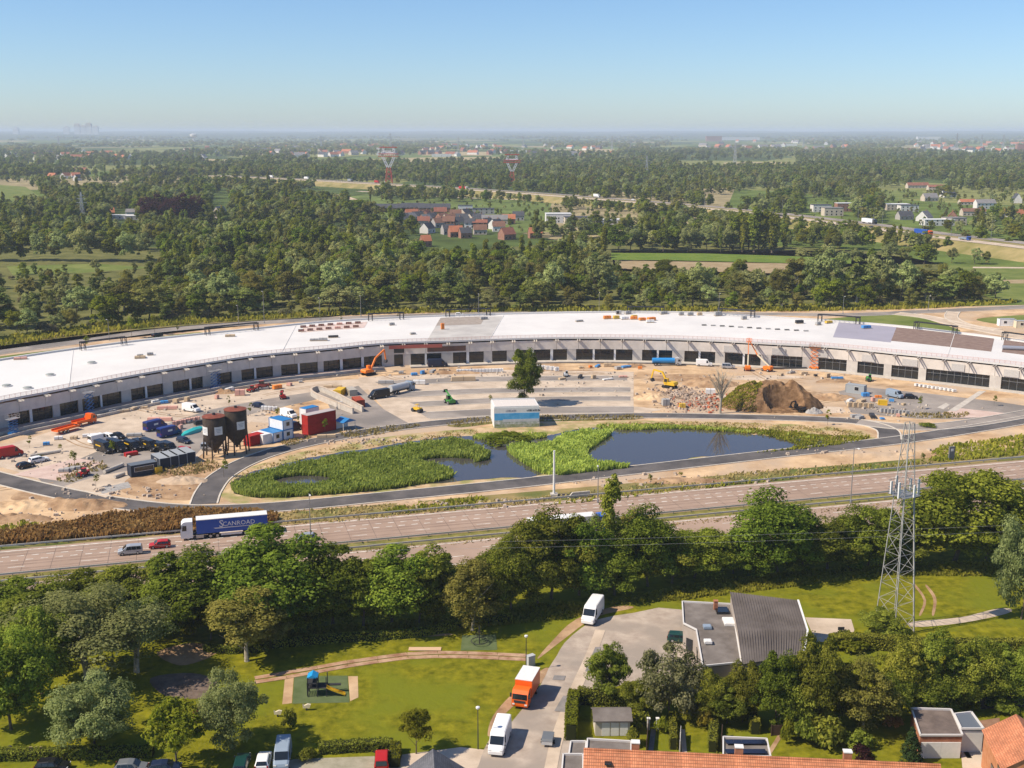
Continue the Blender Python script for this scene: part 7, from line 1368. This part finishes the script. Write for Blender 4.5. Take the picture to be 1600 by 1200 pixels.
# rows of terraced houses at the bottom: clay tiled slopes towards the camera
xs_ = [912, 986, 1066, 1148, 1232, 1318, 1406, 1470]
for k in range(7):
    a, b = P(xs_[k], 1170 + .045 * (xs_[k] - 912), 8.6), P(xs_[k + 1], 1170 + .045 * (xs_[k + 1] - 912), 8.6); ang = math.atan2(b.y - a.y, b.x - a.x); W_ = (b - a).length; c = (a + b) / 2
    h = thing('terraced_house', 'terraced house with orange tiled roof, %s from the left' % ('first', 'second', 'third', 'fourth', 'fifth', 'sixth', 'seventh')[k], 'house', (c.x, c.y, 0), ang, 'terraced houses at the bottom edge')
    MB().side([(-4.2, 0), (4.2, 0), (4.2, 5.4), (0, 8.45), (-4.2, 5.4)], -W_ / 2 + .02, W_ / 2 - .02).build('wall', brick, h).rotation_euler = (0, 0, math.pi / 2)
    r = MB(); t = .16; r.add([(-W_ / 2, -4.6, 5.2), (W_ / 2, -4.6, 5.2), (W_ / 2, 0, 8.6), (-W_ / 2, 0, 8.6), (-W_ / 2, 4.6, 5.2), (W_ / 2, 4.6, 5.2)], [(0, 1, 2, 3), (3, 2, 5, 4)]); rf = r.build('roof', tilem, h); MB().tube((-W_ / 2 + .02, 0, 8.6), (W_ / 2 - .02, 0, 8.6), .14, .14, 8).build('ridge', tilem, rf)
    if k in (0, 3, 5): MB().box((0.2 * W_ - (.6 if k == 0 else 0) * W_ * .3, -1.3, 7.75), (.8, 1.0, .12)).build('roof_window', glass, rf)
    if k % 2: MB().box((-W_ / 2 + .5, .5, 8.9), (.9, .7, 1.1)).build('chimney', brick, rf); MB().box((-W_ / 2 + .5, .5, 9.5), (1.0, .8, .12)).build('chimney_cap', white, rf)
    MB().box((-W_ / 2, -2.3, 6.98), (.16, 5.4, .2)).build('party_wall', white, h).rotation_euler = (0, 0, 0) if False else (0, 0, 0)
    w1 = MB().bx(-W_ * .3, W_ * .3, 4.2, 4.26, .6, 2.4).build('window', glass, h); MB().bx(-W_ * .3, W_ * .3, 4.2, 4.26, 3.6, 4.8).build('window', glass, h)
hs2 = thing('slate_house', 'house with steep dark slate roof at the bottom edge', 'house', tuple(P(684, 1166, 8.0) - Vector((0, 5.5, 8.0))), .1); MB().bx(-4.6, 4.6, -5, 5, 0, 4.2).build('wall', brick, hs2)
r = MB().add([(-5, -5.4, 4.1), (5, -5.4, 4.1), (5, 5.4, 4.1), (-5, 5.4, 4.1), (0, 5.0, 8.0), (0, -5.4, 8.0)], [(1, 2, 4, 5), (3, 0, 5, 4), (0, 1, 5), (2, 3, 4)]).build('roof', slatem, hs2); MB().bx(.3, 1.3, -4.4, -3.2, 6.0, 8.2).build('chimney', brick, hs2)
for y in (1.5, -1.5): MB().box((-2.6, y, 6.1), (.9, .7, .12)).build('roof_window', glass, r).rotation_euler = (0, 0, 0)
hull('house_extension', 'dark flat roofed extension left of the tiled roofs', [(880, 1180, 3.2), (911, 1180, 3.2), (911, 1230, 3.2), (876, 1230, 3.2)], brick, felt); hull('house_extension', 'grey flat roofed lean-to behind the first tiled roof', [(892, 1160, 3.0), (916, 1160, 3.0), (914, 1180, 3.0), (889, 1180, 3.0)], render_, felt); hull('house_extension', 'narrow flat roofed extension behind the first two tiled roofs', [(918, 1156, 3.4), (986, 1160, 3.4), (986, 1176, 3.4), (917, 1172, 3.4)], brick, felt)
sx2, LS, rs2 = hull('house_extension', 'flat roofed extension carrying two rows of solar panels', [(1130, 1153, 3.6), (1198, 1156, 3.6), (1204, 1184, 3.6), (1130, 1182, 3.6)], brick, felt)
for j in range(2):
    for k in range(5):
        p = P(1140 + 12.6 * k, 1162 + 15 * j, 3.6) - sx2.location; o = MB().box((0, 0, .28), (.98, 1.0, .05)).build('solar_panel', mat('solar_cell', (0.012, 0.016, 0.035), .15, spec=.6), sx2); o.location = (p.x, p.y, 3.6); MB().box((0, .35, .14), (.9, .1, .26)).build('panel_stand', steel, o)
ga, LG, rg = hull('garage', 'flat brown roofed garage with two white doors', [(1424, 1108, 3.1), (1486, 1110, 3.1), (1504, 1150, 3.1), (1438, 1150, 3.1)], brick, mat('brown_felt', (0.12, 0.095, 0.085), .9, rgb2=(0.19, 0.15, 0.13), scale=.5))
d = LG[2] - LG[3]
for f in (.27, .74): q = LG[3].lerp(LG[2], f); o = MB().box((0, -.05, 1.15), (2.5, .1, 2.2)).build('garage_door', white, ga); o.location = (q.x, q.y, 0); o.rotation_euler = (0, 0, math.atan2(d.y, d.x))
hull('house_extension', 'white walled extension with open roof right of the garage', [(1491, 1117, 3.2), (1518, 1114, 3.2), (1537, 1140, 3.2), (1502, 1140, 3.2)], render_, MATS['cabin_roof_slate']); sheet('terrace_deck', [(1520, 1128), (1562, 1122), (1560, 1200), (1536, 1190), (1535, 1165)], .06, mat('deck_wood', (0.22, 0.12, 0.08), .85, rgb2=(0.30, 0.18, 0.12), scale=.8, coord='Position'), 1); sheet('courtyard', [(1500, 1160), (1535, 1162), (1560, 1210), (1505, 1215)], .05, paving, 1)
bhs = thing('brick_house', 'orange brick house with tiled roof at the right bottom edge', 'house', tuple(P(1604, 1150, 7) - Vector((0, 0, 7))), -.15); MB().side([(-3.6, 0), (3.6, 0), (3.6, 5.0), (0, 7.2), (-3.6, 5.0)], -4.5, 4.5).build('wall', mat('orange_brick', (0.46, 0.19, 0.09), .9, rgb2=(0.55, 0.26, 0.14), scale=1.4), bhs); MB().add([(-3.9, -4.7, 4.9), (0, -4.7, 7.4), (0, 4.7, 7.4), (-3.9, 4.7, 4.9), (3.9, -4.7, 4.9), (3.9, 4.7, 4.9)], [(0, 1, 2, 3), (1, 4, 5, 2)]).build('roof', tilem, bhs); MB().bx(-3.68, -3.6, -3.8, -2.4, 2.8, 4.4).build('window', glass, bhs); MB().bx(-3.7, -3.6, -1, .2, 1.0, 3.0).build('window', glass, bhs)
def fence(pts, h, m, label, step=2.0):
    q = line_pts(pts, 4); c = q[0].copy(); o = thing('garden_fence', label, 'fence', tuple(c)); st = [0.0]
    for a, b in zip(q, q[1:]): st.append(st[-1] + (b - a).length)
    f = lambda s: Vector((np.interp(s, st, [p.x for p in q]), np.interp(s, st, [p.y for p in q]), 0)) - c
    for j in range(max(1, int(st[-1] / step))):
        a, b = f(j * step), f((j + 1) * step); MB().box((a.x, a.y, h / 2), (.12, .12, h + .1)).build('post', m, o); MB().bar((a.x, a.y, h / 2), (b.x, b.y, h / 2), .05, h * .9).build('panel', m, o)
fence([(1518, 1110), (1560, 1107), (1640, 1104)], 1.8, mat('fence_dark', (0.05, 0.045, 0.045), .8), 'dark board fence above the terrace at right'); fence([(1010, 1175), (1014, 1130)], 1.8, mat('fence_brown', (0.09, 0.06, 0.045), .85), 'brown board fence beside the narrow garden path'); fence([(1128, 1152), (1126, 1180)], 1.8, MATS['fence_brown'], 'brown board fence left of the solar panels'); fence([(1205, 1150), (1240, 1148)], 1.6, MATS['fence_brown'], 'low brown fence right of the solar panels'); fence([(1062, 1176), (1064, 1140)], 1.7, mat('fence_white', (0.6, 0.58, 0.55), .7), 'white panel fence in the middle gardens')
for u, v, u2, v2, m_, nm in ((1016, 1180, 1021, 1140, MATS['tar_patch'], 'garden_path'), (1070, 1182, 1066, 1140, paving, 'garden_path'), (1200, 1180, 1225, 1140, soil2, 'bare_earth'), (1515, 1185, 1500, 1160, paving, 'garden_path')): sheet(nm, [(u - 4, v), (u + 4, v), (u2 + 4, v2), (u2 - 4, v2)], .05, m_, 1)
for x in (1013, 1027): o = tag(MB().box((0, 0, .8), (.35, .35, 1.6)).box((0, 0, 1.65), (.45, .45, .12)).build('gate_post', white), 'white garden gate post, %s of the pair' % ('left' if x < 1020 else 'right'), 'gate post'); o.location = tuple(P(x, 1140))
for u, v, lab, m_ in ((1398, 1125, 'terracotta planter', PC['rust']),): pass
o = thing('basketball_hoop', 'dark sign on a post in the yard right of the hall', 'sign', tuple(P(1313, 1003))); h_ = HT(1313, 1003, 982); MB().tube((0, 0, 0), (0, 0, h_), .07, .06, 8).build('post', darksteel, o); MB().box((0, 0, h_), (1.0, .08, .5)).build('board', darksteel, o)
# ------------------------------------------------------------------ houses, lorries and pylons of the plain
ROOF = dict(orange=mat('far_tile_orange', (0.40, 0.155, 0.085), .85, var=.15, scale=.3), red=mat('far_tile_red', (0.25, 0.105, 0.075), .85, var=.15, scale=.3), dark=mat('far_slate', (0.075, 0.078, 0.09), .8, var=.15, scale=.3), grey=mat('far_roof_grey', (0.22, 0.21, 0.21), .8, var=.12, scale=.3), brown=mat('far_tile_brown', (0.19, 0.105, 0.075), .85, var=.15, scale=.3), white=white)
WALL = dict(brick=mat('far_brick', (0.30, 0.16, 0.115), .9, var=.15, scale=.4), white=mat('far_white', (0.66, 0.64, 0.61), .85, var=.05, scale=.3), cream=mat('far_cream', (0.52, 0.45, 0.37), .85, var=.08, scale=.3), grey=mat('far_wall_grey', (0.36, 0.34, 0.33), .85, var=.08, scale=.3))
def house(u, v, L, D, hw, hr, wall, roof, label, ang=0.0, group=None, wins=4, name='house', chim=True, flat=False):
    p = P(u, v); o = thing(name, label, 'house' if name == 'house' else 'building', (p.x, p.y, 0), ang, group)
    if flat:
        MB().bx(-L / 2, L / 2, -D / 2, D / 2, 0, hw).build('wall', WALL[wall], o); MB().bx(-L / 2 - .2, L / 2 + .2, -D / 2 - .2, D / 2 + .2, hw, hw + .35).build('roof', ROOF[roof], o)
    else:
        MB().add([(-L / 2, -D / 2, 0), (L / 2, -D / 2, 0), (L / 2, D / 2, 0), (-L / 2, D / 2, 0), (-L / 2, -D / 2, hw), (L / 2, -D / 2, hw), (L / 2, D / 2, hw), (-L / 2, D / 2, hw), (-L / 2, 0, hw + hr), (L / 2, 0, hw + hr)], [(0, 1, 5, 4), (2, 3, 7, 6), (1, 2, 6, 9, 5), (3, 0, 4, 8, 7)]).build('wall', WALL[wall], o)
        t = .25; e = .4; k = hr / (D / 2)
        r = MB().add([(-L / 2 - .2, -D / 2 - e, hw - e * k + .1), (L / 2 + .2, -D / 2 - e, hw - e * k + .1), (L / 2 + .2, 0, hw + hr + .1), (-L / 2 - .2, 0, hw + hr + .1), (-L / 2 - .2, D / 2 + e, hw - e * k + .1), (L / 2 + .2, D / 2 + e, hw - e * k + .1)], [(0, 1, 2, 3), (3, 2, 5, 4)]).build('roof', ROOF[roof], o)
        if chim: MB().box((L * .28, .3, hw + hr + .3), (.8, .7, 1.4)).build('chimney', WALL['brick'], r)
    for s in range(2 if hw > 4.4 else 1):
        for k in range(wins): x = -L / 2 + L * (k + .5) / wins; MB().bx(x - .6, x + .6, -D / 2 - .04, -D / 2 + .02, .9 + 2.7 * s, 2.3 + 2.7 * s).build('window', glass, o)
    return o
VIL = [(568, 333, 34, 9, 5, 4, 'brick', 'dark', 'long dark roofed terrace at the left end of the village', 0, 7), (610, 331, 36, 9, 5, 4, 'brick', 'dark', 'second long dark roofed terrace of the village', 0, 7), (645, 331, 26, 9, 5.5, 4.5, 'brick', 'dark', 'dark roofed terrace with orange gable in the village', 0, 5), (679, 332, 36, 9, 5.5, 4.5, 'brick', 'dark', 'longest back terrace of the village', 0, 7),
 (643, 341, 14, 9, 5, 4.5, 'brick', 'orange', 'bright orange roofed house below the village terraces', .5, 3), (628, 347, 12, 9, 5, 4, 'cream', 'dark', 'cream house at the left edge of the village', .4, 3), (666, 343, 10, 9, 5.5, 4, 'brick', 'red', 'narrow red roofed house in the village', 1.3, 2), (688, 337, 14, 8, 5, 4, 'brick', 'red', 'red roofed house behind the brick house', .1, 3), (662, 352, 12, 9, 5, 3.5, 'cream', 'red', 'pale house with red roof in the village middle', .1, 3), (697, 355, 17, 10, 6.2, 4.2, 'brick', 'brown', 'tall brick house with brown roof in the village', 0, 4), (719, 348, 18, 9, 5, 4, 'grey', 'dark', 'grey house with dark roof right of the brick house', 0, 4), (734, 357, 10, 9, 5.5, 4, 'white', 'dark', 'white house with navy roof in the village', 0, 2), (750, 357, 14, 9, 6, 2.4, 'brick', 'red', 'red brick house right of the navy roof', 0, 3), (773, 350, 26, 9, 5, 4, 'cream', 'grey', 'long grey roofed row at the right of the village', 0, 6), (795, 349, 13, 9, 5, 4, 'brick', 'orange', 'orange roofed end house of the grey row', 0, 3),
 (668, 364, 13, 9, 4.6, 4.6, 'white', 'dark', 'white gabled house at the front of the village', 1.1, 2), (712, 370, 12, 10, 5, 4.6, 'brick', 'orange', 'bright orange roofed house in front of the village', .3, 3), (727, 372, 10, 9, 5, 4, 'brick', 'dark', 'dark roofed house beside the bright orange roof', .3, 2), (792, 374, 12, 10, 5, 5, 'brick', 'red', 'brown red house right in front of the village', .6, 3), (836, 372, 11, 9, 5, 4, 'brick', 'orange', 'orange roofed house left of the white flats', .2, 3), (665, 385, 8, 8, 5, 4, 'brick', 'orange', 'house peeping out of the trees below the village', .4, 2), (810, 344, 12, 9, 5, 4, 'grey', 'dark', 'grey house at the right end of the village', 0, 3), (712, 341, 12, 9, 5, 4, 'cream', 'brown', 'cream house with brown roof in the back of the village', .1, 3), (700, 366, 11, 9, 5, 4, 'grey', 'dark', 'slate roofed house below the tall brick house', .4, 3), (750, 366, 12, 9, 4.6, 4, 'cream', 'brown', 'cream house right of the dark roof', .1, 3),
 (1040, 352, 12, 10, 6, 4, 'brick', 'orange', 'brick house beside the dark copper tree', .2, 3), (149, 336, 15, 10, 4, 4.5, 'brick', 'orange', 'orange roofed house left of the copper beeches', .1, 3), (170, 337, 12, 10, 4, 4.5, 'brick', 'orange', 'second orange roofed house left of the copper beeches', .4, 3), (205, 338, 10, 9, 5, 3, 'white', 'grey', 'white house left of the copper beeches', .1, 2), (344, 344, 13, 10, 8, 6, 'cream', 'grey', 'tall grey roofed house right of the copper beeches', 1.2, 2), (122, 282, 16, 10, 5, 6, 'white', 'dark', 'white gabled farmhouse beyond the left field', 1.2, 3),
 (38, 255, 26, 12, 5, 8, 'white', 'grey', 'white barn with wide gable on the far left', 1.3, 3), (1433, 294, 36, 10, 5, 4, 'cream', 'red', 'pink terrace below the right hills', .1, 6), (1462, 298, 26, 10, 6, 3, 'cream', 'red', 'cream terrace beside the pink terrace', 0, 5), (1452, 314, 20, 11, 5, 5, 'cream', 'grey', 'cream house behind the motorway at right', .2, 4), (1481, 308, 20, 11, 4, 5, 'white', 'dark', 'dark roofed house left of the white villa', .3, 4), (1512, 320, 22, 10, 4, 3, 'cream', 'orange', 'low house with red roof left of the white villa', 0, 5), (1538, 326, 24, 10, 7, 4, 'white', 'grey', 'large white villa at the right', .1, 5), (1588, 317, 16, 10, 5, 7, 'white', 'dark', 'white gabled house near the right edge', 1.4, 2), (1562, 340, 15, 10, 5, 4, 'white', 'orange', 'orange roofed house below the white villa', .2, 3), (1586, 342, 18, 10, 5, 4.5, 'white', 'orange', 'second orange roofed house near the right edge', .3, 4), (1520, 337, 26, 10, 5, 3, 'cream', 'brown', 'long beige house below the white villa', 0, 6), (1413, 343, 16, 10, 4, 4.6, 'grey', 'dark', 'grey roofed house by the motorway lamp', .2, 3), (1444, 345, 17, 12, 4, 6, 'white', 'grey', 'white house with big grey roof by the motorway', .9, 3), (1488, 345, 10, 9, 5, 5, 'brick', 'orange', 'small orange gabled house by the motorway', 1.2, 2)]
for u, v, L, D, hw, hr, wl, rf, lab, an, wn_ in VIL: house(u, v, L * .86, D * .86, hw * .86, hr * .9, wl, rf, lab, an, None, wn_)
for u, v, L, D, hw, wl, rf, lab, wn_ in ((727, 334, 14, 10, 8, 'white', 'dark', 'white block behind the village', 3), (748, 334, 30, 10, 5, 'grey', 'dark', 'low dark hall behind the village', 6), (872, 348, 22, 12, 8, 'white', 'white', 'white curved flats at the left of the estate', 5), (908, 356, 28, 12, 9, 'cream', 'dark', 'pink flats with dark roof and balconies', 6), (958, 354, 28, 12, 6, 'white', 'white', 'long white flats at the right of the estate', 7), (944, 362, 16, 10, 3, 'white', 'dark', 'low building with blue solar roof before the flats', 4), (1282, 331, 18, 11, 7, 'white', 'dark', 'white modern block beside the motorway', 4), (1300, 337, 18, 11, 7.5, 'cream', 'grey', 'pink modern block beside the motorway', 4), (1318, 330, 16, 10, 8, 'brick', 'white', 'brick block behind the modern blocks', 4), (1400, 328, 24, 12, 6, 'cream', 'white', 'long cream block beside the motorway', 6), (1418, 330, 18, 11, 6, 'white', 'dark', 'white block with dark windows by the motorway', 4), (1464, 352, 26, 11, 5, 'white', 'white', 'low white building beside the motorway', 6), (1490, 351, 18, 10, 6, 'cream', 'grey', 'orange and white building at the motorway', 4), (190, 342, 26, 10, 3.4, 'white', 'white', 'low blue and white shed left of the copper beeches', 5), (212, 343, 16, 10, 3.4, 'grey', 'white', 'low pale shed beside the copper beeches', 4)):
    house(u, v, L, D, hw, 0, wl, rf, lab, .05, None, wn_, 'flats' if hw > 5.5 else 'low_building', flat=True)
for i in range(14): house(640 + i * 11 + rnd.gauss(0, 2), 352 + rnd.gauss(0, 6), 10, 8, 4.4, 3.6, rnd.choice(['brick', 'cream', 'grey', 'white']), rnd.choice(['dark', 'brown', 'red', 'grey']), 'small house squeezed between the village houses, %s from left' % ordinal(i + 1), rnd.random(), 'small houses in the middle of the village', 2)
# far settlements: small single houses
def settle(n, u0, u1, v0, v1, label, group, big=1.0):
    for i in range(n):
        u, v = u0 + (u1 - u0) * (i + .5 + .8 * (rnd.random() - .5)) / n, v0 + (v1 - v0) * rnd.random(); L = (10 + 14 * rnd.random()) * big; wl, rf = rnd.choice(['white', 'cream', 'brick', 'white']), rnd.choice(['orange', 'red', 'grey', 'dark', 'orange'])
        house(u, v, L, 9 * big, 4.5 * big, 4.5 * big, wl, rf, 'small %s house, %s roof, %s from left %s' % (wl, rf, ordinal(i + 1), label), rnd.random() * 3, group, 1, chim=False)
settle(34, 10, 210, 238, 252, 'in the far left settlement', 'far houses on the left', 1.5); settle(46, 395, 640, 226, 246, 'behind the left pylon', 'far houses behind the pylons', 1.7); settle(30, 655, 800, 228, 246, 'beyond the straw field', 'far houses beyond the straw field', 1.6); settle(16, 815, 955, 228, 244, 'right of the second pylon', 'far houses right of the pylons', 1.7); settle(22, 1090, 1330, 219, 236, 'below the right horizon', 'far houses on the right', 2.2); settle(28, 1420, 1600, 224, 240, 'in the right hand town', 'far houses in the right town', 2.0); settle(12, 270, 390, 232, 250, 'left of the wooded rise', 'far houses left of centre', 1.6); settle(8, 70, 140, 268, 282, 'behind the left field', 'houses behind the left field', 1.1)
for u, v, L, h, lab in ((1150, 219, 420, 26, 'long pale factory hall on the right horizon'), (1115, 221, 120, 40, 'brick factory tower block on the right horizon'), (1405, 213, 700, 30, 'bright white hall on the far right horizon'), (1597, 236, 50, 26, 'red brick tower block at the right edge'), (1450, 219, 200, 30, 'pale apartment block on the right horizon'), (1475, 233, 110, 10, 'white industrial hall in the right town'), (1228, 228, 110, 10, 'white shed on the right field'), (690, 245, 60, 8, 'grey greenhouse beside the straw field'), (1600 - 790, 240, 60, 12, 'pale hall right of the second pylon')):
    house(u, v, L, 40 if L > 100 else 20, h, 0, 'brick' if 'brick' in lab else 'white', 'red' if 'brick' in lab else 'white', lab, 0, None, 3, 'far_hall', flat=True)
for k, (u, hh_) in enumerate(((26, 120), (105, 130), (122, 170), (132, 150), (140, 180), (150, 140))): tag(MB().bx(-40, 40, -20, 20, 0, hh_).bx(-25, 25, -15, 15, hh_, hh_ + 12).build('tower_block', WALL['white']), 'distant tower block on the left horizon, %s from the left' % ('first', 'second', 'third', 'fourth', 'fifth', 'sixth')[k], 'tower', 'city towers on the left horizon').location = tuple(P(u, 214))
wt = thing('water_tower', 'pale water tower on the left horizon', 'water tower', tuple(P(303, 222))); MB().tube((0, 0, 0), (0, 0, 32), 8, 8, 10).build('stem', WALL['white'], wt); MB().lathe([(9, 30), (26, 42), (26, 56), (6, 60)], 16).build('tank', WALL['white'], wt)
# traffic on the far motorway
def on_mw(u, dv=0.0): return P(u, float(np.interp(u, [p[0] for p in MWP], [p[1] for p in MWP])) - 2.6, MZ)
def mw_dir(u): a, b = on_mw(u - 6), on_mw(u + 6); return math.atan2(b.y - a.y, b.x - a.x)
for u, c, b, lab, dv, k in ((415, 'white', 'white', 'white box lorry, first on the far motorway from the left', -2, 0), (470, 'white', 'white', 'white box lorry, second on the far motorway from the left', -2, 0), (537, 'grey', 'silver', 'grey lorry on the far motorway before the red one', -2, 0), (579, 'red', 'red', 'red lorry on the far motorway left of the village', -2, 0), (611, 'red', 'white', 'white lorry with red cab on the far motorway', 1, 0), (735, 'white', 'red', 'red trailer lorry with white cab above the village', 1, 1), (920, 'white', 'white', 'white lorry on the far motorway above the flats', -3, 0), (1340, 'black', 'white', 'white trailer lorry with black cab on the far motorway', -5, 1), (1462, 'orange', 'lorryblue', 'blue trailer lorry with orange cab on the right motorway', 1.5, 1), (1527, 'lorryblue', 'steelblue', 'blue flatbed lorry on the right motorway', 0, 2)):
    p = on_mw(u, 0); n_ = Vector((-math.sin(mw_dir(u)), math.cos(mw_dir(u)), 0)); p += n_ * (11 if dv < 0 else -11); p.z = MZ + .13; rz = mw_dir(u)
    if k == 1: artic(lab, tuple(p), rz, PC[c], PC[b], PC[b], 13.6)
    elif k == 2: rigid(lab, tuple(p), rz, PC[c], PC[b], 7.5, 3.4, flat=True)
    else: rigid(lab, tuple(p), rz, PC[c], PC[b], 8.0, 3.8, topc=PC[b])
for u, v, c, lab in ((613, 304, 'red', 'red lorry on the slip road, left of the white one'), (650, 306, 'white', 'white lorry on the slip road'), (672, 308, 'red', 'red lorry on the slip road, right of the white one')): p = P(u, v, .32); rigid(lab, tuple(p), -.05, PC[c], PC[c], 8.0, 3.8, topc=PC[c])
for k, (u, dv, c, lab) in enumerate(((690, -3, 'black', 'dark car on the far motorway above the village'), (978, -3, 'white', 'white car on the far motorway right of the flats'), (1235, 1, 'black', 'black car on the far motorway at the bridge'), (1423, -5, 'lightgrey', 'pale car on the far motorway behind the lamps'), (1380, 1, 'black', 'dark car on the far motorway before the blue lorry'))): p = on_mw(u); n_ = Vector((-math.sin(mw_dir(u)), math.cos(mw_dir(u)), 0)); p += n_ * (10 if dv < 0 else -10); park('estate', None, None, PC[c], lab, at=p, rz=mw_dir(u), z=MZ + .13)
for i, (u, vt) in enumerate(sorted(((1018, 300), (1050, 305), (1100, 312), (1222, 312), (1364, 320), (1378, 316), (1442, 332), (1486, 345), (1548, 352), (745, 280), (772, 285), (870, 290), (970, 298), (1340, 318), (1273, 322)))):
    p = on_mw(u); uu, vv_ = U(p.x, p.y); lo_ = lamp_post(uu, vv_, vv_ - 24 * (vv_ - 205) / 140, 'tall slim lamp on the far motorway, %s from the left' % ordinal(i + 1), 1.5, 0, 'lamps along the far motorway'); lo_.location.z = MZ
# pylons
redp, whitep = mat('pylon_red', (0.50, 0.08, 0.05), .6), mat('pylon_white', (0.75, 0.73, 0.72), .6)
def lattice(b, x0, x1, z0, z1, w0, w1, n, t):
    for k in range(n):
        f0, f1 = k / n, (k + 1) / n; za, zb = z0 + (z1 - z0) * f0, z0 + (z1 - z0) * f1; a, c = w0 + (w1 - w0) * f0, w0 + (w1 - w0) * f1; xa, xb = x0 + (x1 - x0) * f0, x0 + (x1 - x0) * f1
        for sx in (-1, 1):
            for sy in (-1, 1): b.bar((xa + sx * a, sy * a, za), (xb + sx * c, sy * c, zb), t, t)
        for sy in (-1, 1): b.bar((xa - a, sy * a, za), (xb + c, sy * c, zb), t * .7, t * .7); b.bar((xa + a, sy * a, za), (xb - c, sy * c, zb), t * .7, t * .7)
def big_pylon(u, vb, vt, label):
    h = HT(u, vb, vt); o = thing('pylon', label, 'pylon', tuple(P(u, vb))); W = h * .17
    b = MB(); lattice(b, 0, 0, 0, h * .45, W * .55, W * .28, 4, .7); b.build('lower_body', redp, o)
    b = MB(); [lattice(b, s * W * .12, s * W * .85, h * .45, h * .72, W * .16, W * .16, 3, .6) for s in (-1, 1)]; b.build('fork', whitep, o)
    b = MB(); [b.bar((-W * 1.5, y, z), (W * 1.5, y, z), .8, .8) for y in (-1.4, 1.4) for z in (h * .72, h * .79)]; [b.bar((-W * 1.5 + W * .3 * k, -1.4, h * .72), (-W * 1.5 + W * .3 * (k + 1), -1.4, h * .79), .5, .5) for k in range(10)]; b.build('lower_cross_arm', redp, o)
    b = MB(); [lattice(b, s * W * .9, s * W * .7, h * .79, h * .94, W * .14, W * .12, 2, .6) for s in (-1, 1)]; b.bx(-W * 1.1, W * 1.1, -.9, .9, h * .80, h * .83); b.build('upper_fork', whitep, o)
    b = MB(); [b.bar((-W * 1.3, y, h * .95), (W * 1.3, y, h * .95), .9, 1.2) for y in (-1.2, 1.2)]; b.bar((-W * .7, 0, h * .95), (-W * .7, 0, h), .6, .6); b.bar((W * .7, 0, h * .95), (W * .7, 0, h), .6, .6); b.build('upper_cross_arm', redp, o)
big_pylon(608, 290, 227, 'red and white forked pylon, left of the two'); big_pylon(800, 292, 239, 'red and white forked pylon, right of the two')
greyp = mat('pylon_grey', (0.40, 0.41, 0.42), .6)
def pylon(u, vb, vt, label):
    h = HT(u, vb, vt); o = thing('pylon', label, 'pylon', tuple(P(u, vb)), 0, 'grey lattice pylons on the plain'); t = max(.25, MPP(vb) * .35); b = MB(); lattice(b, 0, 0, 0, h, h * .07, h * .012, 6, t); b.build('body', greyp, o)
    b = MB(); [b.bar((-h * .16 * k, 0, h * z), (h * .16 * k, 0, h * z), t * 1.2, t * 1.2) for z, k in ((.68, 1), (.8, .8), (.9, .6))]; b.build('cross_arm', greyp, o)
PYL = [(610, 232, 208, 'grey pylon directly behind the left red and white pylon'), (817, 236, 212, 'grey pylon right of the second red and white pylon'), (130, 352, 300, 'nearest grey pylon, among the trees on the left'), (1010, 280, 243, 'grey pylon above the long far motorway'), (716, 236, 214, 'grey pylon beyond the straw field'), (1255, 232, 214, 'grey pylon left of the right horizon hall'), (1317, 238, 214, 'grey pylon on the right green field'), (1494, 236, 208, 'tallest grey pylon in the right town'), (1470, 238, 214, 'grey pylon left of the tallest in the right town'), (1533, 230, 210, 'grey pylon right of the tallest in the right town'), (1567, 232, 210, 'grey pylon near the right edge'), (502, 232, 212, 'grey pylon left of the red and white pylons'), (956, 234, 212, 'grey pylon at the middle of the horizon'), (985, 236, 216, 'second grey pylon at the middle of the horizon'), (1148, 256, 222, 'grey pylon left of the straw field at right'), (92, 228, 212, 'grey pylon on the far left horizon')]
for a in PYL: pylon(*a)
for k, (u, v, c) in enumerate(((1572, 509, 'white'), (1598, 512, 'cream'))): container('site_cabin', '%s caravan cabin at the right slip road' % ('grey roofed white', 'pale cream')[k], 'cabin', (u, v), (u + 20, v), 6.5, 2.6, 2.9, PC[c], MATS['cabin_roof_grey'], ((-1, 1.2, 1.2, .9, -1),), ribs=False)
# ------------------------------------------------------------------ the air: pale summer haze
hz = MB().box((0, 16400, 58), (70000, 34400, 120)).build('haze', None); hz['kind'] = 'stuff'
tag(hz, 'pale blue summer haze lying over the whole plain', 'haze')
hmat = bpy.data.materials.new('haze_air'); hmat.use_nodes = True; hmat.node_tree.nodes.clear()
ho = hmat.node_tree.nodes.new('ShaderNodeOutputMaterial'); hv = hmat.node_tree.nodes.new('ShaderNodeVolumePrincipled')
hv.inputs['Color'].default_value = (0.72, 0.82, 1.0, 1); hv.inputs['Density'].default_value = HAZE; hv.inputs['Anisotropy'].default_value = 0.0
hv.inputs['Density Attribute'].default_value = ''
hmat.node_tree.links.new(hv.outputs[0], ho.inputs['Volume']); hz.data.materials.append(hmat)
